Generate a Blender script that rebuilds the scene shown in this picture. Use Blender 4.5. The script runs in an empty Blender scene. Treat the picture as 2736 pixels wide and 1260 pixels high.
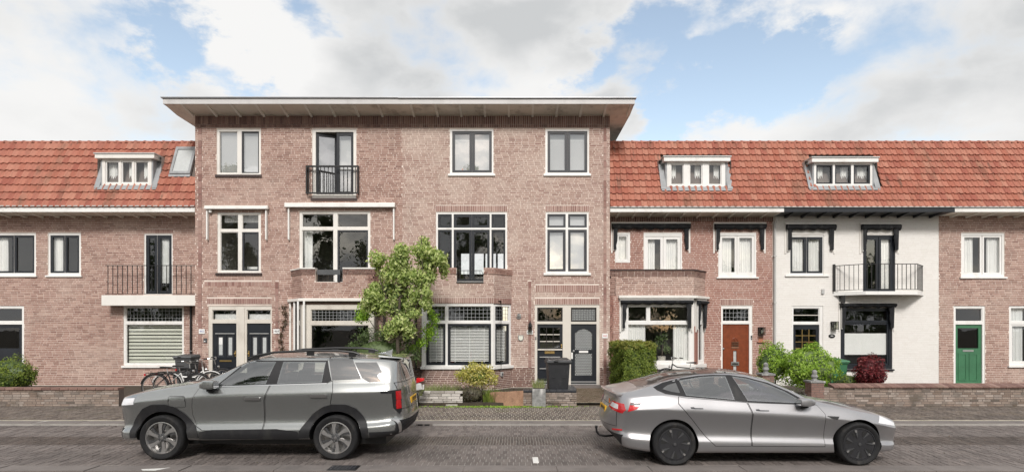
import bpy, bmesh, math, random
from mathutils import Vector, Matrix
from mathutils.bvhtree import BVHTree
from mathutils.geometry import delaunay_2d_cdt

rnd = random.Random(11)
SC = bpy.context.scene
COL = SC.collection
rad = math.radians

# ------------------------------------------------------------------ camera
cam_d = bpy.data.cameras.new('camera')
cam = bpy.data.objects.new('camera', cam_d); COL.objects.link(cam)
cam.location = (0, 0, 2.15); cam.rotation_euler = (rad(90), 0, 0)
cam_d.sensor_width = 36; cam_d.lens = 20.0; cam_d.shift_y = 0.0895
cam_d.clip_start = 0.05; cam_d.clip_end = 3000
SC.camera = cam

# ------------------------------------------------------------------ light
SUN_EL, SUN_AZ = rad(39), rad(178)      # compass style: 180 = behind the camera
world = bpy.data.worlds.new('World'); SC.world = world; world.use_nodes = True
WN = world.node_tree.nodes; WL = world.node_tree.links
for n in list(WN): WN.remove(n)

class G:
    """tiny node helper"""
    def __init__(s, tree): s.t = tree
    def n(s, typ, **kw):
        nd = s.t.nodes.new(typ)
        for k, v in kw.items(): setattr(nd, k, v)
        return nd
    def l(s, a, b): s.t.links.new(a, b)
    def put(s, sock, v):
        if hasattr(v, 'is_output') or isinstance(v, bpy.types.NodeSocket): s.l(v, sock)
        else: sock.default_value = v
    def m(s, op, a, b=0.0, c=0.0, clamp=False):
        nd = s.n('ShaderNodeMath', operation=op, use_clamp=clamp)
        s.put(nd.inputs[0], a); s.put(nd.inputs[1], b); s.put(nd.inputs[2], c)
        return nd.outputs[0]
    def vm(s, op, a, b=None):
        nd = s.n('ShaderNodeVectorMath', operation=op)
        s.put(nd.inputs[0], a)
        if b is not None: s.put(nd.inputs[1], b)
        return nd.outputs['Value'] if op in ('LENGTH', 'DISTANCE', 'DOT_PRODUCT') else nd.outputs[0]
    def noise(s, vec, scale, detail=4, rough=.5, dist=0.0):
        nd = s.n('ShaderNodeTexNoise'); 
        if vec is not None: s.l(vec, nd.inputs['Vector'])
        nd.inputs['Scale'].default_value = scale; nd.inputs['Detail'].default_value = detail
        nd.inputs['Roughness'].default_value = rough; nd.inputs['Distortion'].default_value = dist
        return nd.outputs['Fac']
    def smooth(s, v, a, b):
        nd = s.n('ShaderNodeMapRange', interpolation_type='SMOOTHSTEP')
        s.put(nd.inputs[0], v); nd.inputs[1].default_value = a; nd.inputs[2].default_value = b
        return nd.outputs[0]
    def mix(s, f, a, b, blend='MIX'):
        nd = s.n('ShaderNodeMix', data_type='RGBA', blend_type=blend)
        s.put(nd.inputs[0], f)
        for i, v in ((6, a), (7, b)):
            if isinstance(v, (tuple, list)): nd.inputs[i].default_value = (*v[:3], 1)
            else: s.l(v, nd.inputs[i])
        return nd.outputs[2]
    def ramp(s, f, stops, interp='LINEAR'):
        nd = s.n('ShaderNodeValToRGB'); cr = nd.color_ramp; cr.interpolation = interp
        while len(cr.elements) < len(stops): cr.elements.new(.5)
        for e, (p, c) in zip(cr.elements, stops): e.position = p; e.color = (*c[:3], 1)
        s.l(f, nd.inputs[0]); return nd.outputs[0]

def build_world():
    g = G(world.node_tree)
    sky = g.n('ShaderNodeTexSky', sky_type='NISHITA'); sky.sun_disc = False
    sky.sun_elevation = SUN_EL; sky.sun_rotation = SUN_AZ
    sky.altitude = 0; sky.air_density = 1.0; sky.dust_density = 1.2; sky.ozone_density = 1.0
    tc = g.n('ShaderNodeTexCoord'); v = g.vm('NORMALIZE', tc.outputs['Generated'])
    st = g.vm('MULTIPLY', v, (1.0, 1.0, 1.7))
    wob = g.n('ShaderNodeTexNoise'); g.l(st, wob.inputs['Vector']); wob.inputs['Scale'].default_value = 6.5; wob.inputs['Detail'].default_value = 8; wob.inputs['Roughness'].default_value = .62
    dv = g.vm('ADD', v, g.vm('MULTIPLY', g.vm('SUBTRACT', wob.outputs['Color'], (.5, .5, .5)), (.30, .1, .22)))
    big = g.noise(g.vm('ADD', st, (3.1, 1.7, .4)), 2.1, 3, .5)
    fine = g.noise(g.vm('ADD', st, (7.3, 2.2, 5.1)), 7.0, 9, .56, .25)
    cov = g.m('ADD', g.m('MULTIPLY', big, .58), g.m('MULTIPLY', fine, .62))
    def D(px, py):
        d = Vector(((px - 1368) / 1520, 1, (875 - py) / 1520)); return d.normalized()
    # openings of blue between the clouds and greyer cloud bases, as seen over the roofs
    holes = [(470,122,.075,.20),(415,105,.07,.16),(560,140,.05,.13),(665,178,.055,.16),(720,196,.045,.12),(815,30,.055,.16),
             (1660,70,.055,.13),(1620,190,.075,.17),(1555,205,.06,.15),(1730,60,.06,.14),(1820,95,.055,.14),(1960,20,.055,.16),(1780,255,.085,.24),(1775,300,.06,.19),
             (1890,230,.07,.20),(2000,200,.075,.22),(2080,175,.06,.20),(2150,150,.045,.15),(2030,250,.06,.14)]
    for px, py, r, a in holes:
        d = g.vm('DISTANCE', dv, tuple(D(px, py)))
        cov = g.m('SUBTRACT', cov, g.m('MULTIPLY', g.smooth(d, r * 1.15, 0.0), a * 1.02))
    cloud = g.smooth(cov, .41, .60)
    sh = g.noise(g.vm('ADD', st, (1.3, 9.2, 3.3)), 3.2, 6, .5)
    shade = g.smooth(sh, .38, .72)
    for px, py, r, a in [(1330,30,.17,.55),(1480,60,.13,.4),(1060,190,.12,.50),(930,215,.09,.3),(1150,240,.10,.35),(470,300,.09,.45),(2260,300,.08,.35),(1130,150,.12,.25)]:
        d = g.vm('DISTANCE', v, tuple(D(px, py)))
        shade = g.m('ADD', shade, g.m('MULTIPLY', g.smooth(d, r, 0.0), a))
    for px, py, r, a in [(800,100,.14,.5),(700,60,.12,.4),(560,210,.12,.6),(1500,190,.10,.5),(2050,90,.15,.6),(1900,310,.12,.5),(1300,300,.1,.2),(1230,140,.09,.25)]:
        d = g.vm('DISTANCE', v, tuple(D(px, py)))
        shade = g.m('SUBTRACT', shade, g.m('MULTIPLY', g.smooth(d, r, 0.0), a))
    shade = g.m('MULTIPLY', g.m('ADD', shade, 0.0, clamp=True), 1.0)
    edge = g.smooth(cov, .50, .70)
    shade = g.m('MULTIPLY', shade, g.m('ADD', g.m('MULTIPLY', edge, .6), .4))
    K = CLOUD
    ccol = g.mix(shade, (K, K * .995, K * .985), (K * .66, K * .675, K * .685))
    blue = g.mix(1.0, sky.outputs[0], SKYTINT, 'MULTIPLY')
    col = g.mix(cloud, blue, ccol)
    bg = g.n('ShaderNodeBackground'); bg.inputs[1].default_value = .1
    g.l(col, bg.inputs[0])
    o = g.n('ShaderNodeOutputWorld'); g.l(bg.outputs[0], o.inputs[0])
CLOUD = 6.6
SKYTINT = (2.35, 1.95, 1.55)
build_world()

sun_d = bpy.data.lights.new('sun', 'SUN'); sun_d.energy = 2.0; sun_d.angle = rad(14); sun_d.color = (1, .965, .92)
sun = bpy.data.objects.new('sun', sun_d); COL.objects.link(sun)
sd = Vector((math.sin(SUN_AZ) * math.cos(SUN_EL), math.cos(SUN_AZ) * math.cos(SUN_EL), math.sin(SUN_EL)))
sun.rotation_euler = sd.to_track_quat('Z', 'Y').to_euler(); sun.location = (-20, -30, 40)

vs = SC.view_settings
vs.view_transform = 'Standard'; vs.look = 'None'; vs.gamma = 1.0; vs.use_curve_mapping = False
vs.exposure = 0.5
SC.render.engine = 'CYCLES'
try:
    SC.cycles.max_bounces = 8; SC.cycles.transparent_max_bounces = 12; SC.cycles.caustics_reflective = False; SC.cycles.caustics_refractive = False
except Exception: pass

# ------------------------------------------------------------------ materials
MATS = {}
def newmat(name):
    m = bpy.data.materials.new(name); m.use_nodes = True
    g = G(m.node_tree); b = m.node_tree.nodes['Principled BSDF']; MATS[name] = m
    return m, g, b
def bump(g, b, h, strength=.3, dist=.01):
    nd = g.n('ShaderNodeBump'); nd.inputs['Strength'].default_value = strength; nd.inputs['Distance'].default_value = dist
    g.l(h, nd.inputs['Height']); g.l(nd.outputs[0], b.inputs['Normal'])
def plain(name, col, rough=.6, metal=0.0, var=.12, scale=3.0, fine=40, dirt=None, bmp=0.0, coat=0.0, spec=.5):
    m, g, b = newmat(name)
    tc = g.n('ShaderNodeTexCoord'); geo = g.n('ShaderNodeNewGeometry'); P = geo.outputs['Position']
    n1 = g.noise(P, scale, 5, .6); n2 = g.noise(P, fine, 3, .6)
    f = g.m('ADD', g.m('MULTIPLY', n1, .65), g.m('MULTIPLY', n2, .35))
    lo = tuple(c * (1 - var) for c in col); hi = tuple(min(1, c * (1 + var)) for c in col)
    c = g.ramp(f, [(.3, lo), (.7, hi)])
    if dirt:
        dn = g.noise(g.vm('MULTIPLY', P, (1, 1, .35)), dirt[1], 6, .65)
        c = g.mix(g.m('MULTIPLY', g.smooth(dn, .5, .72), dirt[2]), c, dirt[0])
    g.l(c, b.inputs['Base Color'])
    b.inputs['Roughness'].default_value = rough; b.inputs['Metallic'].default_value = metal
    b.inputs['Specular IOR Level'].default_value = spec
    if coat: b.inputs['Coat Weight'].default_value = coat; b.inputs['Coat Roughness'].default_value = .04
    if bmp: bump(g, b, n2, bmp, .004)
    return m
def pieces(name, tones, rough=.85, var=.25, weather=None, bmp=.25, fine=60, spec=.3, trans=0.0, objw=1.0):
    """one tone per piece: bricks, tiles, pavers, leaves"""
    m, g, b = newmat(name)
    geo = g.n('ShaderNodeNewGeometry'); oi = g.n('ShaderNodeObjectInfo'); P = geo.outputs['Position']
    r = g.m('FRACT', g.m('ADD', geo.outputs['Random Per Island'], g.m('MULTIPLY', oi.outputs['Random'], objw)))
    k = len(tones); c = g.ramp(r, [(i / (k - 1), t) for i, t in enumerate(tones)])
    n2 = g.noise(P, fine, 4, .65)
    c = g.mix(1.0, c, g.ramp(n2, [(.25, (1 - var,) * 3), (.75, (1 + var,) * 3)]), 'MULTIPLY')
    for w in (weather or []):
        wn = g.noise(g.vm('ADD', g.vm('MULTIPLY', P, w.get('stretch', (1, 1, 1))), w.get('off', (0, 0, 0))), w['scale'], 6, .62)
        c = g.mix(g.m('MULTIPLY', g.smooth(wn, w['lo'], w['hi']), w['amt']), c, w['col'])
    g.l(c, b.inputs['Base Color']); b.inputs['Roughness'].default_value = rough
    b.inputs['Specular IOR Level'].default_value = spec
    if bmp: bump(g, b, n2, bmp, .004)
    if trans:
        out = m.node_tree.nodes['Material Output']
        tr = g.n('ShaderNodeBsdfTranslucent'); g.l(g.mix(1.0, c, (1.0, 1.25, .5), 'MULTIPLY'), tr.inputs[0])
        mx = g.n('ShaderNodeMixShader'); mx.inputs[0].default_value = trans
        g.l(b.outputs[0], mx.inputs[1]); g.l(tr.outputs[0], mx.inputs[2]); g.l(mx.outputs[0], out.inputs[0])
    return m
def glassmat(name, refl=.18, tint=(.985, .99, .985), wob=.10, rough=0.0):
    m, g, b = newmat(name); out = m.node_tree.nodes['Material Output']
    tr = g.n('ShaderNodeBsdfTransparent'); tr.inputs[0].default_value = (*tint, 1)
    gl = g.n('ShaderNodeBsdfGlossy'); gl.inputs['Roughness'].default_value = rough; gl.inputs[0].default_value = (.95, .96, .97, 1)
    lw = g.n('ShaderNodeFresnel'); lw.inputs[0].default_value = 1.5
    bk = g.n('ShaderNodeNewGeometry'); fr_ = g.m('SUBTRACT', 1.0, bk.outputs['Backfacing'])
    f = g.m('MULTIPLY', g.m('ADD', lw.outputs[0], refl, clamp=True), fr_)
    if wob:
        geo = g.n('ShaderNodeNewGeometry'); nz = g.noise(geo.outputs['Position'], 2.3, 2, .5)
        bp = g.n('ShaderNodeBump'); bp.inputs['Strength'].default_value = wob; bp.inputs['Distance'].default_value = .01
        g.l(nz, bp.inputs['Height']); g.l(bp.outputs[0], gl.inputs['Normal'])
    mx = g.n('ShaderNodeMixShader'); g.l(f, mx.inputs[0]); g.l(tr.outputs[0], mx.inputs[1]); g.l(gl.outputs[0], mx.inputs[2])
    g.l(mx.outputs[0], out.inputs[0]); return m

PALE = dict(scale=.55, lo=.46, hi=.66, amt=.42, col=(.62, .52, .45))
GRIME = dict(scale=1.3, lo=.56, hi=.78, amt=.30, col=(.15, .10, .082), off=(4, 2, 9), stretch=(1.5, 1, .3))
pieces('brick_rose', [(0.269, 0.151, 0.122), (0.403, 0.258, 0.214), (0.325, 0.193, 0.161), (0.463, 0.313, 0.262), (0.237, 0.13, 0.106), (0.378, 0.234, 0.195)], weather=[dict(PALE, amt=.22), GRIME])
pieces('brick_pale', [(0.329, 0.21, 0.176), (0.446, 0.317, 0.269), (0.373, 0.245, 0.207), (0.493, 0.363, 0.312), (0.293, 0.175, 0.148), (0.418, 0.287, 0.246)], weather=[PALE, dict(GRIME, amt=.18)])
pieces('brick_red', [(0.301, 0.14, 0.11), (0.369, 0.193, 0.155), (0.327, 0.161, 0.13), (0.403, 0.223, 0.183), (0.269, 0.126, 0.104)], weather=[dict(PALE, amt=.15), dict(GRIME, amt=.2)])
pieces('brick_soldier', [(0.261, 0.148, 0.124), (0.387, 0.252, 0.215), (0.309, 0.18, 0.156), (0.228, 0.123, 0.105), (0.432, 0.293, 0.252)], weather=[dict(PALE, amt=.2)])
pieces('brick_frieze', [(0.172, 0.1, 0.082), (0.234, 0.146, 0.12), (0.133, 0.078, 0.066), (0.29, 0.192, 0.156), (0.189, 0.108, 0.089)], weather=[dict(GRIME, amt=.5)])
pieces('brick_plinth', [(0.208, 0.124, 0.105), (0.263, 0.165, 0.136), (0.169, 0.098, 0.084), (0.297, 0.194, 0.165)], weather=[dict(GRIME, amt=.4), dict(scale=1.2, lo=.6, hi=.8, amt=.3, col=(.12,.14,.07))])
pieces('brick_white', [(.76,.735,.70),(.80,.78,.75),(.78,.755,.725)], var=.07, weather=[dict(scale=.9, lo=.5, hi=.8, amt=.18, col=(.60,.56,.51))], bmp=.15)
pieces('brick_mossy', [(.20,.15,.12),(.33,.27,.23),(.26,.2,.165),(.40,.34,.30),(.12,.10,.085)], weather=[dict(scale=2.5, lo=.5, hi=.7, amt=.6, col=(.07,.065,.05))])
plain('mortar_light', (.72,.62,.555), .95, var=.2, scale=1.0, bmp=.3, dirt=((.30,.23,.19), .7, .45))
plain('mortar_white', (.70,.67,.635), .9, var=.08, scale=1.0)
plain('mortar_pale', (.76,.67,.60), .95, var=.12, scale=1.0)
plain('mortar_dark', (.16,.13,.115), .95, var=.2)
TW = [dict(scale=.9, lo=.52, hi=.72, amt=.66, col=(.13,.085,.055), stretch=(1.6,1,.55)), dict(scale=7, lo=.55, hi=.75, amt=.35, col=(.34,.20,.13)), dict(scale=2.4, lo=.58, hi=.7, amt=.55, col=(.10,.075,.055), stretch=(2.5,1,.25), off=(3,1,8)), dict(scale=.45, lo=.5, hi=.75, amt=.12, col=(.52,.33,.22))]
pieces('roof_tile', [(0.336, 0.114, 0.075), (0.406, 0.162, 0.112), (0.297, 0.093, 0.065), (0.424, 0.189, 0.133), (0.362, 0.135, 0.093)], rough=.7, weather=TW, var=.2, fine=35)
plain('lead', (.30,.31,.32), .55, var=.25, scale=4, dirt=((.5,.5,.5), 5, .4))
plain('white_paint', (.78,.755,.715), .45, var=.05, scale=1.5, dirt=((.46,.41,.36), 2.2, .35))
plain('clean_white', (.82,.81,.79), .35, var=.05, scale=2, dirt=((.5,.46,.41), 2.4, .35))
plain('cream_paint', (.66,.62,.56), .5, var=.07, scale=1.5, dirt=((.35,.30,.25), 2.0, .4))
plain('rafter_paint', (.86,.83,.77), .6, var=.08, scale=1.2, dirt=((.4,.35,.3), 1.6, .4))
plain('soffit_paint', (.80,.75,.67), .6, var=.1, scale=1.2, dirt=((.24,.2,.16), 1.6, .55))
plain('fascia_grey', (.56,.545,.54), .5, var=.08, scale=1.0, dirt=((.36,.34,.33), 1.4, .4))
plain('trim_metal', (.33,.335,.35), .4, .6, var=.15)
plain('dark_paint', (.018,.021,.027), .32, var=.3, scale=3)
plain('anthracite', (.036,.038,.045), .4, var=.2, scale=3)
plain('black_iron', (.012,.012,.013), .45, var=.3)
plain('wood_red', (.20,.048,.018), .35, var=.3, scale=9, fine=80)
plain('wood_brown', (.075,.045,.024), .45, var=.3)
plain('wood_dark', (.018,.014,.012), .4, var=.3)
plain('sill_tile', (.055,.035,.032), .4, var=.3)
plain('brass', (.62,.43,.17), .3, .9, var=.2)
plain('steel', (.62,.62,.62), .28, .9, var=.1)
plain('zinc', (.52,.52,.51), .5, .2, var=.12, dirt=((.33,.33,.33), 3, .4))
plain('fabric_black', (.022,.023,.026), .8, var=.4, scale=8, dirt=((.10,.10,.10), 5, .5), spec=.25)
plain('frost_dark', (.13,.135,.135), .25, var=.3, scale=14)
plain('frost', (.50,.52,.52), .3, var=.12, scale=10)
plain('stucco', (.70,.68,.65), .9, var=.07)
plain('curtain', (.88,.875,.86), .9, var=.06)
plain('curtain_sheer', (.78,.785,.78), .9, var=.07)
plain('blind_white', (.88,.88,.87), .5, var=.04)
plain('blind_gray', (.74,.73,.725), .6, var=.04, scale=.6)
plain('blind_sage', (.72,.73,.64), .7, var=.06)
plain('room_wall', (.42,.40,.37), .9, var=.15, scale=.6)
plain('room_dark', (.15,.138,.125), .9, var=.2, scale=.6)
plain('plate_white', (.82,.82,.81), .3, var=.03)
plain('ink_blue', (.12,.16,.36), .5)
plain('ink_red', (.60,.16,.18), .5)
plain('ink_black', (.015,.015,.015), .5)
plain('stone_grey', (.24,.24,.235), .9, var=.5, scale=9, fine=50, bmp=.5, dirt=((.62,.61,.59), 7, .8))
pieces('stone_slab', [(.42,.39,.36),(.55,.52,.48),(.30,.27,.245),(.62,.585,.55),(.36,.325,.30)], var=.35, weather=[dict(scale=3, lo=.5, hi=.7, amt=.5, col=(.13,.12,.085))])
plain('corten', (.34,.20,.13), .85, var=.35, scale=5, fine=40, dirt=((.17,.09,.05), 4, .6), bmp=.3)
plain('terracotta', (.40,.17,.10), .8, var=.2)
plain('soil', (.055,.043,.03), .95, var=.5, scale=6, bmp=.6)
plain('bin_black', (.022,.023,.026), .5, var=.25, scale=6, dirt=((.08,.08,.08), 5, .5))
plain('bin_green', (.05,.17,.085), .5, var=.2)
plain('bin_grey', (.085,.088,.092), .5, var=.2)
plain('rubber', (.016,.016,.017), .75, var=.35, scale=12, dirt=((.06,.055,.05), 9, .6), spec=.3)
plain('plastic_dark', (.022,.022,.024), .5, var=.25, scale=6, dirt=((.055,.053,.05), 4, .5), spec=.25)
plain('alloy', (.55,.54,.53), .3, .85, var=.1)
plain('alloy_dark', (.075,.076,.079), .4, .3, var=.2)
plain('rim_black', (.026,.026,.029), .35, var=.3)
plain('chrome', (.80,.80,.80), .12, 1.0, var=.03)
plain('red_lens', (.55,.015,.02), .15, var=.2, coat=1.0)
plain('clear_lens', (.70,.70,.72), .12, var=.1, coat=1.0)
plain('orange_lens', (.85,.22,.03), .3)
plain('plate_yellow', (.80,.45,.02), .4, var=.05)
plain('white_gloss', (.80,.80,.79), .25, var=.05)
plain('red_gloss', (.50,.03,.025), .3, var=.1)
plain('bag_white', (.58,.585,.6), .85, var=.1, scale=6)
plain('saddle', (.02,.02,.02), .55)
plain('bark', (.075,.06,.045), .95, var=.4, scale=12, bmp=.6)
plain('asphalt', (.075,.068,.064), .9, var=.3, scale=1.5, fine=90, bmp=.4)
plain('joint_sand', (.44,.41,.34), .95, var=.3, scale=3, dirt=((.15,.16,.07), 1.6, .5))
plain('joint_road', (.33,.31,.29), .95, var=.3, scale=2, dirt=((.10,.095,.09), 1.2, .5))
plain('concrete_band', (.185,.163,.152), .9, var=.2, scale=2.5, fine=80, dirt=((.11,.10,.095), 2, .5), bmp=.3)
plain('paint_mark', (.72,.71,.68), .8, var=.1, scale=10, dirt=((.3,.28,.26), 12, .6))
plain('bitumen', (.06,.06,.06), .9)
PW = [dict(scale=.7, lo=.47, hi=.66, amt=.55, col=(.08,.07,.065), stretch=(.35,1,1)), dict(scale=1.7, lo=.54, hi=.72, amt=.4, col=(.215,.19,.17)), dict(scale=5, lo=.62, hi=.75, amt=.5, col=(.06,.055,.05))]
pieces('paver_road', [(0.15, 0.129, 0.12), (0.192, 0.167, 0.155), (0.122, 0.104, 0.097), (0.22, 0.188, 0.173)], weather=PW, rough=.75, spec=.4)
pieces('paver_gutter', [(0.077, 0.061, 0.053), (0.112, 0.089, 0.077), (0.056, 0.046, 0.04), (0.14, 0.115, 0.099)], weather=PW[:1], rough=.6, spec=.5)
pieces('paver_walk', [(0.137, 0.113, 0.098), (0.186, 0.155, 0.134), (0.109, 0.089, 0.078), (0.221, 0.186, 0.162), (0.165, 0.134, 0.106)], weather=PW + [dict(scale=1.1, lo=.58, hi=.72, amt=.45, col=(.10,.11,.05))], rough=.9)
pieces('paver_path', [(.155,.115,.08),(.19,.145,.105),(.13,.095,.067)], weather=[dict(scale=1.5, lo=.5, hi=.7, amt=.5, col=(.085,.08,.04))], rough=.9)
LF = dict(rough=.5, var=.2, bmp=0, fine=25, spec=.4)
pieces('leaf_tree', [(0.257, 0.349, 0.105), (0.486, 0.566, 0.194), (0.182, 0.257, 0.081), (0.662, 0.709, 0.303), (0.359, 0.451, 0.14), (0.765, 0.765, 0.42)], trans=.3, **LF)
pieces('leaf_bright', [(0.252, 0.422, 0.047), (0.394, 0.599, 0.068), (0.18, 0.317, 0.043), (0.5, 0.706, 0.108)], trans=.3, **LF)
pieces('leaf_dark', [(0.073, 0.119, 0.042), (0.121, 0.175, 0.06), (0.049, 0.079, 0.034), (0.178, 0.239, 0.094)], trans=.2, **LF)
pieces('leaf_hedge', [(0.144, 0.208, 0.034), (0.238, 0.302, 0.051), (0.093, 0.144, 0.029), (0.339, 0.384, 0.081)], trans=.25, **LF)
pieces('leaf_hedge_top', [(.24,.24,.05),(.30,.28,.07),(.18,.20,.04)], trans=.25, **LF)
pieces('leaf_lime', [(0.246, 0.388, 0.046), (0.368, 0.531, 0.074), (0.154, 0.258, 0.036), (0.473, 0.634, 0.125)], trans=.3, **LF)
pieces('leaf_yellow', [(0.572, 0.484, 0.121), (0.682, 0.594, 0.22), (0.44, 0.396, 0.077), (0.286, 0.308, 0.055), (0.748, 0.66, 0.33)], trans=.25, **LF)
pieces('leaf_brown', [(.065,.05,.035),(.09,.065,.045),(.04,.04,.025),(.10,.09,.05)], trans=.1, **LF)
pieces('leaf_dry', [(.11,.065,.04),(.15,.10,.06),(.075,.05,.03),(.10,.10,.045)], trans=.1, **LF)
pieces('leaf_maroon', [(.13,.012,.018),(.20,.025,.03),(.08,.01,.014),(.28,.06,.06)], trans=.2, **LF)
pieces('leaf_grass', [(0.206, 0.244, 0.083), (0.309, 0.334, 0.137), (0.142, 0.179, 0.056), (0.413, 0.4, 0.227)], trans=.25, **LF)
pieces('leaf_far', [(0.073, 0.116, 0.047), (0.132, 0.186, 0.074), (0.048, 0.077, 0.031), (0.191, 0.256, 0.105)], trans=.2, **LF)
glassmat('glass', .07)
glassmat('glass_bright', .34)
glassmat('glass_dim', .035, (.62,.64,.58))

def paint(name, col, flake=.35, rough=.20, coat=1.0):
    m, g, b = newmat(name)
    geo = g.n('ShaderNodeNewGeometry'); n = g.noise(geo.outputs['Position'], 900, 1, .5); d = g.noise(geo.outputs['Position'], 3, 5, .6)
    c = g.mix(g.m('MULTIPLY', g.smooth(n, .45, .7), flake), col, tuple(min(1, x * 1.5) for x in col))
    dust = g.m('MULTIPLY', g.smooth(d, .45, .75), .10)
    c = g.mix(dust, c, (.30, .27, .24))
    g.l(c, b.inputs['Base Color']); b.inputs['Metallic'].default_value = .8; b.inputs['Roughness'].default_value = rough
    b.inputs['Coat Weight'].default_value = coat; b.inputs['Coat Roughness'].default_value = .03
paint('paint_suv', (.355, .365, .36), rough=.24); paint('paint_sedan', (.40, .395, .405), rough=.36, coat=.7)
def carglass(name, refl, base):
    m, g, b = newmat(name); b.inputs['Base Color'].default_value = (*base, 1); b.inputs['Roughness'].default_value = .35
    out = m.node_tree.nodes['Material Output']; gl = g.n('ShaderNodeBsdfGlossy'); gl.inputs['Roughness'].default_value = .015
    mx = g.n('ShaderNodeMixShader'); fr = g.n('ShaderNodeFresnel'); fr.inputs[0].default_value = 1.5
    g.l(g.m('ADD', fr.outputs[0], refl, clamp=True), mx.inputs[0]); g.l(b.outputs[0], mx.inputs[1]); g.l(gl.outputs[0], mx.inputs[2]); g.l(mx.outputs[0], out.inputs[0])
glassmat('car_glass', .20, (.60, .63, .62), 0.0); carglass('car_glass_dark', .17, (.012, .012, .013)); carglass('roof_glass', .10, (.03, .028, .027))

# ------------------------------------------------------------------ mesh helpers
def link(name, me, parent=None, mat=None):
    o = bpy.data.objects.new(name, me); COL.objects.link(o)
    if mat and me is not None and not me.materials: me.materials.append(MATS[mat])
    if parent is not None:
        o.parent = parent
        if parent.name in WINV: o.matrix_parent_inverse = WINV[parent.name]
    return o
WINV = {}
def base(name, label, cat, loc, group=None):
    """an Empty at the thing's base whose parts are given in world coordinates"""
    o = thing(name, label, cat, loc, 0.0, group); WINV[o.name] = Matrix.Translation(loc).inverted(); return o
def tag(o, label=None, cat=None, group=None, kind=None):
    if label: o['label'] = label
    if cat: o['category'] = cat
    if group: o['group'] = group
    if kind: o['kind'] = kind
    return o
def thing(name, label, cat, loc=(0, 0, 0), rz=0.0, group=None):
    o = link(name, None); o.location = loc; o.rotation_euler = (0, 0, rz); o.empty_display_size = .2
    return tag(o, label, cat, group)
class MB:
    def __init__(s): s.v = []; s.f = []
    def quad(s, *p):
        k = len(s.v); s.v += [tuple(q) for q in p]; s.f.append(tuple(range(k, k + len(p)))); return s
    def hexa(s, p):      # 8 points: bottom 4 ccw, top 4 ccw
        k = len(s.v); s.v += [tuple(q) for q in p]
        for f in ((3,2,1,0),(4,5,6,7),(0,1,5,4),(1,2,6,5),(2,3,7,6),(3,0,4,7)): s.f.append(tuple(k + i for i in f))
        return s
    def box(s, x0, x1, y0, y1, z0, z1):
        x0, x1 = min(x0, x1), max(x0, x1); y0, y1 = min(y0, y1), max(y0, y1); z0, z1 = min(z0, z1), max(z0, z1)
        return s.hexa([(x0,y0,z0),(x1,y0,z0),(x1,y1,z0),(x0,y1,z0),(x0,y0,z1),(x1,y0,z1),(x1,y1,z1),(x0,y1,z1)])
    def tube(s, pts, r, n=6, closed=False, caps=True):
        pts = [Vector(p) for p in pts]; m = len(pts); k = len(s.v)
        rs = r if isinstance(r, (list, tuple)) else [r] * m
        up = None
        for i, p in enumerate(pts):
            a = pts[(i - 1) % m] if (closed or i > 0) else p; b = pts[(i + 1) % m] if (closed or i < m - 1) else p
            t = (b - a).normalized()
            if up is None:
                up = Vector((0, 0, 1)) if abs(t.z) < .9 else Vector((1, 0, 0))
            x = t.cross(up).normalized(); up = x.cross(t).normalized()
            for j in range(n):
                an = 2 * math.pi * j / n
                s.v.append(tuple(p + (x * math.cos(an) + up * math.sin(an)) * rs[i]))
        for i in range(m if closed else m - 1):
            for j in range(n):
                a = k + i * n + j; b = k + i * n + (j + 1) % n; c = k + ((i + 1) % m) * n + (j + 1) % n; d = k + ((i + 1) % m) * n + j
                s.f.append((a, d, c, b))
        if caps and not closed:
            s.f.append(tuple(k + j for j in range(n))); s.f.append(tuple(k + (m - 1) * n + j for j in reversed(range(n))))
        return s
    def lathe(s, prof, axis='z', n=24, c=(0, 0, 0)):
        k = len(s.v); m = len(prof)
        for i in range(n):
            an = 2 * math.pi * i / n
            for (r, h) in prof:
                if axis == 'z': q = (r * math.cos(an), r * math.sin(an), h)
                elif axis == 'y': q = (r * math.cos(an), h, r * math.sin(an))
                else: q = (h, r * math.cos(an), r * math.sin(an))
                s.v.append((q[0] + c[0], q[1] + c[1], q[2] + c[2]))
        for i in range(n):
            for j in range(m - 1):
                a = k + i * m + j; b = k + ((i + 1) % n) * m + j
                s.f.append((a, b, b + 1, a + 1))
        return s
    def prism(s, poly, f0, f1):   # poly 2D, f0/f1 map (u,v)->3D
        k = len(s.v); n = len(poly)
        s.v += [tuple(f0(*p)) for p in poly] + [tuple(f1(*p)) for p in poly]
        s.f.append(tuple(k + i for i in range(n))); s.f.append(tuple(k + n + i for i in reversed(range(n))))
        for i in range(n):
            j = (i + 1) % n; s.f.append((k + i, k + n + i, k + n + j, k + j))
        return s
    def mesh(s, name, smooth=False, fix=True, bevel=0):
        me = bpy.data.meshes.new(name); me.from_pydata(s.v, [], s.f)
        if fix or bevel:
            bm = bmesh.new(); bm.from_mesh(me)
            if bevel:
                bmesh.ops.remove_doubles(bm, verts=bm.verts, dist=1e-5)
                ed = [e for e in bm.edges if e.is_manifold and e.calc_face_angle(0) > .6]
                try: bmesh.ops.bevel(bm, geom=ed, offset=bevel, segments=2, affect='EDGES', profile=.7)
                except Exception: pass
            bmesh.ops.recalc_face_normals(bm, faces=bm.faces); bm.to_mesh(me); bm.free()
        if smooth:
            me.shade_smooth()
            try: me.set_sharp_from_angle(angle=rad(38))
            except Exception: pass
        me.update(); return me
    def build(s, name, mat, parent=None, smooth=False, fix=True, bevel=0):
        return link(name, s.mesh(name, smooth, fix, bevel), parent, mat)

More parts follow.
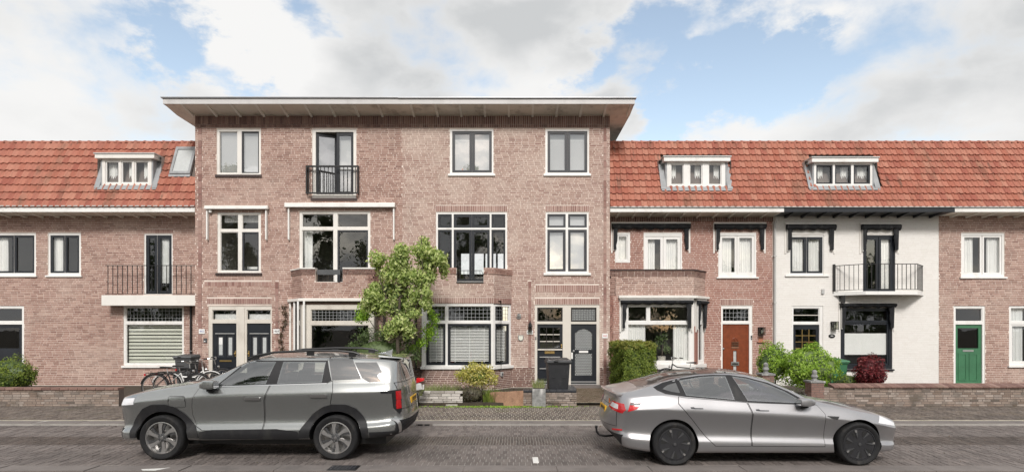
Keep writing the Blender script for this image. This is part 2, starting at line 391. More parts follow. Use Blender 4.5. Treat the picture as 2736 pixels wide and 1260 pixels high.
class Fr:
    """a wall plane: u runs along it, z up, d outwards"""
    def __init__(s, ox, oy, dx=1.0, dy=0.0):
        l = math.hypot(dx, dy); s.ox, s.oy = ox, oy; s.c, s.s = dx / l, dy / l; s.ang = math.atan2(dy, dx)
    def p(s, u, z, d=0.0):
        return (s.ox + u * s.c + d * s.s, s.oy + u * s.s - d * s.c, z)
    def box(s, mb, u0, u1, z0, z1, d0, d1):
        q = [s.p(u0,z0,d1), s.p(u1,z0,d1), s.p(u1,z0,d0), s.p(u0,z0,d0), s.p(u0,z1,d1), s.p(u1,z1,d1), s.p(u1,z1,d0), s.p(u0,z1,d0)]
        return mb.hexa(q)
YF = 19.0                         # the facade line (the low houses stand a little further back)
F0 = Fr(0, YF)
def fx(px, y=None): return (px - 1368) * (y or YF) / 1520
def fz(py, y=None): return 2.15 - (py - 875) * (y or YF) / 1520

def plate(mb, fr, u0, u1, z0, z1, holes, df, db):
    """a slab with rectangular holes: front, reveals and outer edges"""
    us = sorted({u0, u1, *[min(max(h[i], u0), u1) for h in holes for i in (0, 1)]}); zs = sorted({z0, z1, *[min(max(h[i], z0), z1) for h in holes for i in (2, 3)]})
    nu, nz = len(us) - 1, len(zs) - 1
    full = [[not any(h[0] - 1e-6 <= (us[i] + us[i+1]) / 2 <= h[1] + 1e-6 and h[2] - 1e-6 <= (zs[j] + zs[j+1]) / 2 <= h[3] + 1e-6 for h in holes) for j in range(nz)] for i in range(nu)]
    def at(i, j): return 0 <= i < nu and 0 <= j < nz and full[i][j]
    idx = {}
    def V(i, j, k):
        if (i, j, k) not in idx:
            idx[(i, j, k)] = len(mb.v); mb.v.append(fr.p(us[i], zs[j], df if k == 0 else db))
        return idx[(i, j, k)]
    for i in range(nu):
        for j in range(nz):
            if not full[i][j]: continue
            mb.f.append((V(i,j,0), V(i+1,j,0), V(i+1,j+1,0), V(i,j+1,0)))
            mb.f.append((V(i,j,1), V(i,j+1,1), V(i+1,j+1,1), V(i+1,j,1)))
            if not at(i-1, j): mb.f.append((V(i,j,1), V(i,j,0), V(i,j+1,0), V(i,j+1,1)))
            if not at(i+1, j): mb.f.append((V(i+1,j,0), V(i+1,j,1), V(i+1,j+1,1), V(i+1,j+1,0)))
            if not at(i, j-1): mb.f.append((V(i,j,1), V(i+1,j,1), V(i+1,j,0), V(i,j,0)))
            if not at(i, j+1): mb.f.append((V(i,j+1,0), V(i+1,j+1,0), V(i+1,j+1,1), V(i,j+1,1)))
    return mb

CAMP = Vector((0, 0, 2.15))
class Pieces:
    """bricks and the like of one thing: the 300 nearest as parts, the others joined"""
    LIM = 290
    def __init__(s, name='brick', rest='brickwork'): s.it = []; s.name = name; s.rest = rest
    def add(s, fr, u0, u1, z0, z1, d0, d1, mat):
        s.it.append((fr, u0, u1, z0, z1, d0, d1, mat))
    def running(s, fr, u0, u1, z0, z1, holes, mat, h=.0625, j=.0135, L=.21, d=.006, pale=False):
        n = max(1, round((z1 - z0) / h)); h = (z1 - z0) / n
        for k in range(n):
            a, b = z0 + k * h, z0 + (k + 1) * h
            iv = [(u0, u1)]
            for (h0, h1, g0, g1) in holes:
                if min(b, g1) - max(a, g0) > .3 * h:
                    nv = []
                    for (p, q) in iv:
                        if h1 <= p or h0 >= q: nv.append((p, q)); continue
                        if h0 > p: nv.append((p, h0))
                        if h1 < q: nv.append((h1, q))
                    iv = nv
            u = u0 - rnd.random() * L
            while u < u1:
                l = (L - j) / 2 if rnd.random() < .18 else L
                for (p, q) in iv:
                    a0, a1 = max(u, p + (j * .5 if p > u0 + 1e-6 else 0)), min(u + l, q - (j * .5 if q < u1 - 1e-6 else 0))
                    if a1 - a0 > .025: s.add(fr, a0, a1, a + j, b, -.012, d + rnd.uniform(-.0015, .002), mat)
                u += l + j
    def soldier(s, fr, u0, u1, z0, z1, mat, w=.0605, j=.010, d=.008, rows=1):
        n = max(1, round((u1 - u0) / w)); w = (u1 - u0) / n; hh = (z1 - z0) / rows
        for r in range(rows):
            for i in range(n):
                s.add(fr, u0 + i * w + j / 2, u0 + (i + 1) * w - j / 2, z0 + r * hh + j / 2, z0 + (r + 1) * hh - j / 2, -.012, d + rnd.uniform(-.002, .002), mat)
    def stack(s, fr, u0, u1, z0, z1, mat, h=.222, j=.012, d=.02):
        n = max(1, round((z1 - z0) / h)); h = (z1 - z0) / n
        for i in range(n): s.add(fr, u0, u1, z0 + i * h + j / 2, z0 + (i + 1) * h - j / 2, -.012, d, mat)
    def flush(s, parent, lim=None):
        lim = lim or s.LIM
        def area(t): return round((t[2] - t[1]) * (t[4] - t[3]), 3)
        def key(t):
            c = Vector(t[0].p((t[1] + t[2]) / 2, (t[3] + t[4]) / 2, 0)); a = area(t)
            return (0 if .009 < a else 1, (c - CAMP).length)
        its = sorted(s.it, key=key); one, rest = its[:lim], its[lim:]
        cache = {}
        for (fr, u0, u1, z0, z1, d0, d1, m) in one:
            k = (round(u1 - u0, 3), round(z1 - z0, 3), m)
            if k not in cache:
                w, h = k[0] / 2, k[1] / 2; b = MB(); b.box(-w, w, -.0065, .012, -h, h); me = b.mesh(s.name, fix=False); me.materials.append(MATS[m]); cache[k] = me
            o = link(s.name, cache[k], parent); o.location = fr.p((u0 + u1) / 2, (z0 + z1) / 2, d1 - .0065); o.rotation_euler = (0, 0, fr.ang)
        by = {}
        for t in rest: by.setdefault(t[7], []).append(t)
        for m, ts in by.items():
            mb = MB()
            for (fr, u0, u1, z0, z1, d0, d1, _) in ts:
                k = len(mb.v)
                mb.v += [fr.p(u0,z0,d1), fr.p(u1,z0,d1), fr.p(u1,z0,d0), fr.p(u0,z0,d0), fr.p(u0,z1,d1), fr.p(u1,z1,d1), fr.p(u1,z1,d0), fr.p(u0,z1,d0)]
                for f in ((3,2,1,0),(4,5,6,7),(0,1,5,4),(1,2,6,5),(3,0,4,7)): mb.f.append(tuple(k + i for i in f))
            o = mb.build(s.rest, m, parent, fix=False); o['kind'] = 'stuff'

def text_mesh(body, size, extrude=.001):
    cu = bpy.data.curves.new('lettering', 'FONT'); cu.body = body; cu.size = size; cu.extrude = extrude
    cu.align_x = 'CENTER'; cu.align_y = 'CENTER'
    o = bpy.data.objects.new('lettering', cu); COL.objects.link(o)
    me = bpy.data.meshes.new_from_object(o.evaluated_get(bpy.context.evaluated_depsgraph_get()))
    bpy.data.objects.remove(o); return me
def lettering(body, size, mat, parent, loc, rz=0.0):
    me = text_mesh(body, size); me.materials.clear(); me.materials.append(MATS[mat])
    o = link('lettering', me, parent); o.location = loc; o.rotation_euler = (rad(90), 0, rz); return o
# ================================================================== ground, road, pavement
GZ = .15                                # level of the front gardens
WZ = .06                                # level of the far pavement
def sheet(name, x0, x1, y0, y1, z, mat, kind='structure'):
    o = MB().quad((x0,y0,z),(x1,y0,z),(x1,y1,z),(x0,y1,z)).build(name, mat, fix=False); tag(o, kind=kind); return o
sheet('ground', -400, 400, -400, 400, -.05, 'soil')
road = MB().box(-40, 40, 8.90, 12.50, -.04, 0.0).build('road', 'joint_road'); tag(road, kind='structure')
kerb = MB().box(-40, 40, 12.50, 12.90, -.04, .045).build('kerb', 'joint_road'); tag(kerb, kind='structure')
walk = MB().box(-40, 40, 12.90, 15.2, -.04, WZ).build('pavement', 'joint_sand'); tag(walk, kind='structure')
strip = MB().box(-40, 40, 8.52, 8.90, -.04, -.004).build('gutter_strip', 'mortar_dark'); tag(strip, kind='structure')
near = MB().box(-40, 40, -6, 8.52, -.04, -.02).build('near_roadway', 'asphalt'); tag(near, kind='structure')
gard = MB().box(-40, 40, 15.2, 19.9, -.04, GZ).build('garden_ground', 'soil'); tag(gard, kind='structure')

def pave(parent, x0, x1, y0, y1, z, w, l, mat, jx=.009, jy=.009, name='paver', lim=290, hgt=.006, wob=.0025, skip=None, stagger=.5):
    """bricks on the flat, long side away from the viewer; nearest in the picture as parts"""
    it = []; r = 0; y = y0
    while y < y1 - .02:
        l1 = min(l, y1 - y); x = x0 - (r % 2) * w * stagger - rnd.random() * .02 ; 
        while x < x1:
            if not (skip and skip(x + w / 2, y + l1 / 2)): it.append((x, x + w - jx, y, y + l1 - jy, rnd.uniform(-wob, wob), rnd.uniform(-.01, .01)))
            x += w
        y += l; r += 1
    vis = lambda t: abs((t[0] + t[1]) / 2) < (t[2]) * .88 and vis_clear((t[0] + t[1]) / 2, t[2])
    it.sort(key=lambda t: (0 if vis(t) and t[3] - t[2] > l * .8 else 1, t[2] + abs(t[0]) * .2))
    b = MB(); b.box(-(w - jx) / 2, (w - jx) / 2, -(l - jy) / 2, (l - jy) / 2, -.03, 0); me = b.mesh(name, fix=False); me.materials.append(MATS[mat])
    for (a, c, d, e, dz, rz) in it[:lim]:
        o = link(name, me, parent); o.location = ((a + c) / 2, (d + e) / 2, z + hgt + dz); o.rotation_euler = (rnd.uniform(-.006, .006), rnd.uniform(-.008, .008), rz)
    mb = MB()
    for (a, c, d, e, dz, rz) in it[lim:]:
        k = len(mb.v); t = z + hgt + dz; bz = z - .01; t1 = t + rnd.uniform(-.001, .001)
        mb.v += [(a,d,bz),(c,d,bz),(c,e,bz),(a,e,bz),(a,d,t),(c,d,t1),(c,e,t1),(a,e,t)]
        for f in ((4,5,6,7),(0,1,5,4),(1,2,6,5),(3,0,4,7)): mb.f.append(tuple(k + i for i in f))
    if mb.v: o = mb.build(name + '_field', mat, parent, fix=False); o['kind'] = 'stuff'
def vis_clear(x, y):
    # what the two parked cars leave open
    px = 1368 + x * 1520 / y
    return 1120 < px < 1600
XW = 13.5
pave(road, -XW, XW, 8.905, 10.44, 0, .096, .205, 'paver_road', jx=.011)
pave(road, -XW, XW, 10.44, 11.24, 0, .0535, .20, 'paver_gutter', lim=120, hgt=.004, name='gutter_brick', stagger=0)
pave(road, -XW, XW, 11.24, 12.49, 0, .098, .208, 'paver_road', lim=120)
pave(kerb, -XW - 1, XW + 1, 12.51, 12.89, .045, .98, .38, 'concrete_band', name='kerb_stone', hgt=.004, wob=.001, jx=.006)
pave(walk, -16, 16, 12.91, 15.18, WZ, .105, .212, 'paver_walk', jx=.017, jy=.015)
pave(strip, -XW, XW, 8.53, 8.89, -.004, 1.42, .355, 'concrete_band', name='gutter_stone', hgt=.012, wob=.001, jx=.008)
# paved paths up to the front doors
for nm, x0, x1, lab in (('path', 1.72, 3.02, 'C'), ('path', -10.3, -8.0, 'B'), ('path', 5.6, 8.2, 'D'), ('path', -18.4, -16.9, 'A')):
    ye_ = 19.65 if abs(x0) > 11 or x0 > 5 else 18.95
    p = MB().box(x0, x1, 15.2, ye_, GZ - .05, GZ + .004).build(nm, 'joint_sand'); tag(p, kind='structure')
    pave(p, x0 + .01, x1 - .1, 15.21, ye_ - .01, GZ + .004, .107, .213, 'paver_path', lim=200 if x0 == 1.72 else 0)
# gully inlet in the kerb
gy = base('street_drain', 'two-slot street drain inlet set in the kerb behind the grey SUV', 'drain', (fx(1128, 12.5), 12.497, 0))
x0 = fx(1112, 12.5); MB().box(x0, x0 + .36, 12.455, 12.4985, -.02, .052).build('body', 'concrete_band', gy, bevel=.006)
for k in range(2): MB().box(x0 + .04 + k * .15, x0 + .15 + k * .15, 12.452, 12.4548, .004, .043).build('slot', 'ink_black', gy)
wt = MB().box(fx(1423, 9.3), fx(1438, 9.3), 9.03, 9.42, .0, .0125).build('pale_paver', 'paint_mark', road)
# worn paint dash on the near strip
pts = [(-5.55,8.545),(-5.2,8.53),(-5.02,8.66),(-5.1,8.74),(-5.28,8.72),(-5.32,8.68),(-5.62,8.62)]
mk = MB(); mk.prism(pts, lambda a, b: (a, b, .0115), lambda a, b: (a, b, .0125)); mk.build('paint_mark', 'paint_mark', strip)

dc = base('drain_cover', 'dark iron drain cover in the gutter strip below the SUV', 'drain cover', (fx(918, 8.7), 8.7, 0))
m = MB(); x0 = fx(880, 8.7); m.box(x0, x0 + .44, 8.56, 8.86, -.01, .014); m.build('frame', 'black_iron', dc, bevel=.004)
for k in range(7): m = MB(); m.box(x0 + .03 + k * .056, x0 + .062 + k * .056, 8.59, 8.83, .0141, .018); m.build('bar', 'anthracite', dc)
# ================================================================== roofs of tiles
def tile_mesh(w, l, mat):
    """one wavy roof tile: u across, s up the slope, h off the slope"""
    prof = [(0, .0), (.10, .030), (.20, .038), (.30, .030), (.42, .006), (.60, -.010), (.80, -.006), (1.0, .004)]
    vs = []; fs = []; n = len(prof)
    for (s0, off) in ((-.04, .056), (l * 1.02, .008)):
        for (a, h) in prof: vs.append((a * w * 1.04, s0, h + off))
    for (a, h) in prof: vs.append((a * w * 1.04, -.035, h + .004))
    for i in range(n - 1):
        fs.append((i, i + 1, n + i + 1, n + i)); fs.append((2 * n + i, 2 * n + i + 1, i + 1, i))
    me = bpy.data.meshes.new('roof_tile'); me.from_pydata(vs, [], fs); me.shade_smooth()
    try: me.set_sharp_from_angle(angle=rad(60))
    except Exception: pass
    me.materials.append(MATS[mat]); return me
def tiled_roof(house, x0, x1, y0, z0, y1, z1, rows, w, holes, mat='roof_tile'):
    """a mansard slope from (y0,z0) to (y1,z1); holes in (x, row fraction)"""
    L = math.hypot(y1 - y0, z1 - z0); l = L / rows; ang = math.atan2(z1 - z0, y1 - y0)
    n = round((x1 - x0) / w); w = (x1 - x0) / n
    deck = MB(); deck.hexa([(x0,y0+.03,z0-.05),(x1,y0+.03,z0-.05),(x1,y1+.12,z0-.05),(x0,y1+.12,z0-.05),(x0,y1+.03,z1-.03),(x1,y1+.03,z1-.03),(x1,y1+.12,z1-.03),(x0,y1+.12,z1-.03)])
    roof = deck.build('roof', 'mortar_dark', house)
    MB().box(x0, x1, y1 + .1, y1 + 6, z1 - .12, z1 - .02).build('flat_roof', 'bitumen', roof)
    me = tile_mesh(w, l, mat); it = []
    for r in range(rows):
        for c in range(n):
            x = x0 + c * w; s = (r + .5) / rows
            if any(h[0] < x + w / 2 < h[1] and h[2] < s < h[3] for h in holes): continue
            it.append((x, r))
    it.sort(key=lambda t: abs(t[0]) + t[1] * .05)
    ca, sa = math.cos(ang), math.sin(ang)
    for (x, r) in it[:290]:
        o = link('roof_tile', me, roof); s = r * l
        o.location = (x, y0 + s * ca, z0 + s * sa); o.rotation_euler = (ang + rnd.uniform(-.012, .018), rnd.uniform(-.02, .02), rnd.uniform(-.012, .012))
    mb = MB(); vv = [v.co.copy() for v in me.vertices]; ff = [tuple(p.vertices) for p in me.polygons]
    for (x, r) in it[290:]:
        k = len(mb.v); s = r * l
        M = Matrix.Translation((x, y0 + s * ca, z0 + s * sa)) @ Matrix.Rotation(ang + rnd.uniform(-.012, .018), 4, 'X') @ Matrix.Rotation(rnd.uniform(-.02, .02), 4, 'Y')
        mb.v += [tuple(M @ v) for v in vv]; mb.f += [tuple(k + i for i in f) for f in ff]
    if mb.v:
        o = mb.build('roof_tiles', mat, roof, smooth=True, fix=False); o['kind'] = 'stuff'
    # ridge tiles
    k = round((x1 - x0) / .325); rw = (x1 - x0) / k
    b = MB(); seg = 6
    for (xx, rr) in ((0, .105), (rw * .84, .095), (rw * .845, .118), (rw * 1.02, .118)):
        for i in range(seg + 1):
            a = math.pi * i / seg; b.v.append((xx, -math.cos(a) * rr, math.sin(a) * rr * .75))
    for a in range(3):
        for i in range(seg): q = a * (seg + 1) + i; b.f.append((q, q + seg + 1, q + seg + 2, q + 1))
    rm = b.mesh('ridge_tile', smooth=True); rm.materials.append(MATS[mat])
    for i in range(k):
        o = link('ridge_tile', rm, roof); o.location = (x0 + i * rw, y1 + .06, z1 - .015)
    return roof
# ================================================================== windows, doors, awnings, rails
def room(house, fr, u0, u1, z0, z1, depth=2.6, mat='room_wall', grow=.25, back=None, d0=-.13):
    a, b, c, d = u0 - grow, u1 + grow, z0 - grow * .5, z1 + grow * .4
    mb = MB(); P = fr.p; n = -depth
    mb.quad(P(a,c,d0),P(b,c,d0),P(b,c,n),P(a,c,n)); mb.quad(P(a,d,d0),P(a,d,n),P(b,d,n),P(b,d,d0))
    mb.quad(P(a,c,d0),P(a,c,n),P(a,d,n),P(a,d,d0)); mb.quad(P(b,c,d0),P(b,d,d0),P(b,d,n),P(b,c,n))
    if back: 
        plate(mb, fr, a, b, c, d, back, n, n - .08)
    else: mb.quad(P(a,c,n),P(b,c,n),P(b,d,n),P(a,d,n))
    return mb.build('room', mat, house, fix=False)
def curtain(win, fr, u0, u1, z0, z1, mat='curtain', d=-.15, folds=.085, amp=.028):
    n = max(6, int((u1 - u0) / folds * 6)); mb = MB()
    ph = rnd.random() * 6
    for i in range(n + 1):
        u = u0 + (u1 - u0) * i / n; w = amp * math.sin(ph + i * 2 * math.pi / 6 + math.sin(i * .7) * .9)
        mb.v += [fr.p(u, z0, d + w), fr.p(u, (z0 + z1) / 2, d + w * .9), fr.p(u, z1, d + w * .5)]
    for i in range(n):
        for j in range(2): q = i * 3 + j; mb.f.append((q, q + 3, q + 4, q + 1))
    return mb.build('curtain', mat, win, smooth=True, fix=False)
def window(house, fr, u0, u1, z0, z1, cells, fmat='white_paint', smat='anthracite', sill=None, df=-.018, glass='glass', sw=.055, rm=None, rmat='room_wall', name='window', smats=None):
    """cells: (u0,u1,z0,z1,sash?)  -> frame, sash, pane, sill"""
    mb = plate(MB(), fr, u0 + .003, u1 - .003, z0 + .003, z1 - .003, [c[:4] for c in cells], df, df - .09)
    w = mb.build(name, fmat, house, fix=False)
    for c in cells:
        a, b, p, q, sash = c[:5]
        if sash == 'void': continue
        gl = c[5] if len(c) > 5 else glass
        if sash:
            s2 = sw if sash is True else sash
            hole = (a + s2, b - s2, p + s2, q - s2)
            m = plate(MB(), fr, a + .004, b - .004, p + .004, q - .004, [hole], df - .02, df - .075)
            m.build('sash', smat, w, fix=False)
        else: hole = (a, b, p, q)
        m = MB(); fr.box(m, hole[0] - .006, hole[1] + .006, hole[2] - .006, hole[3] + .006, df - .062, df - .055); m.build('pane', gl, w)
        if not sash:
            m = plate(MB(), fr, a + .001, b - .001, p + .001, q - .001, [(a + .02, b - .02, p + .02, q - .02)], df - .022, df - .05); m.build('glazing_bead', fmat, w, fix=False)
    if sill:
        m = MB(); sd = sill.get('d', .05); over = sill.get('over', .06); hh = sill.get('h', .06)
        if sill.get('tiles'):
            n = max(1, round((u1 - u0 + 2 * over) / .105)); ww = (u1 - u0 + 2 * over) / n
            me = None
            for i in range(n):
                a = u0 - over + i * ww; t = MB(); fr.box(t, a + .004, a + ww - .004, z0 - hh, z0 - .004, -.05, sd); t.build('sill_tile', 'sill_tile', w)
        else:
            fr.box(m, u0 - over, u1 + over, z0 - hh, z0 - .002, -.06, sd); m.build('sill', sill.get('mat', fmat), w, bevel=.006)
    if rm is not False: room(w, fr, u0, u1, z0, z1, rm or 2.6, rmat)
    return w
def lead_glass(win, fr, u0, u1, z0, z1, nx, nz, d=-.078, r=.006, mat='lead'):
    """lead cames of a stained top light, and its coloured quarries"""
    m = MB()
    for i in range(1, nx): u = u0 + (u1 - u0) * i / nx; fr.box(m, u - r, u + r, z0, z1, d, d + .008)
    for j in range(1, nz): z = z0 + (z1 - z0) * j / nz; fr.box(m, u0, u1, z - r, z + r, d + .001, d + .0095)
    m.build('lead_came', mat, win)
def slat_blind(win, fr, u0, u1, z0, z1, step=.05, mat='blind_white', d=-.16, tilt=.018, drop=None):
    n = int((z1 - z0) / step); me = None
    for i in range(n):
        z = z1 - (i + .5) * step; mb = MB(); h = .0125
        mb.hexa([fr.p(u0,z-h,d+tilt),fr.p(u1,z-h,d+tilt),fr.p(u1,z-h+.003,d+tilt-.002),fr.p(u0,z-h+.003,d+tilt-.002),fr.p(u0,z+h,d-tilt),fr.p(u1,z+h,d-tilt),fr.p(u1,z+h+.003,d-tilt-.002),fr.p(u0,z+h+.003,d-tilt-.002)])
        mb.build('slat', mat, win, fix=False)
    for k in (.12, .5, .88): mb = MB(); fr.box(mb, u0 + (u1 - u0) * k - .008, u0 + (u1 - u0) * k + .008, z0, z1, d + .022, d + .024); mb.build('ladder_tape', mat, win)
def awning(house, fr, u0, u1, z1, drop, arms=True, side=.5, zfab=.25, deep=.20, armlen=.75):
    """folded drop-arm sun blind: white head board, black cloth bundle, cloth-wrapped arms"""
    w = MB(); fr.box(w, u0, u1, z1 - .055, z1, .002, .09); a = w.build('awning', 'white_paint', house, bevel=.006)
    m = MB()
    prof = [(.012, -.06), (deep * .75, -.065), (deep, -.10), (deep * .92, -zfab * .75), (deep * .55, -zfab), (.03, -zfab * .92)]
    n = max(4, int((u1 - u0) / .12)); k0 = 0
    for i in range(n + 1):
        u = u0 + .03 + (u1 - u0 - .06) * i / n; sag = 1 + .08 * math.sin(i * 1.9) + .05 * math.sin(i * 4.1)
        for (d, h) in prof: m.v.append(fr.p(u, z1 + h * (1 if h > -.08 else sag), d))
    q = len(prof)
    for i in range(n):
        for j in range(q): m.f.append((i*q+j, i*q+(j+1)%q, (i+1)*q+(j+1)%q, (i+1)*q+j))
    m.f.append(tuple(range(q))); m.f.append(tuple(n*q+j for j in reversed(range(q))))
    m.build('cloth', 'fabric_black', a, smooth=True)
    if arms:
        for s, ub in ((1, u0), (-1, u1)):
            b = MB(); fr.box(b, ub + s * .0, ub + s * .055, z1 - armlen - .14, z1 - .056, .002, .03); b.build('guide_board', 'white_paint', a, bevel=.004)
            b = MB(); x = ub + s * .075; fr.box(b, x, x + s * .028, z1 - armlen - .06, z1 - .1, .035, .075); b.build('arm', 'clean_white', a)
            c = MB(); k = 6
            for i in range(k + 1):
                z = z1 - .08 - (armlen * .93) * i / k; ww = .085 + .07 * (1 - i / k) + .016 * math.sin(i * 2.2)
                xx = x + s * .03
                for (du, dd) in ((0, .03), (ww, .045), (ww * 1.1, .10), (ww * .4, .155), (0, .14)): c.v.append(fr.p(xx + s * du - s * .02, z, dd * (1 - .25 * i / k)))
            for i in range(k):
                for j in range(5): c.f.append((i*5+j, i*5+(j+1)%5, (i+1)*5+(j+1)%5, (i+1)*5+j))
            c.f.append(tuple(range(5))); c.f.append(tuple(k*5+j for j in reversed(range(5))))
            c.build('side_cloth', 'fabric_black', a, smooth=True)
    return a
def door(house, fr, u0, u1, z0, z1, mat, style, glass='glass', df=-.06):
    holes = []; W = u1 - u0; H = z1 - z0
    def R(a, b, c, d): return (u0 + a * W, u0 + b * W, z0 + c * H, z0 + d * H)
    if style == 'two_slit': holes = [R(.17,.45,.45,.80), R(.57,.85,.45,.80)]
    elif style == 'grid': holes = [R(.11,.89,.60,.94)]
    elif style == 'two_light': holes = [R(.16,.84,.15,.515), R(.16,.84,.575,.93)]
    elif style == 'grid_dark': holes = [R(.11,.89,.5,.92)]
    elif style == 'slot': holes = [R(.42,.54,.22,.56)]
    o = plate(MB(), fr, u0 + .004, u1 - .004, z0, z1 - .004, holes, df, df - .05).build('door', mat, house, fix=False)
    for h in holes:
        m = MB(); fr.box(m, h[0] - .01, h[1] + .01, h[2] - .01, h[3] + .01, df - .035, df - .028); m.build('pane', glass, o)
    return o, holes, R
def railing(parent, fr, u0, u1, z0, z1, n, d=.10, r=.008, rail=.014, mat='black_iron', name='railing', ends=True):
    m = MB(); fr.box(m, u0, u1, z1 - rail * 2, z1, d - rail, d + rail); o = m.build(name, mat, parent)
    m = MB(); fr.box(m, u0, u1, z0, z0 + rail * 1.6, d - rail, d + rail); m.build('bottom_rail', mat, o)
    me = None
    for i in range(n):
        u = u0 + (u1 - u0) * (i + .5) / n; b = MB(); fr.box(b, u - r, u + r, z0 + rail * 1.6, z1 - rail * 2, d - r, d + r); b.build('baluster', mat, o)
    if ends:
        for u in (u0, u1):
            b = MB(); s = 1 if u == u1 else -1; fr.box(b, u, u + s * rail * 1.4, z0, z1, .002, d + rail); b.build('end_post', mat, o)
    return o
def lamp_box(name, label, fr, u, z, w, h, dd, mat='black_iron'):
    a = base(name, label, 'lamp', fr.p(u, z, 0))
    m = MB(); fr.box(m, u - w * .3, u + w * .3, z - h * .3, z + h * .3, .008, .02); m.build('bracket', mat, a)
    m = MB()
    for su in (-1, 1):
        for sd_ in (0, 1): fr.box(m, u + su * w / 2 - .008, u + su * w / 2 + .008, z - h / 2, z + h / 2, .03 + sd_ * dd - .008, .03 + sd_ * dd + .008)
    fr.box(m, u - w / 2 - .012, u + w / 2 + .012, z + h / 2 - .01, z + h / 2 + .014, .018, .045 + dd); fr.box(m, u - w / 2 - .01, u + w / 2 + .01, z - h / 2 - .012, z - h / 2 + .006, .018, .045 + dd)
    m.build('cage', mat, a)
    m = MB(); fr.box(m, u - w / 2 + .012, u + w / 2 - .012, z - h / 2 + .01, z + h / 2 - .014, .038, .022 + dd); m.build('pane', 'glass_dim', a)
    m = MB(); m.lathe([(.001, z - h * .3), (.02, z - h * .28), (.022, z + h * .1), (.001, z + h * .15)], 'z', 10, (fr.p(u, 0, .03 + dd / 2)[0], fr.p(u, 0, .03 + dd / 2)[1], 0)); m.build('bulb', 'frost', a, smooth=True)
    return a
def number_plate(label, fr, u, z, w, h, text, ink, size, name='house_number'):
    a = base(name, label, 'house number', fr.p(u, z, 0))
    m = MB(); fr.box(m, u - w / 2, u + w / 2, z - h / 2, z + h / 2, .022, .030); m.build('plate', 'plate_white', a, bevel=.002)
    if text: lettering(text, size, ink, a, fr.p(u, z, .0318), fr.ang)
    return a
# ================================================================== houses
XB0, XM, XC1 = -10.58, -3.66, 3.268
def R4(a, b, c, d): return (fx(a), fx(b), fz(d), fz(c))       # pixels of the facade plane -> (u0,u1,z0,z1)
YB = 18.35
def Rb(a, b, c, d, o): return (fx(a, YB) - o, fx(b, YB) - o, fz(d, YB), fz(c, YB))

def facade(house, X0, X1, ztop, holes, mortar, z0=0.0, name='wall', th=.12):
    w = plate(MB(), F0, X0, X1, z0, ztop, holes, 0, -th).build(name, mortar, house, fix=False)
    for x in (X0, X1 - .1): MB().box(x + .001, x + .099, YF + .121, YF + 8, z0, ztop - .01).build('side_wall', mortar, house)
    return w
def eaves(house, X0, X1, yf, zs_wall, zf0, zf1, fmat, smat, pitch, endL=None, endR=None, trim='trim_metal', bw=.07, off=0.0):
    """overhanging roof edge: fascia, boarded soffit, rafters"""
    xl = X0 if endL is None else endL; xr = X1 if endR is None else endR
    s = MB(); s.quad((xl, yf + .03, zf0 + .02), (xr, yf + .03, zf0 + .02), (xr, YF + .02, zs_wall), (xl, YF + .02, zs_wall))
    s.quad((xl, YF + .02, zs_wall), (xr, YF + .02, zs_wall), (xr, 27, zs_wall), (xl, 27, zs_wall))
    sf = s.build('soffit', smat, house, fix=False)
    f = MB(); f.box(xl, xr, yf, yf + .035, zf0, zf1); fa = f.build('fascia', fmat, house, bevel=.004)
    for e, x in ((endL, xl), (endR, xr)):
        if e is not None:
            sgn = 1 if x == xl else -1
            b = MB(); b.hexa([(x, yf + .036, zf0), (x + sgn * .035, yf + .036, zf0), (x + sgn * .035, 27, zf0), (x, 27, zf0), (x, yf + .036, zf1), (x + sgn * .035, yf + .036, zf1), (x + sgn * .035, 27, zf1), (x, 27, zf1)]); b.build('side_fascia', fmat, house)
    t = MB(); t.box(xl - (.05 if endL else 0), xr + (.05 if endR else 0), yf - .05, yf + .12, zf1 + .001, zf1 + .035); t.build('roof_trim', trim, house, bevel=.006)
    n = int((xr - xl) / pitch); 
    for i in range(n + 1):
        x = xl + off + i * pitch
        if x > xr - bw: break
        r = MB(); a, b = x, x + bw; h = .075
        r.hexa([(a, yf + .04, zf0 + .006), (b, yf + .04, zf0 + .006), (b, YF - .015, zs_wall - h), (a, YF - .015, zs_wall - h), (a, yf + .04, zf0 + .018), (b, yf + .04, zf0 + .018), (b, YF - .015, zs_wall), (a, YF - .015, zs_wall)])
        r.build('rafter', 'rafter_paint' if smat == 'soffit_paint' else smat, house)
def floor_poly(house, pts, z0, z1, mat, name):
    m = MB(); m.prism(pts, lambda a, b: (a, b, z0), lambda a, b: (a, b, z1)); return m.build(name, mat, house)
def parapet(house, br, frames, z0, z1, zc, gap, mat, capmat, mortar, white_cap=False, soldier=True, capd=.03):
    """frames: (fr, length); gap (u0,u1,zbottom) on the frame flagged front"""
    for i, (fr, L, front) in enumerate(frames):
        h = [(gap[0], gap[1], gap[2], z1 + 1)] if front and gap else []
        plate(MB(), fr, 0, L, z0, z1, h, 0, -.2).build('parapet', mortar, house, fix=False)
        zz = z0 + (.19 if soldier else 0)
        if soldier: br.soldier(fr, 0, L, z0, zz, 'brick_soldier')
        br.running(fr, 0, L, zz, zc, h, mat)
        br.running(fr, -.02, L + .02, zc, z1 - .004, h, capmat, d=capd)
        if white_cap:
            for (a, b) in ([(-.03, gap[0] - .005), (gap[1] + .005, L + .03)] if h else [(-.03, L + .03)]):
                m = MB(); fr.box(m, a, b, z1 + .001, z1 + .045, -.22, .05); m.build('coping', 'white_paint', house, bevel=.006)

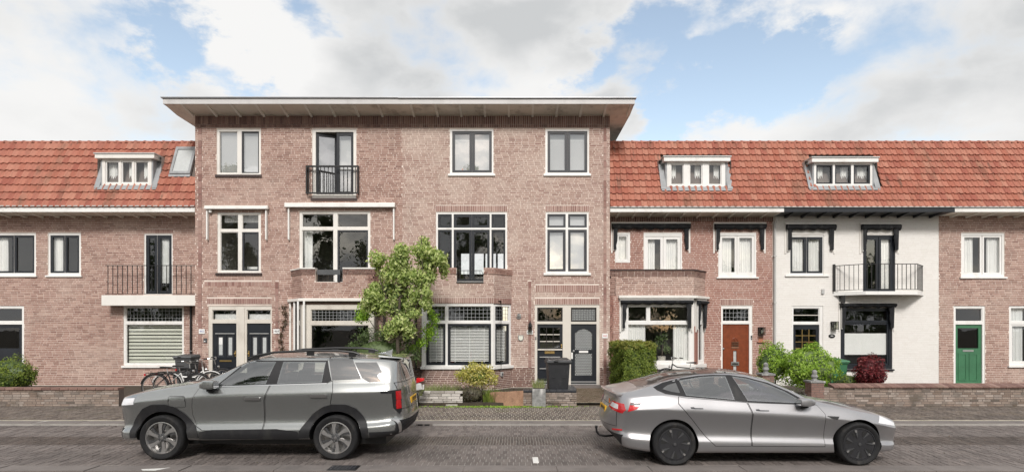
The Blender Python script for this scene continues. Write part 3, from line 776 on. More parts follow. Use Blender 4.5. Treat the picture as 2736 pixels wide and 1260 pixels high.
# ------------------------------------------------------------------ house B : left half of the tall pair
HB = base('brick_house', 'left half of the tall brick pair, with white window frames and long white awning', 'house', (-7.1, 19, GZ), 'tall flat-roofed pair')
BB = Pieces()
w2a = R4(579,697,345,467); d2b = R4(834,952,345,522); w1a = R4(581,697,567,728.5); w1b = R4(800,989.4,565,760); dB = R4(557,726,817,1031)
bayB = (-7.3, -4.5, .5, 2.93)
ops = [w2a, d2b, w1a, w1b, dB, bayB]
ZT = 9.24
wallB = facade(HB, XB0, XM, ZT, ops, 'mortar_light')
zf = fz(341.6)
colL = (fx(530), fx(539.5), .16, zf); colM = (fx(736), fx(744.5), .16, fz(752)); lint = R4(553,726,797,812); band = R4(546,726,752,764)
plB = (XB0, XM, .16, fz(985))
BB.running(F0, XB0, XM, .16, zf - .012, ops + [colL, colM, lint, band, plB], 'brick_rose')
BB.running(F0, XB0, XM, .16, fz(985), ops + [colL, colM], 'brick_plinth', d=.012)
BB.stack(F0, *colL, 'brick_soldier'); BB.stack(F0, *colM, 'brick_soldier')
BB.soldier(F0, *lint, 'brick_soldier'); BB.soldier(F0, *band, 'brick_soldier', w=.11)
BB.soldier(F0, XB0, XM, zf + .11, ZT - .025, 'brick_frieze', w=.062, d=.022); BB.soldier(F0, XB0, XM, zf, zf + .105, 'brick_frieze', w=.062, d=.03)
# second floor
u0, u1, z0, z1 = w2a; mid = (fx(634), fx(645)); b = .06
w = window(HB, F0, *w2a, [(u0 + .075, mid[0], z0 + .06, z1 - .07, False, 'glass_bright'), (mid[1], u1 - .07, z0 + .06, z1 - .07, .04, 'glass_bright')], sill=dict(tiles=True, over=.04, h=.085, d=.05))
curtain(w, F0, u0 + .08, u1 - .08, z0, z1, 'blind_gray', d=-.15, amp=.004, folds=.3)
u0, u1, z0, z1 = d2b; x0, x1 = fx(843), fx(944)
w = window(HB, F0, *d2b, [(x0, x1, z0 + .04, z1 - .09, 'void')], sill=dict(h=.09, over=-.01, d=.03), rm=2.4, name='balcony_door')
m = (x0 + x1) / 2 + .06
f2 = Fr(x0 + .01, 19.06, math.cos(.38), math.sin(.38))     # the leaf that stands ajar, swung inwards
for fr, a, c in ((f2, 0, m - x0 - .02), (F0, m, x1 - .005)):
    dd = -.04 if fr is F0 else 0
    hole = (a + .085, c - .085, z0 + .14, z1 - .20)
    lf = plate(MB(), fr, a, c, z0 + .045, z1 - .1, [hole], dd - .01, dd - .06).build('door_leaf', 'dark_paint', w, fix=False)
    q = MB(); fr.box(q, hole[0] - .005, hole[1] + .005, hole[2] - .005, hole[3] + .005, dd - .04, dd - .033); q.build('pane', 'glass_bright', w)
curtain(w, F0, m + .05, x1, z0 + .9, z1, 'blind_gray', d=-.2, amp=.003, folds=.3)
tl = MB(); F0.box(tl, u0 - .04, u1 + .04, z0 - .175, z0 - .095, -.04, .04); tl.build('sill_course', 'sill_tile', w)
rl = railing(HB, F0, fx(822) + .03, fx(960) - .03, fz(520), fz(445.6), 13, d=.14, r=.011, rail=.026, name='balcony_railing')
# first floor, narrow window with blind
u0, u1, z0, z1 = w1a; t0, t1 = fz(619.4), fz(612.4); m0, m1 = fx(636), fx(646)
w = window(HB, F0, *w1a, [(u0 + .085, m0, z0 + .07, t0, False), (m1, u1 - .08, z0 + .07, t0, .05), (u0 + .085, m0, t1, z1 - .075, False), (m1, u1 - .08, t1, z1 - .075, False)], sill=dict(tiles=True, over=.05, h=.085, d=.05))
curtain(w, F0, u0 + .09, u1 - .09, fz(590), z1, 'blind_white', d=-.3, amp=.01)
bx = MB(); F0.box(bx, u0 + .75, u1 - .15, z0 + .0, z0 + .26, -.9, -.5); bx.build('cabinet', 'blind_white', w)
# first floor, wide window over the bay
u0, u1, z0, z1 = w1b; t0, t1 = fz(614.3), fz(606.6); m0, m1 = fx(891), fx(901)
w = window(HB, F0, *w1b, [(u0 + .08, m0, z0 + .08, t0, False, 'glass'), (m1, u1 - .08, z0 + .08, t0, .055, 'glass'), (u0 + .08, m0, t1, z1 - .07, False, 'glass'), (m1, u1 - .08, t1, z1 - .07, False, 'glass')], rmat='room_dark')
curtain(w, F0, u0 + .09, u0 + .36, z0, t0, 'curtain_sheer', d=-.25)
# long folded roller awnings
for a, c, t, bt, la in ((552, 720.6, 551.5, 560.5, (557, 714)), (764.4, 1057.6, 543.7, 555.5, (774, 1053.5))):
    m = MB(); m.box(fx(a), fx(c), 18.84, 18.985, fz(bt), fz(t)); aw = m.build('awning_box', 'white_paint', HB, bevel=.02)
    m = MB(); m.box(fx(a) + .02, fx(c) - .02, 18.815, 18.839, fz(bt) + .0, fz(t) - .05); m.build('front_bar', 'clean_white', aw)
    for px in la:
        m = MB(); m.box(fx(px) - .025, fx(px) + .025, 18.93, 18.985, fz(642), fz(bt) - .002); m.build('arm', 'white_paint', aw, bevel=.006)
        m = MB(); m.box(fx(px) - .02, fx(px) + .02, 18.885, 18.929, fz(642) + .02, fz(bt) - .03); m.build('arm_rod', 'clean_white', aw)
cm = base('security_camera', 'small white dome camera under the left awning box', 'camera', (fx(565), 18.9, fz(565)))
m = MB(); m.lathe([(.001, .05), (.05, .045), (.055, .0), (.04, -.04), (.001, -.055)], 'z', 14, (fx(565), 18.93, fz(566))); m.build('housing', 'clean_white', cm, smooth=True)
m = MB(); m.lathe([(.001, -.065), (.026, -.055), (.03, -.035)], 'z', 12, (fx(565), 18.93, fz(566))); m.build('lens', 'ink_black', cm, smooth=True)
m = MB(); m.box(fx(565) - .015, fx(565) + .015, 18.93, 18.999, fz(566) + .02, fz(566) + .045); m.build('bracket', 'clean_white', cm)
# pair of front doors
u0, u1, z0, z1 = dB
tA = R4(566,631,827,854); tB = R4(658.5,723,827,854); lA = R4(566.5,631,863,1026); lB = R4(658.8,722.5,863,1026)
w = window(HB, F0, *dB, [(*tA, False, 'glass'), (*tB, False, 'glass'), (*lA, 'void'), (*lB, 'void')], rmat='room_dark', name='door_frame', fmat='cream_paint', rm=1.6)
mp = MB(); F0.box(mp, fx(637), fx(653), .2, fz(822), -.017, .004); mp.build('centre_post', 'cream_paint', w, bevel=.004)
for q in (tA, tB): curtain(w, F0, q[0], q[1], q[2], q[2] + .2, 'curtain_sheer', d=-.2, amp=.005)
for i, q in enumerate((lA, lB)):
    o, hs, RR = door(HB, F0, *q, 'dark_paint', 'two_slit', 'frost')
    for h in hs:
        m = plate(MB(), F0, h[0] - .045, h[1] + .045, h[2] - .05, h[3] + .05, [h], -.045, -.059); m.build('moulding', 'dark_paint', o, fix=False)
        m = MB(); F0.box(m, h[0] - .05, h[1] + .05, h[3] + .055, h[3] + .075, -.059, -.03); m.build('cornice_strip', 'zinc', o)
        m = plate(MB(), F0, h[0] + .002, h[1] - .002, h[2] + .002, h[3] - .002, [(h[0] + .05, h[1] - .05, h[2] + .06, h[3] - .06)], -.075, -.087); m.build('inner_frame', 'anthracite', o, fix=False)
    a = RR(.28,.78,.37,.395); m = MB(); F0.box(m, *a, -.059, -.045); m.build('letter_slot', 'brass', o, bevel=.004)
    a = RR(.15,.85,.03,.30); m = plate(MB(), F0, *a, [(a[0] + .05, a[1] - .05, a[2] + .05, a[3] - .05)], -.045, -.0595); m.build('bottom_panel', 'dark_paint', o, fix=False)
    kx = q[1] - .05 if i == 0 else q[0] + .05
    m = MB(); m.lathe([(.001, -.06), (.03, -.055), (.034, -.035), (.018, -.02), (.018, .0), (.028, .001)], 'y', 12, (kx, 19.058, fz(944))); m.build('knob', 'brass', o, smooth=True)
    m = MB(); F0.box(m, kx - .02, kx + .02, fz(952), fz(936), -.0595, -.052); m.build('lock_plate', 'brass', o)
    if i == 0: m = MB(); F0.box(m, hs[0][0] + .02, hs[0][1] - .02, fz(919.5), fz(900), -.0865, -.0845); m.build('paper_notice', 'plate_white', o)
st = MB(); F0.box(st, u0 - .02, u1 + .02, GZ - .02, fz(1027), -.1, .22); st.build('doorstep', 'stone_grey', HB, bevel=.01)
# bay with balcony parapet
FBl, FBf, FBr = Fr(-7.35, 19, .565, -.65), Fr(-6.785, YB), Fr(-4.45, YB, 0, 1)
gB = (fx(843, YB) + 6.785, fx(915.7, YB) + 6.785, 3.628)
parapet(HB, BB, [(FBl, .861, 0), (FBf, 2.335, 1), (FBr, .65, 0)], 3.10, 4.04, 3.86, gB, 'brick_rose', 'brick_plinth', 'mortar_light', white_cap=True, soldier=False)
polyB = [(-7.33, 18.99), (-6.78, YB + .01), (-4.46, YB + .01), (-4.46, 18.99)]
floor_poly(HB, polyB, 2.95, 3.55, 'mortar_dark', 'balcony_floor')
rl = railing(HB, FBf, gB[0] + .02, gB[1] - .02, 3.64, 3.97, 7, d=-.05, r=.007, rail=.01, ends=False, name='balcony_railing')
pb = base('planter_box', 'grey planter box hung on the iron railing of the left balcony', 'planter', (FBf.p(gB[0] + .4, 3.8)))
m = plate(MB(), FBf, gB[0] + .06, gB[0] + .80, 3.86, 4.02, [], .02, .004); m.build('front', 'bin_grey', pb)
m = MB(); FBf.box(m, gB[0] + .06, gB[0] + .80, 3.86, 4.0, -.2, .003); m.build('trough', 'bin_grey', pb)
m = MB(); FBf.box(m, gB[0] + .72, gB[0] + .80, 3.62, 3.86, -.1, .02); m.build('bracket', 'dark_paint', pb)
m = MB(); FBf.box(m, gB[0] + .635, gB[0] + .705, 3.62, 3.859, -.02, .015); m.build('white_post', 'clean_white', pb)
# white cornice and window of the bay
def Fb(fr): return fr
for fr, L in ((FBl, .861), (FBf, 2.335), (FBr, .65)):
    m = MB(); fr.box(m, -.07, L + .07, 3.005, 3.095, -.05, .13); m.build('bay_cornice', 'white_paint', HB, bevel=.008)
    m = MB(); fr.box(m, 0, L, 2.80, 3.0, -.08, -.03); m.build('bay_lintel', 'brick_frieze', HB)
    br_z = fz(985, YB)
    plate(MB(), fr, 0, L, .1, br_z, [], 0, -.12).build('bay_base', 'mortar_light', HB, fix=False)
    BB.running(fr, 0, L, .16, br_z - .06, [], 'brick_plinth')
o = -6.785
fo = (.0, 2.335, fz(985, YB), 2.90)
c1 = Rb(830,985,826,858,o); c2 = (c1[0], c1[1], fz(962, YB), fz(868, YB))
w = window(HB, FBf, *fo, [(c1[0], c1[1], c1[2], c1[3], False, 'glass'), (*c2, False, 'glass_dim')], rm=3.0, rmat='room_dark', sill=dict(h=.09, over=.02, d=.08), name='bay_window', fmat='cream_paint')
lead_glass(w, FBf, *c1, 16, 4)
w = window(HB, FBl, .02, .84, fo[2], 2.90, [(.26, .62, fz(868), fz(860) + .55 - .55, 'void')] if False else [(.26, .66, .95, fz(868), False, 'glass'), (.26, .66, fz(858), fz(826), False, 'glass')], rm=False, sill=dict(h=.09, over=.02, d=.08), name='bay_window', fmat='cream_paint')
curtain(w, FBl, .27, .65, .95, fz(868), 'curtain_sheer', d=-.16)
plate(MB(), FBr, .0, .65, fo[2], 2.90, [], -.02, -.1).build('bay_side_panel', 'cream_paint', HB, fix=False)
for (x, y) in ((-7.12, 18.62), (-6.86, 18.24), (-6.66, 18.22)):
    m = MB(); m.box(x - .028, x + .028, y - .02, y + .02, 1.15, 3.0); m.build('awning_arm', 'clean_white', HB, bevel=.005)
m = MB(); m.box(fx(777) - .03, fx(777) + .03, 18.93, 18.99, .9, 3.0); m.build('side_trim', 'white_paint', HB)
BB.flush(HB)
eaves(HB, -11.2, XM, 18.25, ZT, 9.32, 9.50, 'fascia_grey', 'soffit_paint', .79, endL=-11.2, off=.53)
MB().box(-11.16, XM, 18.3, 27, 9.44, 9.52).build('roof_slab', 'bitumen', HB)

# ------------------------------------------------------------------ house C : right half
HC = base('brick_house', 'right half of the tall brick pair, with dark casements and slatted bay blinds', 'house', (-.2, 19, GZ), 'tall flat-roofed pair')
BC = Pieces()
w2c = R4(1202,1318.5,345,465); w2d = R4(1457,1574,345,465); w1c = R4(1165,1355,566.5,756); w1d = R4(1457.7,1573,566.5,728.6); dC = R4(1429,1602,814,1031)
bayC = (-2.86, -.08, .5, 2.9)
ops = [w2c, w2d, w1c, w1d, dC, bayC]
wallC = facade(HC, XM, XC1, ZT, ops, 'mortar_pale')
colR = (fx(1612), fx(1620.5), .16, zf); colN = (fx(1411), fx(1420), fz(981), fz(751))
l1 = R4(1165,1355,549,565.5); l2 = R4(1457,1574,549,565.5); l3 = R4(1429,1602,797,813); l4 = R4(1431,1600,761,780); plC = (XM, XC1, .16, fz(981))
BC.running(F0, XM, XC1, .16, zf - .012, ops + [colR, colN, l1, l2, l3, l4, plC], 'brick_pale')
BC.running(F0, XM, XC1, .16, fz(981), ops + [colR], 'brick_plinth', d=.012)
BC.stack(F0, *colR, 'brick_soldier'); BC.stack(F0, *colN, 'brick_soldier')
for q in (l1, l2, l3): BC.soldier(F0, *q, 'brick_soldier')
BC.soldier(F0, *l4, 'brick_soldier', rows=1)
BC.soldier(F0, XM, XC1, zf + .11, ZT - .025, 'brick_frieze', w=.062, d=.022); BC.soldier(F0, XM, XC1, zf, zf + .105, 'brick_frieze', w=.062, d=.03)
for q, i in ((w2c, 0), (w2d, 1)):
    u0, u1, z0, z1 = q; m = (u0 + u1) / 2
    w = window(HC, F0, *q, [(u0 + .075, m + .012, z0 + .05, z1 - .06, .09, 'glass_bright'), (m + .013, u1 - .055, z0 + .05, z1 - .06, .09, 'glass_bright')], sill=dict(h=.07, over=.06, d=.06), smat='anthracite', fmat='clean_white', rm=3.5)
    rb = MB(); F0.box(rb, u0 + .1, u1 - .1, z0 + .06, z1 - .36, -.16, -.155); rb.build('roller_blind', 'blind_gray', w)
    rb = MB(); F0.box(rb, u0 + .1, u1 - .1, z1 - .36, z1 - .32, -.17, -.15); rb.build('blind_bar', 'blind_white', w)
    rb = MB(); F0.box(rb, u0 + .1, u1 - .1, z1 - .319, z1 - .05, -.21, -.205); rb.build('blind_top', 'curtain_sheer', w)
u0, u1, z0, z1 = w1d; t0, t1 = fz(613), fz(607.5); m0, m1 = fx(1511.5), fx(1518)
w = window(HC, F0, *w1d, [(u0 + .06, m0, z0 + .05, t0, .085, 'glass_bright'), (m1, u1 - .06, z0 + .05, t0, .085, 'glass_bright'), (u0 + .06, m0, t1, z1 - .06, .07, 'glass_bright'), (m1, u1 - .06, t1, z1 - .06, .07, 'glass_bright')], sill=dict(h=.08, over=.07, d=.06), fmat='clean_white')
rb = MB(); F0.box(rb, u0 + .08, u1 - .08, z0 + .03, z1 - .05, -.17, -.16); rb.build('roller_blind', 'blind_gray', w)
# first floor living room window, seen through to the garden side
u0, u1, z0, z1 = w1c; t0, t1 = fz(613), fz(608); a0, a1, b0, b1 = fx(1207), fx(1212), fx(1308.5), fx(1313)
mm = (a1 + b0) / 2
cells = [(u0 + .06, a0, t1, z1 - .065, .07), (a1, mm, t1, z1 - .065, .09), (mm + .001, b0, t1, z1 - .065, .09), (b1, u1 - .06, t1, z1 - .065, .07),
         (u0 + .06, a0, z0 + .06, t0, .065), (a1, mm, z0 + .06, t0, .085), (mm + .001, b0, z0 + .06, t0, .085), (b1, u1 - .06, z0 + .06, t0, .065)]
w = window(HC, F0, *w1c, cells, fmat='clean_white', rm=False, smat='dark_paint')
yb = 26.4; bk = [(fx(1232, yb), fx(1255, yb), fz(732, yb), fz(677, yb)), (fx(1268, yb), fx(1292, yb), fz(732, yb), fz(677, yb)), (fx(1297, yb), fx(1325, yb), fz(732, yb), fz(677, yb)), (fx(1330, yb), fx(1352, yb), fz(732, yb), fz(677, yb))]
room(w, F0, u0 - .6, u1 + .3, z0 - .3, z1 + .1, yb - 19, 'room_wall', back=bk)
sh = MB(); F0.box(sh, fx(1235), fx(1350), z0 + .02, z0 + .32, -2.2, -1.2); sh.build('sofa', 'room_dark', w)
# bay
FCl, FCf, FCr = Fr(-2.92, 19, 0, -1), Fr(-2.92, YB), Fr(-.595, YB, .585, .65)
o = -2.92; gC = (fx(1219.5, YB) - o, fx(1292, YB) - o, 3.63)
parapet(HC, BC, [(FCl, .65, 0), (FCf, 2.325, 1), (FCr, .8745, 0)], 2.935, 4.085, 3.88, gC, 'brick_pale', 'brick_rose', 'mortar_pale')
polyC = [(-2.9, 18.99), (-2.9, YB + .02), (-.6, YB + .02), (-.04, 18.99)]
floor_poly(HC, polyC, 2.90, 3.55, 'mortar_dark', 'balcony_floor')
rl = railing(HC, FCf, gC[0] + .05, gC[1] - .05, 3.66, 4.0, 6, d=.01, r=.007, rail=.009, ends=False, name='balcony_railing')
m = MB(); FCf.box(m, gC[0], gC[1], 3.59, 3.629, -.1, .03); m.build('threshold_plate', 'black_iron', HC)
for s, uu in ((-1, gC[0] + .06), (1, gC[1] - .06)):
    m = MB(); m.tube([FCf.p(uu, 3.97, .01), FCf.p(uu + s * .03, 3.9, .01), FCf.p(uu + s * .075, 3.86, .01)], .01); m.build('curl', 'black_iron', rl)
zs = fz(984.5, YB); zt = 2.93
up = (fz(857, YB), fz(817, YB)); lo = (fz(975, YB), fz(864, YB)); n0, n1 = fx(1138, YB) - o, fx(1190, YB) - o; c0, c1_ = fx(1196, YB) - o, fx(1312, YB) - o
w = window(HC, FCf, 0.0, 2.325, zs + .08, zt, [(n0, n1, *up, False, 'glass'), (c0, c1_, *up, False, 'glass'), (n0, n1, *lo, .075, 'glass'), (c0, c1_, *lo, .075, 'glass')], fmat='clean_white', smat='dark_paint', sill=dict(h=.09, over=.03, d=.07), rm=3.2, rmat='room_dark', name='bay_window')
lead_glass(w, FCf, n0, n1, *up, 5, 4); lead_glass(w, FCf, c0, c1_, *up, 11, 4)
slat_blind(w, FCf, n0 + .08, n1 - .08, lo[0] + .08, lo[1] - .08); slat_blind(w, FCf, c0 + .08, c1_ - .08, lo[0] + .08, lo[1] - .08)
w = window(HC, FCr, .0, .8745, zs + .08, zt, [(.10, .78, *up, False, 'glass'), (.10, .78, *lo, .075, 'glass')], fmat='clean_white', smat='dark_paint', sill=dict(h=.09, over=.03, d=.07), rm=False, name='bay_window')
lead_glass(w, FCr, .10, .78, *up, 5, 4); slat_blind(w, FCr, .18, .70, lo[0] + .08, lo[1] - .08)
plate(MB(), FCl, .0, .65, zs, zt, [], -.02, -.1).build('bay_side_panel', 'clean_white', HC, fix=False)
for fr, L in ((FCl, .65), (FCf, 2.325), (FCr, .8745)):
    plate(MB(), fr, 0, L, .1, zs - .002, [], 0, -.12).build('bay_base', 'mortar_light', HC, fix=False)
    BC.running(fr, 0, L, .16, zs - .01, [], 'brick_plinth')
# front doors
u0, u1, z0, z1 = dC
tA = R4(1435.5,1503.5,821,858); tB = R4(1525.5,1594,821,859); lA = R4(1435.5,1503.5,865,1027); lB = R4(1525.5,1594,865,1027)
w = window(HC, F0, *dC, [(*tA, .045, 'glass_dim'), (*tB, .035, 'frost_dark'), (*lA, 'void'), (*lB, 'void')], rmat='room_wall', rm=1.6, name='door_frame', fmat='cream_paint', smat='wood_dark')
o1, hs, RR = door(HC, F0, *lA, 'dark_paint', 'grid', 'glass_dim'); h = hs[0]
for k in (1, 2):
    u = h[0] + (h[1] - h[0]) * k / 3; m = MB(); F0.box(m, u - .014, u + .014, h[2], h[3], -.086, -.064); m.build('muntin', 'wood_dark', o1)
for k in (1, 2):
    z = h[2] + (h[3] - h[2]) * k / 3; m = MB(); F0.box(m, h[0], h[1], z - .014, z + .014, -.0855, -.0645); m.build('muntin', 'cream_paint', o1)
m = MB(); F0.box(m, lA[0] + .01, lA[1] - .01, fz(935), fz(931.5), -.0595, -.02); m.build('mid_rail', 'cream_paint', o1)
a = (fx(1455.5), fx(1482), fz(944.5), fz(938)); m = MB(); F0.box(m, *a, -.0595, -.05); m.build('letter_slot', 'brass', o1, bevel=.003)
for pz in ((982, 954), (1014, 985)):
    a = (lA[0] + .08, lA[1] - .08, fz(pz[0]), fz(pz[1])); m = plate(MB(), F0, *a, [(a[0] + .05, a[1] - .05, a[2] + .05, a[3] - .05)], -.045, -.0595); m.build('panel_moulding', 'dark_paint', o1, fix=False)
    m = MB(); F0.box(m, a[0], a[1], a[3] + .002, a[3] + .022, -.0595, -.035); m.build('panel_ledge', 'zinc', o1)
for pz in (921, 927):
    m = MB(); m.lathe([(.001, -.055), (.024, -.05), (.028, -.03), (.014, -.018), (.014, .0)], 'y', 12, (fx(1500.5), 19.058, fz(pz))); m.build('knob', 'brass', o1, smooth=True)
o2, hs, RR = door(HC, F0, *lB, 'dark_paint', 'two_light', 'frost_dark')
pat = None
for h in hs:                      # pressed-pattern glass: rows of little domes
    nx, nz = 10, max(6, round((h[3] - h[2]) / .052)); m = MB()
    for j in range(nz):
        for i in range(nx):
            u = h[0] + (i + .5 + (.5 if j % 2 else 0)) * (h[1] - h[0]) / (nx + .5); z = h[2] + (j + .5) * (h[3] - h[2]) / nz
            if h is hs[1] and z > h[3] - .17 + .17 * math.sin(math.pi * (u - h[0]) / (h[1] - h[0])) - .02: continue
            rr = .018; k = len(m.v); m.v.append(F0.p(u, z, -.0875 + .013))
            for q in range(6): m.v.append(F0.p(u + rr * math.cos(q * math.pi / 3), z + rr * math.sin(q * math.pi / 3), -.0875))
            for q in range(6): m.f.append((k, k + 1 + q, k + 1 + (q + 1) % 6))
    m.build('pressed_pattern', 'frost', o2, smooth=True, fix=False)['kind'] = 'stuff'
h = hs[1]; poly = [(h[0] - .01, h[3] + .01)]                  # arched head of the upper light
for i in range(13): t = i / 12; poly.append((h[0] - .01 + (h[1] - h[0] + .02) * t, h[3] - .16 + .15 * math.sin(math.pi * t)))
poly.append((h[1] + .01, h[3] + .01))
m = MB(); m.prism(poly, lambda a, b: F0.p(a, b, -.0605), lambda a, b: F0.p(a, b, -.084)); m.build('arched_head', 'dark_paint', o2)
m = MB(); F0.box(m, fx(1547.5), fx(1572), fz(942), fz(936), -.0595, -.05); m.build('letter_slot', 'clean_white', o2, bevel=.003)
m = MB(); F0.box(m, fx(1526.5), fx(1531), fz(958), fz(941), -.0595, -.045); m.build('lock_plate', 'clean_white', o2)
m = MB(); m.lathe([(.001, -.06), (.03, -.055), (.034, -.03), (.016, -.02), (.016, .0)], 'y', 12, (fx(1533), 19.058, fz(937))); m.build('knob', 'steel', o2, smooth=True)
for q in (lA, lB):
    for pz in (1018.5, 1024.5):
        m = MB(); F0.box(m, q[0], q[1], fz(pz) - .02, fz(pz), -.0595, -.02 - (.01 if pz > 1020 else 0)); m.build('weather_bar', 'zinc', o1 if q is lA else o2)
q = tB; m = MB()
for j in range(6):
    for i in range(14):
        u = q[0] + .05 + (i + .5) * (q[1] - q[0] - .1) / 14; z = q[2] + .05 + (j + .5) * (q[3] - q[2] - .1) / 6; rr = .016; k = len(m.v); m.v.append(F0.p(u, z, -.06))
        for a in range(6): m.v.append(F0.p(u + rr * math.cos(a * math.pi / 3), z + rr * math.sin(a * math.pi / 3), -.0725))
        for a in range(6): m.f.append((k, k + 1 + a, k + 1 + (a + 1) % 6))
m.build('pressed_pattern', 'frost', w, smooth=True, fix=False)['kind'] = 'stuff'
st = MB(); F0.box(st, u0 - .02, u1 + .02, GZ - .02, fz(1027), -.1, .2); st.build('doorstep', 'concrete_band', HC, bevel=.01)
vt = plate(MB(), F0, fx(1376), fx(1394), fz(1032), fz(1016), [(fx(1377) + i * .045, fx(1377) + i * .045 + .018, fz(1031), fz(1017)) for i in range(4)], .022, .006); vt.build('air_vent', 'brick_plinth', HC, fix=False)
BC.flush(HC)
eaves(HC, XM, 3.94, 18.25, ZT, 9.32, 9.49, 'fascia_grey', 'soffit_paint', .79, endR=3.94, off=.36)
MB().box(XM, 3.9, 18.3, 27, 9.43, 9.51).build('roof_slab', 'bitumen', HC)

# things fixed to the tall pair
number_plate('white number plate on the corner pilaster, left of the paired dark doors', F0, fx(540.3), fz(884.5), .20, .155, '465', 'ink_blue', .10)
number_plate('white number plate between the paired dark doors and the dry climber', F0, fx(740), fz(884.5), .21, .155, '464', 'ink_black', .10)
number_plate('white enamel number plate just under the coach lantern', F0, fx(1415.5), fz(887), .21, .135, '466', 'ink_black', .125)
number_plate('small white number plate with red figures above the hedge', F0, fx(1616), fz(896.5), .19, .155, '460', 'ink_red', .09)
bell = base('door_bell', 'small bell box with white button beside the leftmost dark door', 'bell', F0.p(fx(549), fz(910)))
m = MB(); F0.box(m, fx(544.5), fx(554), fz(914), fz(903), .011, .03); m.build('box', 'bin_grey', bell, bevel=.004)
m = MB(); F0.box(m, fx(546), fx(550), fz(912.5), fz(910), .0305, .036); m.build('button', 'plate_white', bell)
lan = base('wall_lantern', 'black coach lantern on the brick pilaster above the 466 plate', 'lamp', F0.p(fx(1416), fz(872), 0))
c = F0.p(fx(1416), 0, .14)
m = MB(); m.lathe([(.001, fz(857)), (.012, fz(858)), (.022, fz(861)), (.055, fz(865)), (.07, fz(872)), (.072, fz(872.5)), (.05, fz(872.6))], 'z', 8, (c[0], c[1], 0)); m.build('roof', 'black_iron', lan)
m = MB(); m.lathe([(.066, fz(873)), (.05, fz(885)), (.03, fz(886.5)), (.001, fz(888))], 'z', 6, (c[0], c[1], 0)); m.build('glass_body', 'glass_dim', lan)
m = MB()
for i in range(6):
    a = i * math.pi / 3; m.tube([(c[0] + .068 * math.cos(a), c[1] + .068 * math.sin(a), fz(873)), (c[0] + .052 * math.cos(a), c[1] + .052 * math.sin(a), fz(885))], .006, 4)
m.build('cage', 'black_iron', lan)
m = MB(); m.tube([F0.p(fx(1416), fz(868), .02), F0.p(fx(1416), fz(864), .08), (c[0], c[1], fz(862))], .012); F0.box(m, fx(1416) - .04, fx(1416) + .04, fz(876), fz(862), .021, .035); m.build('bracket', 'black_iron', lan)
orn = base('wall_ornament', 'small round cast wall ornament between bay window and lantern', 'ornament', F0.p(fx(1386.5), fz(844)))
m = MB(); m.tube([F0.p(fx(1386.8) + .055 * math.cos(i * math.pi / 6), fz(842) + .055 * math.sin(i * math.pi / 6), .03) for i in range(12)], .014, 6, closed=True); m.build('ring', 'stone_grey', orn, smooth=True)
m = MB(); m.tube([F0.p(fx(1386) + .075 * math.cos(i * math.pi / 8 + math.pi), fz(845.5) + .06 * math.sin(i * math.pi / 8 + math.pi), .025) for i in range(9)], .016, 6); m.build('wreath', 'stone_grey', orn, smooth=True)
m = MB(); m.lathe([(.001, .045), (.03, .04), (.055, .012)], 'y', 12, (fx(1386.8), 19 - .055, fz(842))); 
m = MB(); F0.box(m, fx(1386.8) - .03, fx(1386.8) + .03, fz(842) - .03, fz(842) + .03, .007, .032); m.build('boss', 'stone_grey', orn, bevel=.01)
sh = base('wall_shield', 'small grey-green shield plaque on the brick right of the bay', 'plaque', F0.p(fx(1391.5), fz(902.7)))
poly = [(-.09, .10), (.09, .10), (.09, -.02), (.06, -.075), (0, -.10), (-.06, -.075), (-.09, -.02)]
m = MB(); m.prism(poly, lambda a, b: F0.p(fx(1391.5) + a, fz(902.7) + b, .03), lambda a, b: F0.p(fx(1391.5) + a, fz(902.7) + b, .009)); m.build('shield', 'stone_grey', sh)
m = MB(); m.prism([(a * .75, b * .75) for a, b in poly], lambda a, b: F0.p(fx(1391.5) + a, fz(902.7) + b, .036), lambda a, b: F0.p(fx(1391.5) + a, fz(902.7) + b, .0301)); m.build('crest', 'blind_sage', sh)
eb = base('outdoor_socket', 'small grey socket box on the plinth under the bay window', 'socket', FCr.p(.35, fz(996)))
m = MB(); FCr.box(m, .30, .39, fz(1001), fz(990), .013, .07); m.build('box', 'zinc', eb, bevel=.006)
m = MB(); FCr.box(m, .315, .375, fz(999), fz(993), .0705, .078); m.build('flap', 'bin_grey', eb)
lk = base('key_safe', 'small black key safe on the left post of the right-hand doors', 'key safe', F0.p(fx(1431.6), fz(903)))
m = MB(); F0.box(m, fx(1430.4), fx(1433), fz(906), fz(899), -.0165, .02); m.build('box', 'black_iron', lk, bevel=.003)
m = MB(); F0.box(m, fx(1431), fx(1432.5), fz(903.5), fz(900.5), .0205, .025); m.build('dial', 'zinc', lk)
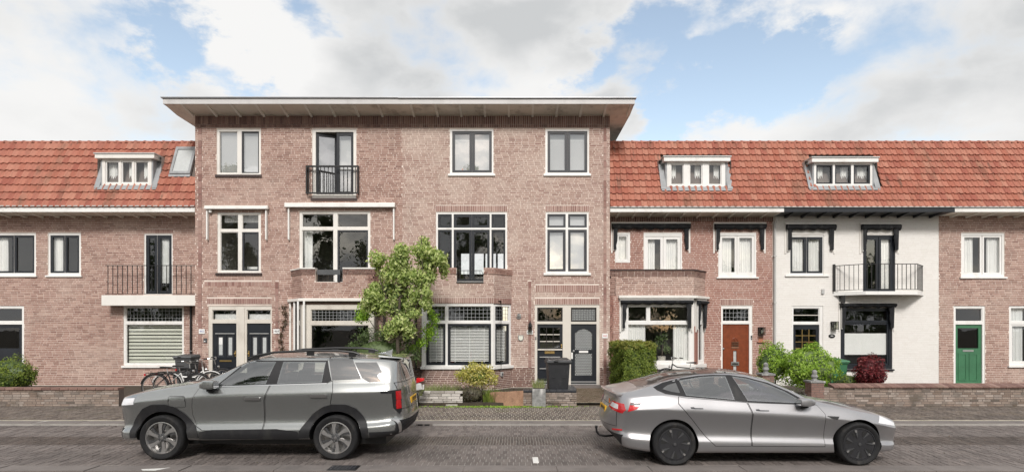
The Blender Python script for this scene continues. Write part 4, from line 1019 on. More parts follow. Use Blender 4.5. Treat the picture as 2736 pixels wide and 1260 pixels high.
# ------------------------------------------------------------------ low houses with mansard roofs
YF = 19.7; F0 = Fr(0, YF); YB = YF - .65; YE = YF - .72; YD = YF - .42
def zc(z): return 2.15 + (z - 2.15) * YF / 19          # heights read off on the front line, at this line
def xc(x): return x * YF / 19
XE0 = fx(2066)
RY0, RZ0, RY1 = YF - .70, zc(6.05), YF + .27
RZ1 = 2.15 + 495 * RY1 / 1520
def roof_y(z): return RY0 + (RY1 - RY0) * (z - RZ0) / (RZ1 - RZ0)
def dormer(house, x0, x1, z0, z1, yf, panes, fmat, sash, ov=.13, fh=.17, curt=True, smat='anthracite'):
    fr = Fr(0, yf); d = MB(); d.box(x0 - .02, x1 + .02, yf + .1, roof_y(z1) + .35, z1 - .03, z1 - .005); dm = d.build('dormer', 'lead', house)
    for s, x in ((-1, x0), (1, x1)):
        c = MB(); a, b = (x, x + .05) if s > 0 else (x - .05, x)
        c.hexa([(a, yf + .005, z0 - .06), (b, yf + .005, z0 - .06), (b, roof_y(z0) + .25, z0 - .06), (a, roof_y(z0) + .25, z0 - .06), (a, yf + .005, z1), (b, yf + .005, z1), (b, roof_y(z1) + .25, z1), (a, roof_y(z1) + .25, z1)]); c.build('cheek', 'lead', dm)
        f = MB(); e = .17; q0, q1 = (x + s * .05), (x + s * (.05 + e)); q0, q1 = min(q0, q1), max(q0, q1)
        f.hexa([(q0, roof_y(z0 - .1) - .075, z0 - .1), (q1, roof_y(z0 - .1) - .075, z0 - .1), (q1, roof_y(z0 - .1) - .045, z0 - .1), (q0, roof_y(z0 - .1) - .045, z0 - .1), (q0, roof_y(z1 + .1) - .075, z1 + .1), (q1, roof_y(z1 + .1) - .075, z1 + .1), (q1, roof_y(z1 + .1) - .045, z1 + .1), (q0, roof_y(z1 + .1) - .045, z1 + .1)]); f.build('flashing', 'lead', dm)
    r = MB(); r.box(x0 - ov, x1 + ov, yf - .12, roof_y(z1 + .1) + .5, z1, z1 + fh - .03); r.build('roof_box', fmat, dm, bevel=.008)
    r = MB(); r.box(x0 - ov - .03, x1 + ov + .03, yf - .15, roof_y(z1 + .1) + .5, z1 + fh - .029, z1 + fh + .006); r.build('roof_edge', 'zinc', dm)
    ap = MB(); za = z0 - .16; ap.hexa([(x0 - .2, roof_y(za) - .075, za), (x1 + .2, roof_y(za) - .075, za), (x1 + .2, roof_y(za) - .03, za), (x0 - .2, roof_y(za) - .03, za), (x0 - .2, yf - .02, z0 - .005), (x1 + .2, yf - .02, z0 - .005), (x1 + .2, yf + .06, z0 - .005), (x0 - .2, yf + .06, z0 - .005)]); ap.build('lead_apron', 'lead', dm)
    cells = [(a, b, z0 + .07, z1 - .06, sash) for a, b in panes]
    w = window(house, fr, x0, x1, z0, z1, cells, fmat=fmat, smat=smat, df=.0, rm=1.2, rmat='room_wall', name='dormer_window')
    if curt:
        for i, (a, b) in enumerate(panes):
            e = (b - a) * rnd.uniform(.42, .6)
            curtain(w, fr, (a if (i == 0 or curt == 'all') else b - e), (a + e if i == 0 else b), z0 + .07, z1 - .05, 'curtain', d=-.2, folds=.07)
    return w
def low_shell(house, X0, X1, ztop, holes, mortar): return facade(house, X0, X1, ztop, holes, mortar)
ZD = zc(5.87)
zf0, zf1 = fz(566, YE), fz(554.5, YE)

# ------------------------------------------------------------------ house D : red brick, white gutter
HD = base('brick_house', 'low red brick house with orange tiled roof, white gutter, dormer and wooden front door', 'house', (6, 19, GZ), 'low tiled-roof houses')
BD = Pieces()
s1 = R4(1643.4,1683.4,622,701.5); s2 = R4(1719.5,1822,622,760); s3 = R4(1919,2020,622,739.5); dD = R4(1927,2010,816,1031)
ops = [s1, s2, s3, dD, (3.42, xc(6.38), .5, zc(3.05))]
facade(HD, XC1 + .004, XE0, ZD, ops, 'mortar_pale')
lD = R4(1925,2012,798.6,815); frz = (XC1 + .004, XE0, fz(592.5), fz(579)); plD = (XC1 + .004, XE0, .16, fz(985))
BD.running(F0, XC1 + .004, XE0 - .03, .16, ZD, ops + [lD, frz, plD], 'brick_red', j=.012)
BD.running(F0, XC1 + .004, XE0 - .03, .16, fz(985), ops, 'brick_plinth', d=.012)
BD.soldier(F0, *lD, 'brick_soldier'); BD.soldier(F0, *frz, 'brick_frieze')
u0, u1, z0, z1 = s1
w = window(HD, F0, *s1, [(u0 + .08, u1 - .08, z0 + .08, z1 - .08, .045)], fmat='clean_white', smat='clean_white', df=.012); curtain(w, F0, u0, u1, z0, z1, 'curtain', folds=.06)
u0, u1, z0, z1 = s2; m = (u0 + u1) / 2 + .02
w = window(HD, F0, *s2, [(u0 + .05, m, z0 + .04, z1 - .12, .10), (m + .002, u1 - .05, z0 + .04, z1 - .12, .10)], fmat='clean_white', smat='clean_white', df=.012, rmat='room_dark')
curtain(w, F0, u0 + .1, u0 + .42, z0, z1, folds=.07); curtain(w, F0, m + .12, u1 - .1, z0, z1, folds=.075)
u0, u1, z0, z1 = s3; m = (u0 + u1) / 2
w = window(HD, F0, *s3, [(u0 + .06, m, z0 + .09, z1 - .09, .08), (m + .002, u1 - .06, z0 + .09, z1 - .09, .08)], fmat='clean_white', smat='clean_white', df=.012, sill=dict(h=.05, over=.07, d=.07), rmat='room_dark')
curtain(w, F0, u0 + .1, u0 + .50, z0, z1, folds=.07); curtain(w, F0, m + .1, u1 - .1, z0, z1, folds=.075)
awning(HD, F0, fx(1632), fx(1844), fz(594), 0, armlen=.92); awning(HD, F0, fx(1905), fx(2045), fz(594.5), 0, armlen=.92)
# door
u0, u1, z0, z1 = dD; tA = R4(1931,2002.5,823.5,858); lA = R4(1931,2002.5,865,1026)
w = window(HD, F0, *dD, [(*tA, False, 'glass'), (*lA, 'void')], fmat='clean_white', rm=1.6, rmat='room_dark', name='door_frame')
lead_glass(w, F0, *tA, 7, 3)
o, hs, RR = door(HD, F0, *lA, 'wood_red', 'slot', 'frost')
m = plate(MB(), F0, hs[0][0] - .03, hs[0][1] + .03, hs[0][2] - .03, hs[0][3] + .03, [hs[0]], -.05, -.0595); m.build('slot_moulding', 'wood_red', o, fix=False)
cxx = (hs[0][0] + hs[0][1]) / 2; ztp = hs[0][3] + .09
for i in range(4): mm = MB(); F0.box(mm, cxx - .125, cxx + .125, ztp + i * .06, ztp + i * .06 + .024, -.0595, -.03); mm.build('louvre', 'wood_brown' if i else 'corten', o)
mm = MB(); mm.tube([F0.p(cxx + .1 * math.cos(a * math.pi / 8), ztp + .24 + .11 * math.sin(a * math.pi / 8), -.052) for a in range(9)], .014, 6); mm.build('fan_arch', 'wood_red', o)
for a in (2, 4, 6): mm = MB(); mm.tube([F0.p(cxx, ztp + .24, -.053), F0.p(cxx + .1 * math.cos(a * math.pi / 8), ztp + .24 + .1 * math.sin(a * math.pi / 8), -.053)], .008, 5); mm.build('fan_bar', 'wood_red', o)
a = RR(.05,.95,.03,.965); m = plate(MB(), F0, *a, [(a[0] + .03, a[1] - .03, a[2] + .03, a[3] - .03)], -.05, -.0595); m.build('edge_moulding', 'wood_red', o, fix=False)
mm = MB(); F0.box(mm, cxx - .14, cxx + .14, fz(976), fz(966), -.0595, -.04); mm.build('letter_slot', 'steel', o, bevel=.006)
mm = MB(); F0.box(mm, cxx - .10, cxx + .10, fz(973.5), fz(970), -.0395, -.037); mm.build('letter_flap', 'ink_black', o)
mm = MB(); mm.lathe([(.001, -.06), (.028, -.055), (.03, -.03), (.014, -.02), (.014, .0)], 'y', 12, (fx(1933.5), YF + .058, fz(931))); mm.build('knob', 'steel', o, smooth=True)
st = MB(); F0.box(st, u0 - .05, u1 + .05, GZ - .02, fz(1027), -.1, .22); st.build('doorstep', 'stone_grey', HD, bevel=.01)
# bay and balcony
XDB = fx(1854, YB); LD = XDB - 3.275; FDl, FDf, FDr = Fr(3.275, YF, 0, -1), Fr(3.275, YB), Fr(XDB, YB, .59, .65)
parapet(HD, BD, [(FDl, .65, 0), (FDf, LD, 1), (FDr, .8778, 0)], zc(3.19), zc(4.0), zc(3.80), None, 'brick_rose', 'brick_plinth', 'mortar_pale', soldier=False, capd=.02)
for fr, L in ((FDl, .65), (FDf, LD), (FDr, .8778)):
    m = MB(); fr.box(m, -.02, L + .02, zc(4.0) + .001, zc(4.0) + .035, -.22, .05); m.build('coping', 'sill_tile', HD)
    if fr is not FDl:
        m = MB(); fr.box(m, .28 if fr is FDf else -.08, L + .08, zc(3.10), zc(3.19) - .005, -.05, .14); m.build('bay_cornice', 'white_paint', HD, bevel=.008)
floor_poly(HD, [(3.29, YF - .01), (3.29, YB + .02), (XDB - .01, YB + .02), (XDB + .57, YF - .01)], zc(3.0), zc(3.6), 'mortar_dark', 'balcony_floor')
zb = fz(978, YB)
plate(MB(), FDf, 0, .33, .1, zc(3.188), [], 0, -.12).build('bay_pier', 'mortar_pale', HD, fix=False); BD.running(FDf, 0, .33, .16, zc(3.188), [], 'brick_red', j=.012)
plate(MB(), FDl, 0, .65, .1, zc(3.188), [], 0, -.12).build('bay_pier', 'mortar_pale', HD, fix=False); BD.running(FDl, 0, .65, .16, zc(3.188), [], 'brick_red', j=.012)
o = 3.275; q1 = Rb(1678,1728.6,818,857.4,o); q2 = Rb(1736.5,1842,818,857.4,o); q3 = Rb(1678,1842,866,964,o)
w = window(HD, FDf, .33, LD, zb + .06, zc(3.10), [(*q1, False, 'glass'), (*q2, False, 'glass'), (*q3, False, 'glass')], fmat='clean_white', rm=False, sill=dict(h=.15, over=.02, d=.08), name='bay_window')
ybk = 25.2
room(w, FDf, .45, LD - .1, zb, zc(3.0), ybk - YB, 'room_wall', back=[(fx(1767, ybk) - o, fx(1789, ybk) - o, fz(936, ybk), fz(886, ybk))])
curtain(w, FDf, q3[0], fx(1727, YB) - o, q3[2] - .1, q3[3], folds=.075); curtain(w, FDf, fx(1802, YB) - o, q3[1] + .02, q3[2] - .1, q3[3], folds=.08)
w = window(HD, FDr, .0, .8778, zb + .06, zc(3.10), [(.42, .74, q3[2], q3[3], False, 'glass'), (.42, .74, q1[2], q1[3], False, 'glass')], fmat='clean_white', rm=False, sill=dict(h=.15, over=.02, d=.06), name='bay_window')
m = MB(); FDr.box(m, .06, .30, zb + .07, zc(2.2), -.02, .004); m.build('brick_pier', 'brick_red', HD)
for fr, L in ((FDf, LD), (FDr, .8778)):
    plate(MB(), fr, 0, L, .1, zb + .04, [], 0, -.12).build('bay_base', 'mortar_light', HD, fix=False); BD.running(fr, 0, L, .16, zb - .08, [], 'brick_plinth')
awning(HD, FDf, .32, LD - .035, zc(3.095), 0, armlen=.98, zfab=.2); awning(HD, FDr, .1, .86, zc(3.09), 0, armlen=.98, zfab=.2)
BD.flush(HD)
eaves(HD, XC1 + .01, XE0 + .03, YE, ZD, zf0, zf1, 'clean_white', 'soffit_paint', .555, off=.3, bw=.06, trim='zinc')
zd0, zd1 = fz(499, YD), fz(433, YD)
tiled_roof(HD, XC1 + .01, XE0, RY0, RZ0, RY1, RZ1, 10, .204, [(fx(1776, YF - .3), fx(1947, YF - .1), .25, .80)])
P3 = [(fx(a, YD), fx(b, YD)) for a, b in ((1792, 1827), (1842.5, 1877), (1893, 1928))]
dormer(HD, fx(1782, YD), fx(1938, YD), zd0, zd1, YD, P3, 'clean_white', .03, smat='clean_white')
# ------------------------------------------------------------------ house E : white
XF0 = xc(14.25)
HE = base('white_house', 'white painted brick house with black gutter and dark window frames', 'house', (11.4, 19, GZ), 'low tiled-roof houses')
BE = Pieces()
e1 = R4(2110,2201,628,734); e2 = R4(2306,2392,628,780); e3 = R4(2116,2199,816,1031); e4 = R4(2246,2384,822,985)
ops = [e1, e2, e3, e4]
facade(HE, XE0 + .004, XF0, ZD, ops, 'mortar_white')
BE.running(F0, XE0 + .05, XF0, .16, ZD, ops, 'brick_white', j=.008, d=.0035)
u0, u1, z0, z1 = e1; m = (u0 + u1) / 2
w = window(HE, F0, *e1, [(u0 + .03, m, z0 + .06, z1 - .06, .075), (m + .002, u1 - .03, z0 + .06, z1 - .06, .075)], fmat='clean_white', smat='dark_paint', sill=dict(h=.06, over=.17, d=.06), glass='glass')
curtain(w, F0, u0 + .08, m - .06, z0, z1, folds=.075); curtain(w, F0, m + .06, u1 - .08, z0, z1, folds=.075)
u0, u1, z0, z1 = e2; m = (u0 + u1) / 2
w = window(HE, F0, *e2, [(u0 + .05, m, z0 + .03, z1 - .06, .09), (m + .002, u1 - .05, z0 + .03, z1 - .06, .09)], fmat='dark_paint', smat='dark_paint', rmat='room_dark', name='balcony_door')
curtain(w, F0, m, u1 - .08, z0, z1, folds=.075)
awning(HE, F0, fx(2096), fx(2230), fz(596), 0, armlen=.92); awning(HE, F0, fx(2296), fx(2402), fz(596), 0, armlen=.92)
u0, u1, z0, z1 = e3; tA = R4(2120,2190,822.5,860); lA = R4(2120,2190,866.5,1026)
w = window(HE, F0, *e3, [(*tA, False, 'glass_dim'), (*lA, 'void')], fmat='clean_white', rm=1.6, rmat='room_dark', name='door_frame')
m = MB(); zz = (tA[2] + tA[3]) / 2; F0.box(m, tA[0], tA[1], zz - .012, zz + .012, -.07, -.05); m.build('glazing_bar', 'cream_paint', w)
o, hs, RR = door(HE, F0, *lA, 'dark_paint', 'grid_dark', 'glass_dim'); h = hs[0]
for k in (1, 2, 3): m = MB(); z = h[2] + (h[3] - h[2]) * k / 4; F0.box(m, h[0], h[1], z - .01, z + .01, -.0855, -.064); m.build('muntin', 'brass', o)
for k in (1, 2): m = MB(); u = h[0] + (h[1] - h[0]) * k / 3; F0.box(m, u - .01, u + .01, h[2], h[3], -.086, -.0635); m.build('muntin', 'brass', o)
st = MB(); F0.box(st, u0 - .05, u1 + .05, GZ - .02, fz(1027), -.1, .22); st.build('doorstep', 'stone_grey', HE, bevel=.01)
u0, u1, z0, z1 = e4
w = window(HE, F0, *e4, [(u0 + .10, u1 - .10, z0 + .13, fz(862), .06), (u0 + .10, u1 - .10, fz(859), z1 - .06, .05)], fmat='dark_paint', smat='dark_paint', rmat='room_dark', sill=dict(h=.05, over=.03, d=.08))
m = MB(); F0.box(m, u0 + .16, u1 - .16, fz(947), fz(890), -.089, -.086); m.build('frosted_film', 'blind_white', w)
awning(HE, F0, fx(2240), fx(2390), fz(806), 0, armlen=.88, zfab=.2)
# small balcony with angled iron railing
bx0, bx1, bx2, bx3 = [xc(q) for q in (10.72, 11.42, 13.1, 13.75)]
pl = [(bx0, YF - .005), (bx1, YB), (bx2, YB), (bx3, YF - .005)]
floor_poly(HE, pl, zc(3.22), zc(3.33), 'clean_white', 'balcony_slab')
for fr, L in ((Fr(bx0, YF, bx1 - bx0, YB - YF), math.hypot(bx1 - bx0, .65)), (Fr(bx1, YB), bx2 - bx1), (Fr(bx2, YB, bx3 - bx2, .65), math.hypot(bx3 - bx2, .65))):
    rl = railing(HE, fr, .0, L, zc(3.38), zc(4.22), max(5, int(L / .135)), d=-.02, r=.008, rail=.011, ends=False, name='balcony_railing')
m = MB(); m.box(bx0 - .02, bx0 + .03, YF - .1, YF - .01, zc(3.36), zc(4.26)); m.build('rail_anchor', 'black_iron', HE)
m = MB(); m.box(bx0 + .21, bx0 + .26, YF - .28, YF - .002, zc(2.96), zc(3.22) - .001); m.build('balcony_bracket', 'black_iron', HE)
m = MB(); F0.box(m, fx(2194), fx(2207) - .08, fz(783) - .02, fz(772), .004, .06); m.build('flag_holder', 'zinc', HE)
dpp = MB(); dpp.tube([(XE0 + .02, YF - .07, .3), (XE0 + .02, YF - .07, zc(5.6)), (XE0 + .02, YF - .25, zc(5.8))], .038, 10); dpp.build('downpipe', 'zinc', HE, smooth=True)
for z in (1.2, 3.0, 4.6): m = MB(); m.box(XE0 - .03, XE0 + .07, YF - .12, YF - .005, z, z + .03); m.build('pipe_clip', 'zinc', HE)
BE.flush(HE)
eaves(HE, XE0 + .034, XF0, YE, ZD, zf0, zf1, 'dark_paint', 'dark_paint', .555, off=.35, bw=.06, trim='zinc')
P3 = [(fx(a, YD), fx(b, YD)) for a, b in ((2181, 2225), (2231, 2274), (2281, 2325))]
tiled_roof(HE, XE0, XF0, RY0, RZ0, RY1, RZ1, 10, .204, [(fx(2169, YF - .3), fx(2340, YF - .1), .25, .80)])
dormer(HE, fx(2175, YD), fx(2331, YD), zd0 + .03, zd1 - .03, YD, P3, 'clean_white', .05, smat='dark_paint')
# ------------------------------------------------------------------ house F : next brick house along
XF1 = 20.4
HF = base('brick_house', 'low brick house beyond the white one, with plain white windows and green door', 'house', (16.5, 19, GZ), 'low tiled-roof houses')
BF = Pieces()
f1 = (xc(15.0), xc(16.45), fz(739), fz(622)); f2_ = (xc(17.2), xc(18.6), fz(739), fz(622)); f3 = (xc(14.75), xc(15.8), fz(1031), fz(816)); f4 = (xc(16.6), xc(18.7), fz(975), fz(816))
ops = [f1, f2_, f3, f4]
facade(HF, XF0 + .004, XF1, ZD, ops, 'mortar_pale'); BF.running(F0, XF0 + .004, XF1, .16, ZD, ops, 'brick_rose')
for q in (f1, f2_):
    u0, u1, z0, z1 = q; m = (u0 + u1) / 2
    w = window(HF, F0, *q, [(u0 + .07, m, z0 + .08, z1 - .08, .07), (m + .002, u1 - .07, z0 + .08, z1 - .08, .07)], fmat='clean_white', smat='clean_white', sill=dict(h=.06, over=.06, d=.06))
    curtain(w, F0, u0 + .1, u0 + .5, z0, z1); curtain(w, F0, u1 - .5, u1 - .1, z0, z1)
u0, u1, z0, z1 = f4
w = window(HF, F0, *f4, [(u0 + .08, u0 + .75, z0 + .08, fz(866), .06), (u0 + .83, u1 - .08, z0 + .08, fz(866), .06), (u0 + .08, u1 - .08, fz(858), z1 - .08, False)], fmat='clean_white', smat='clean_white', sill=dict(h=.07, over=.06, d=.07), rmat='room_dark')
curtain(w, F0, u0 + .1, u0 + .6, z0, z1, 'curtain_sheer')
u0, u1, z0, z1 = f3; tA = (u0 + .08, u1 - .08, fz(858), fz(823)); lA = (u0 + .08, u1 - .08, fz(1026), fz(866))
w = window(HF, F0, *f3, [(*tA, False), (*lA, 'void')], fmat='clean_white', rm=1.5, rmat='room_dark', name='door_frame'); o, hs, RR = door(HF, F0, *lA, 'bin_green', 'grid', 'glass_dim')
for q in (RR(.13,.46,.06,.52), RR(.54,.87,.06,.52)): plate(MB(), F0, *q, [(q[0] + .05, q[1] - .05, q[2] + .05, q[3] - .05)], -.045, -.0595).build('panel_moulding', 'bin_green', o, fix=False)
m = MB(); F0.box(m, *RR(.3,.7,.545,.575), -.0595, -.048); m.build('letter_slot', 'steel', o)
st = MB(); F0.box(st, u0, u1, GZ - .02, fz(1027), -.1, .2); st.build('doorstep', 'stone_grey', HF)
BF.flush(HF, 200)
eaves(HF, XF0 + .004, XF1, YE, ZD, zf0, zf1, 'clean_white', 'soffit_paint', .555, off=.35, bw=.06, trim='zinc')
tiled_roof(HF, XF0, XF1, RY0, RZ0, RY1, RZ1, 10, .204, [])
# ------------------------------------------------------------------ house A : low brick house on the left
XA0 = -20.4
HA = base('brick_house', 'low brick house at far left with orange tiles, roof window and iron balcony railing', 'house', (-14.5, 19, GZ), 'low tiled-roof houses')
BA = Pieces()
a1 = R4(385,461,624,786); a2 = R4(330,491,817,976); a3 = (xc(-17.4), xc(-15.9), fz(735), fz(622)); a4 = (xc(-17.6), xc(-16.3), fz(1031), fz(816)); a5 = (xc(-15.5), xc(-14.4), fz(735), fz(622))
ops = [a1, a2, a3, a4, a5]
facade(HA, XA0, XB0 - .004, ZD, ops, 'mortar_light')
lA1 = R4(385,463,612,623)
BA.running(F0, XA0, XB0 - .004, .16, ZD, ops + [lA1], 'brick_rose'); BA.soldier(F0, *lA1, 'brick_soldier')
u0, u1, z0, z1 = a1; m = (u0 + u1) / 2
w = window(HA, F0, *a1, [(u0 + .05, m - .05, z0 + .03, z1 - .05, .10), (m - .048, u1 - .04, z0 + .03, z1 - .05, .10)], fmat='clean_white', smat='dark_paint', name='balcony_door', rmat='room_dark')
curtain(w, F0, m - .02, u1 - .15, fz(755), z1 - .2, 'curtain_sheer')
u0, u1, z0, z1 = a2; tz = fz(862)
w = window(HA, F0, *a2, [(u0 + .07, u1 - .06, z0 + .07, fz(866), False, 'glass'), (u0 + .07, u1 - .06, fz(859), z1 - .05, False, 'glass')], fmat='clean_white', sill=dict(h=.07, over=.04, d=.07), rmat='room_dark')
lead_glass(w, F0, u0 + .07, u1 - .06, fz(859), z1 - .05, 16, 4)
z = fz(868); k = 0
while z > z0 + .08:
    b = MB(); F0.box(b, u0 + .08, u1 - .07, z - .085, z, -.16, -.155); b.build('blind_band', 'blind_sage', w); z -= .122; k += 1
for q in (a3, a5):
    u0, u1, z0, z1 = q; m = (u0 + u1) / 2
    w = window(HA, F0, *q, [(u0 + .07, m, z0 + .08, z1 - .08, .07), (m + .002, u1 - .07, z0 + .08, z1 - .08, .07)], fmat='clean_white', smat='dark_paint', sill=dict(h=.06, over=.06, d=.06)); curtain(w, F0, u0 + .1, u0 + .45, z0, z1)
u0, u1, z0, z1 = a4; tA = (u0 + .08, u1 - .08, fz(858), fz(823)); lA = (u0 + .08, u1 - .08, fz(1026), fz(866))
w = window(HA, F0, *a4, [(*tA, False), (*lA, 'void')], fmat='clean_white', rm=1.5, rmat='room_dark', name='door_frame'); door(HA, F0, *lA, 'dark_paint', 'grid', 'glass_dim')
st = MB(); F0.box(st, u0, u1, GZ - .02, fz(1027), -.1, .2); st.build('doorstep', 'stone_grey', HA)
m = MB(); m.box(xc(-13.4), XB0 - .005, YF - .45, YF - .002, fz(815.6, YF - .45), fz(788, YF - .45)); m.build('balcony_slab', 'white_paint', HA, bevel=.006)
fa = Fr(0, YF - .4); railing(HA, fa, xc(-13.3), XB0 - .06, fz(785, YF - .4), fz(708, YF - .4), 19, d=0, r=.009, rail=.012, ends=False, name='balcony_railing')
m = MB(); m.tube([(fx(512), YF - .05, fz(948)), (fx(512), YF - .05, fz(817))], .036, 10); m.build('downpipe', 'black_iron', HA, smooth=True)
m = MB(); m.tube([(fx(512), YF - .05, .2), (fx(512), YF - .05, fz(948.2))], .03, 10); m.build('lower_pipe', 'black_iron', HA, smooth=True)
m = MB(); m.box(fx(508.5), fx(515.5), YF - .095, YF - .005, fz(938), fz(935.5)); m.build('pipe_clip', 'steel', HA)
BA.flush(HA)
eaves(HA, XA0, XB0 - .004, YE, ZD, fz(566, YE), fz(552, YE), 'clean_white', 'soffit_paint', .555, off=.25, bw=.06, trim='zinc')
rf = tiled_roof(HA, XA0, XB0 - .004, RY0, RZ0, RY1, RZ1, 9, .206, [(xc(-11.28), xc(-10.5), .46, .90), (xc(-13.55), xc(-11.62), .30, .78)])
dormer(HA, xc(-13.4), xc(-11.78), zd0 + .05, zd1 + .1, YD, [(xc(-13.3), xc(-12.84)), (xc(-12.78), xc(-12.4)), (xc(-12.34), xc(-11.88))], 'white_paint', .04, ov=.16, smat='clean_white')
# roof window
def slope(x, s, h):
    L = math.hypot(RY1 - RY0, RZ1 - RZ0); ca, sa = (RY1 - RY0) / L, (RZ1 - RZ0) / L
    return (x, RY0 + s * L * ca - h * sa, RZ0 + s * L * sa + h * ca)
def slope_box(mb, x0, x1, s0, s1, h0, h1): return mb.hexa([slope(x0,s0,h0), slope(x1,s0,h0), slope(x1,s0,h1), slope(x0,s0,h1), slope(x0,s1,h0), slope(x1,s1,h0), slope(x1,s1,h1), slope(x0,s1,h1)])
m = MB()
for q in ((xc(-11.27), xc(-11.19), .48, .90), (xc(-10.67), xc(-10.59), .48, .90), (xc(-11.19), xc(-10.67), .86, .90), (xc(-11.19), xc(-10.67), .48, .515)): slope_box(m, *q, .0, .09)
rwin = m.build('roof_window', 'lead', HA)
m = MB(); slope_box(m, xc(-11.19), xc(-10.67), .515, .86, .03, .06); m.build('pane', 'frost', rwin)
m = MB(); slope_box(m, xc(-11.3), xc(-10.59), .44, .48, .02, .05); m.build('apron', 'lead', rwin)
# lights and plates on the low houses
lamp_box('wall_lamp', 'black box lamp right of the wooden door on red brick', F0, fx(2032), fz(884), .17, .25, .14)
lamp_box('wall_lamp', 'box lamp on the white house beside its dark door', F0, fx(2226), fz(869), .17, .25, .14)
pq = base('wall_plaque', 'small ledge of terracotta under the lamp on red brick', 'plaque', F0.p(fx(2032), fz(907)))
m = MB(); F0.box(m, fx(2022), fx(2043), fz(914), fz(912), .01, .07); m.build('ledge', 'terracotta', pq)
m = MB(); F0.box(m, fx(2026), fx(2038), fz(911.8), fz(900), .01, .02); m.build('tablet', 'terracotta', pq)
ov = base('oval_plate', 'small black oval number plate on the white wall under the lamp', 'house number', F0.p(fx(2222), fz(897)))
m = MB(); m.prism([(.115 * math.cos(i * math.pi / 10), .07 * math.sin(i * math.pi / 10)) for i in range(20)], lambda a, b: F0.p(fx(2222) + a, fz(897) + b, .02), lambda a, b: F0.p(fx(2222) + a, fz(897) + b, .006)); m.build('plate', 'black_iron', ov)
m = MB(); F0.box(m, fx(2222) - .045, fx(2222) + .045, fz(897) - .002, fz(897) + .018, .0205, .0215); m.build('figures', 'blind_gray', ov)
bl = base('door_bell', 'black door bell on the white frame of the wooden door', 'bell', F0.p(fx(2008), fz(900)))
m = MB(); F0.box(m, fx(2006.5), fx(2009.5), fz(906), fz(896), -.016, .012); m.build('housing', 'black_iron', bl, bevel=.003)
m = MB(); F0.box(m, fx(2007.2), fx(2008.8), fz(904), fz(901.5), .0125, .016); m.build('button', 'zinc', bl)
YF = 19.0; F0 = Fr(0, YF); YB = 18.35
# ================================================================== plants
def rvec(r=rnd):
    while True:
        v = Vector((r.uniform(-1, 1), r.uniform(-1, 1), r.uniform(-1, 1)))
        if .05 < v.length < 1: return v.normalized()
def add_leaf(mb, p, nrm, size, asp=.5, droop=.3, fold=.18):
    n = (nrm + rvec() * .7).normalized(); t = n.cross(rvec()); 
    if t.length < .05: return
    t.normalize(); t = (t + Vector((0, 0, -droop))).normalized(); s = t.cross(n).normalized(); n = s.cross(t)
    L = size * rnd.uniform(.65, 1.25); W = L * asp
    k = len(mb.v); a = p; mid = p + t * L * .45
    mb.v += [tuple(a), tuple(mid + s * W * .5 + n * fold * W), tuple(p + t * L - n * L * .12), tuple(mid - s * W * .5 + n * fold * W)]
    mb.f.append((k, k + 1, k + 2)); mb.f.append((k, k + 2, k + 3))
def blob_leaves(mb, c, r, n, size, asp=.5, droop=.3, fill=.55, zs=1.0, up=0.0):
    c = Vector(c)
    for _ in range(n):
        v = rvec(); 
        lump = 1 + .16 * math.sin(v.x * 7 + c.x * 3) + .14 * math.sin(v.z * 9 + c.z * 5 + v.y * 4)
        q = rnd.uniform(fill, 1.0) * lump
        p = c + Vector((v.x * r[0], v.y * r[1], v.z * r[2])) * q
        add_leaf(mb, p, (v + Vector((0, 0, up))).normalized(), size, asp, droop)
def limb(pts, r0, r1, n=6):
    m = MB(); k = len(pts); m.tube(pts, [r0 + (r1 - r0) * i / (k - 1) for i in range(k)], n); return m
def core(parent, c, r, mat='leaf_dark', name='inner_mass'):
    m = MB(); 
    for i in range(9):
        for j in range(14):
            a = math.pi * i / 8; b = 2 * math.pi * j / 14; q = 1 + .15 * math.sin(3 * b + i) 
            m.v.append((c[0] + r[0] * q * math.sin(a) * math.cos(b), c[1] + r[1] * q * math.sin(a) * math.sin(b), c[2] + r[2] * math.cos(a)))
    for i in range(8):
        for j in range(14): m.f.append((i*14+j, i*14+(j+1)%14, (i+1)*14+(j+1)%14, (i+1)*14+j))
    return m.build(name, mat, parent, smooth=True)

# slender street-garden tree
YT = 16.6
def tp(px, py, y=YT): return Vector((fx(px, y), y, fz(py, y)))
T = base('garden_tree', 'slender young tree with pale drooping leaves between the two bay windows', 'tree', (fx(1064, YT), YT, GZ))
tr = MB(); b0 = Vector((fx(1064, YT), YT, GZ - .05))
tr.tube([b0, tp(1064, 960), tp(1062, 900), tp(1066, 850), tp(1068, 800), tp(1072, 750), tp(1078, 700)], [.06, .055, .048, .042, .036, .028, .012], 8); trunk = tr.build('trunk', 'bark', T, smooth=True)
LB = [((1064,900),(1100,850),(1125,790),(1132,720),(1128,660),(1131,632)), ((1066,850),(1035,800),(1018,750),(1012,705),(1008,690)), ((1064,900),(1020,860),(990,830),(975,800)), ((1068,800),(1090,760),(1085,700),(1078,668)),
      ((1120,760),(1150,720),(1170,690),(1186,705)), ((1064,905),(1110,890),(1150,870),(1165,845)), ((1066,860),(1040,830),(1030,790),(1040,740))]
for i, br in enumerate(LB):
    dy = rnd.uniform(-.35, .35); k = len(br)
    pts = [tp(*p) + Vector((0, dy * j / (k - 1), 0)) for j, p in enumerate(br)]
    limb(pts, .026, .006, 6).build('limb', 'bark', T, smooth=True)
cr = MB()
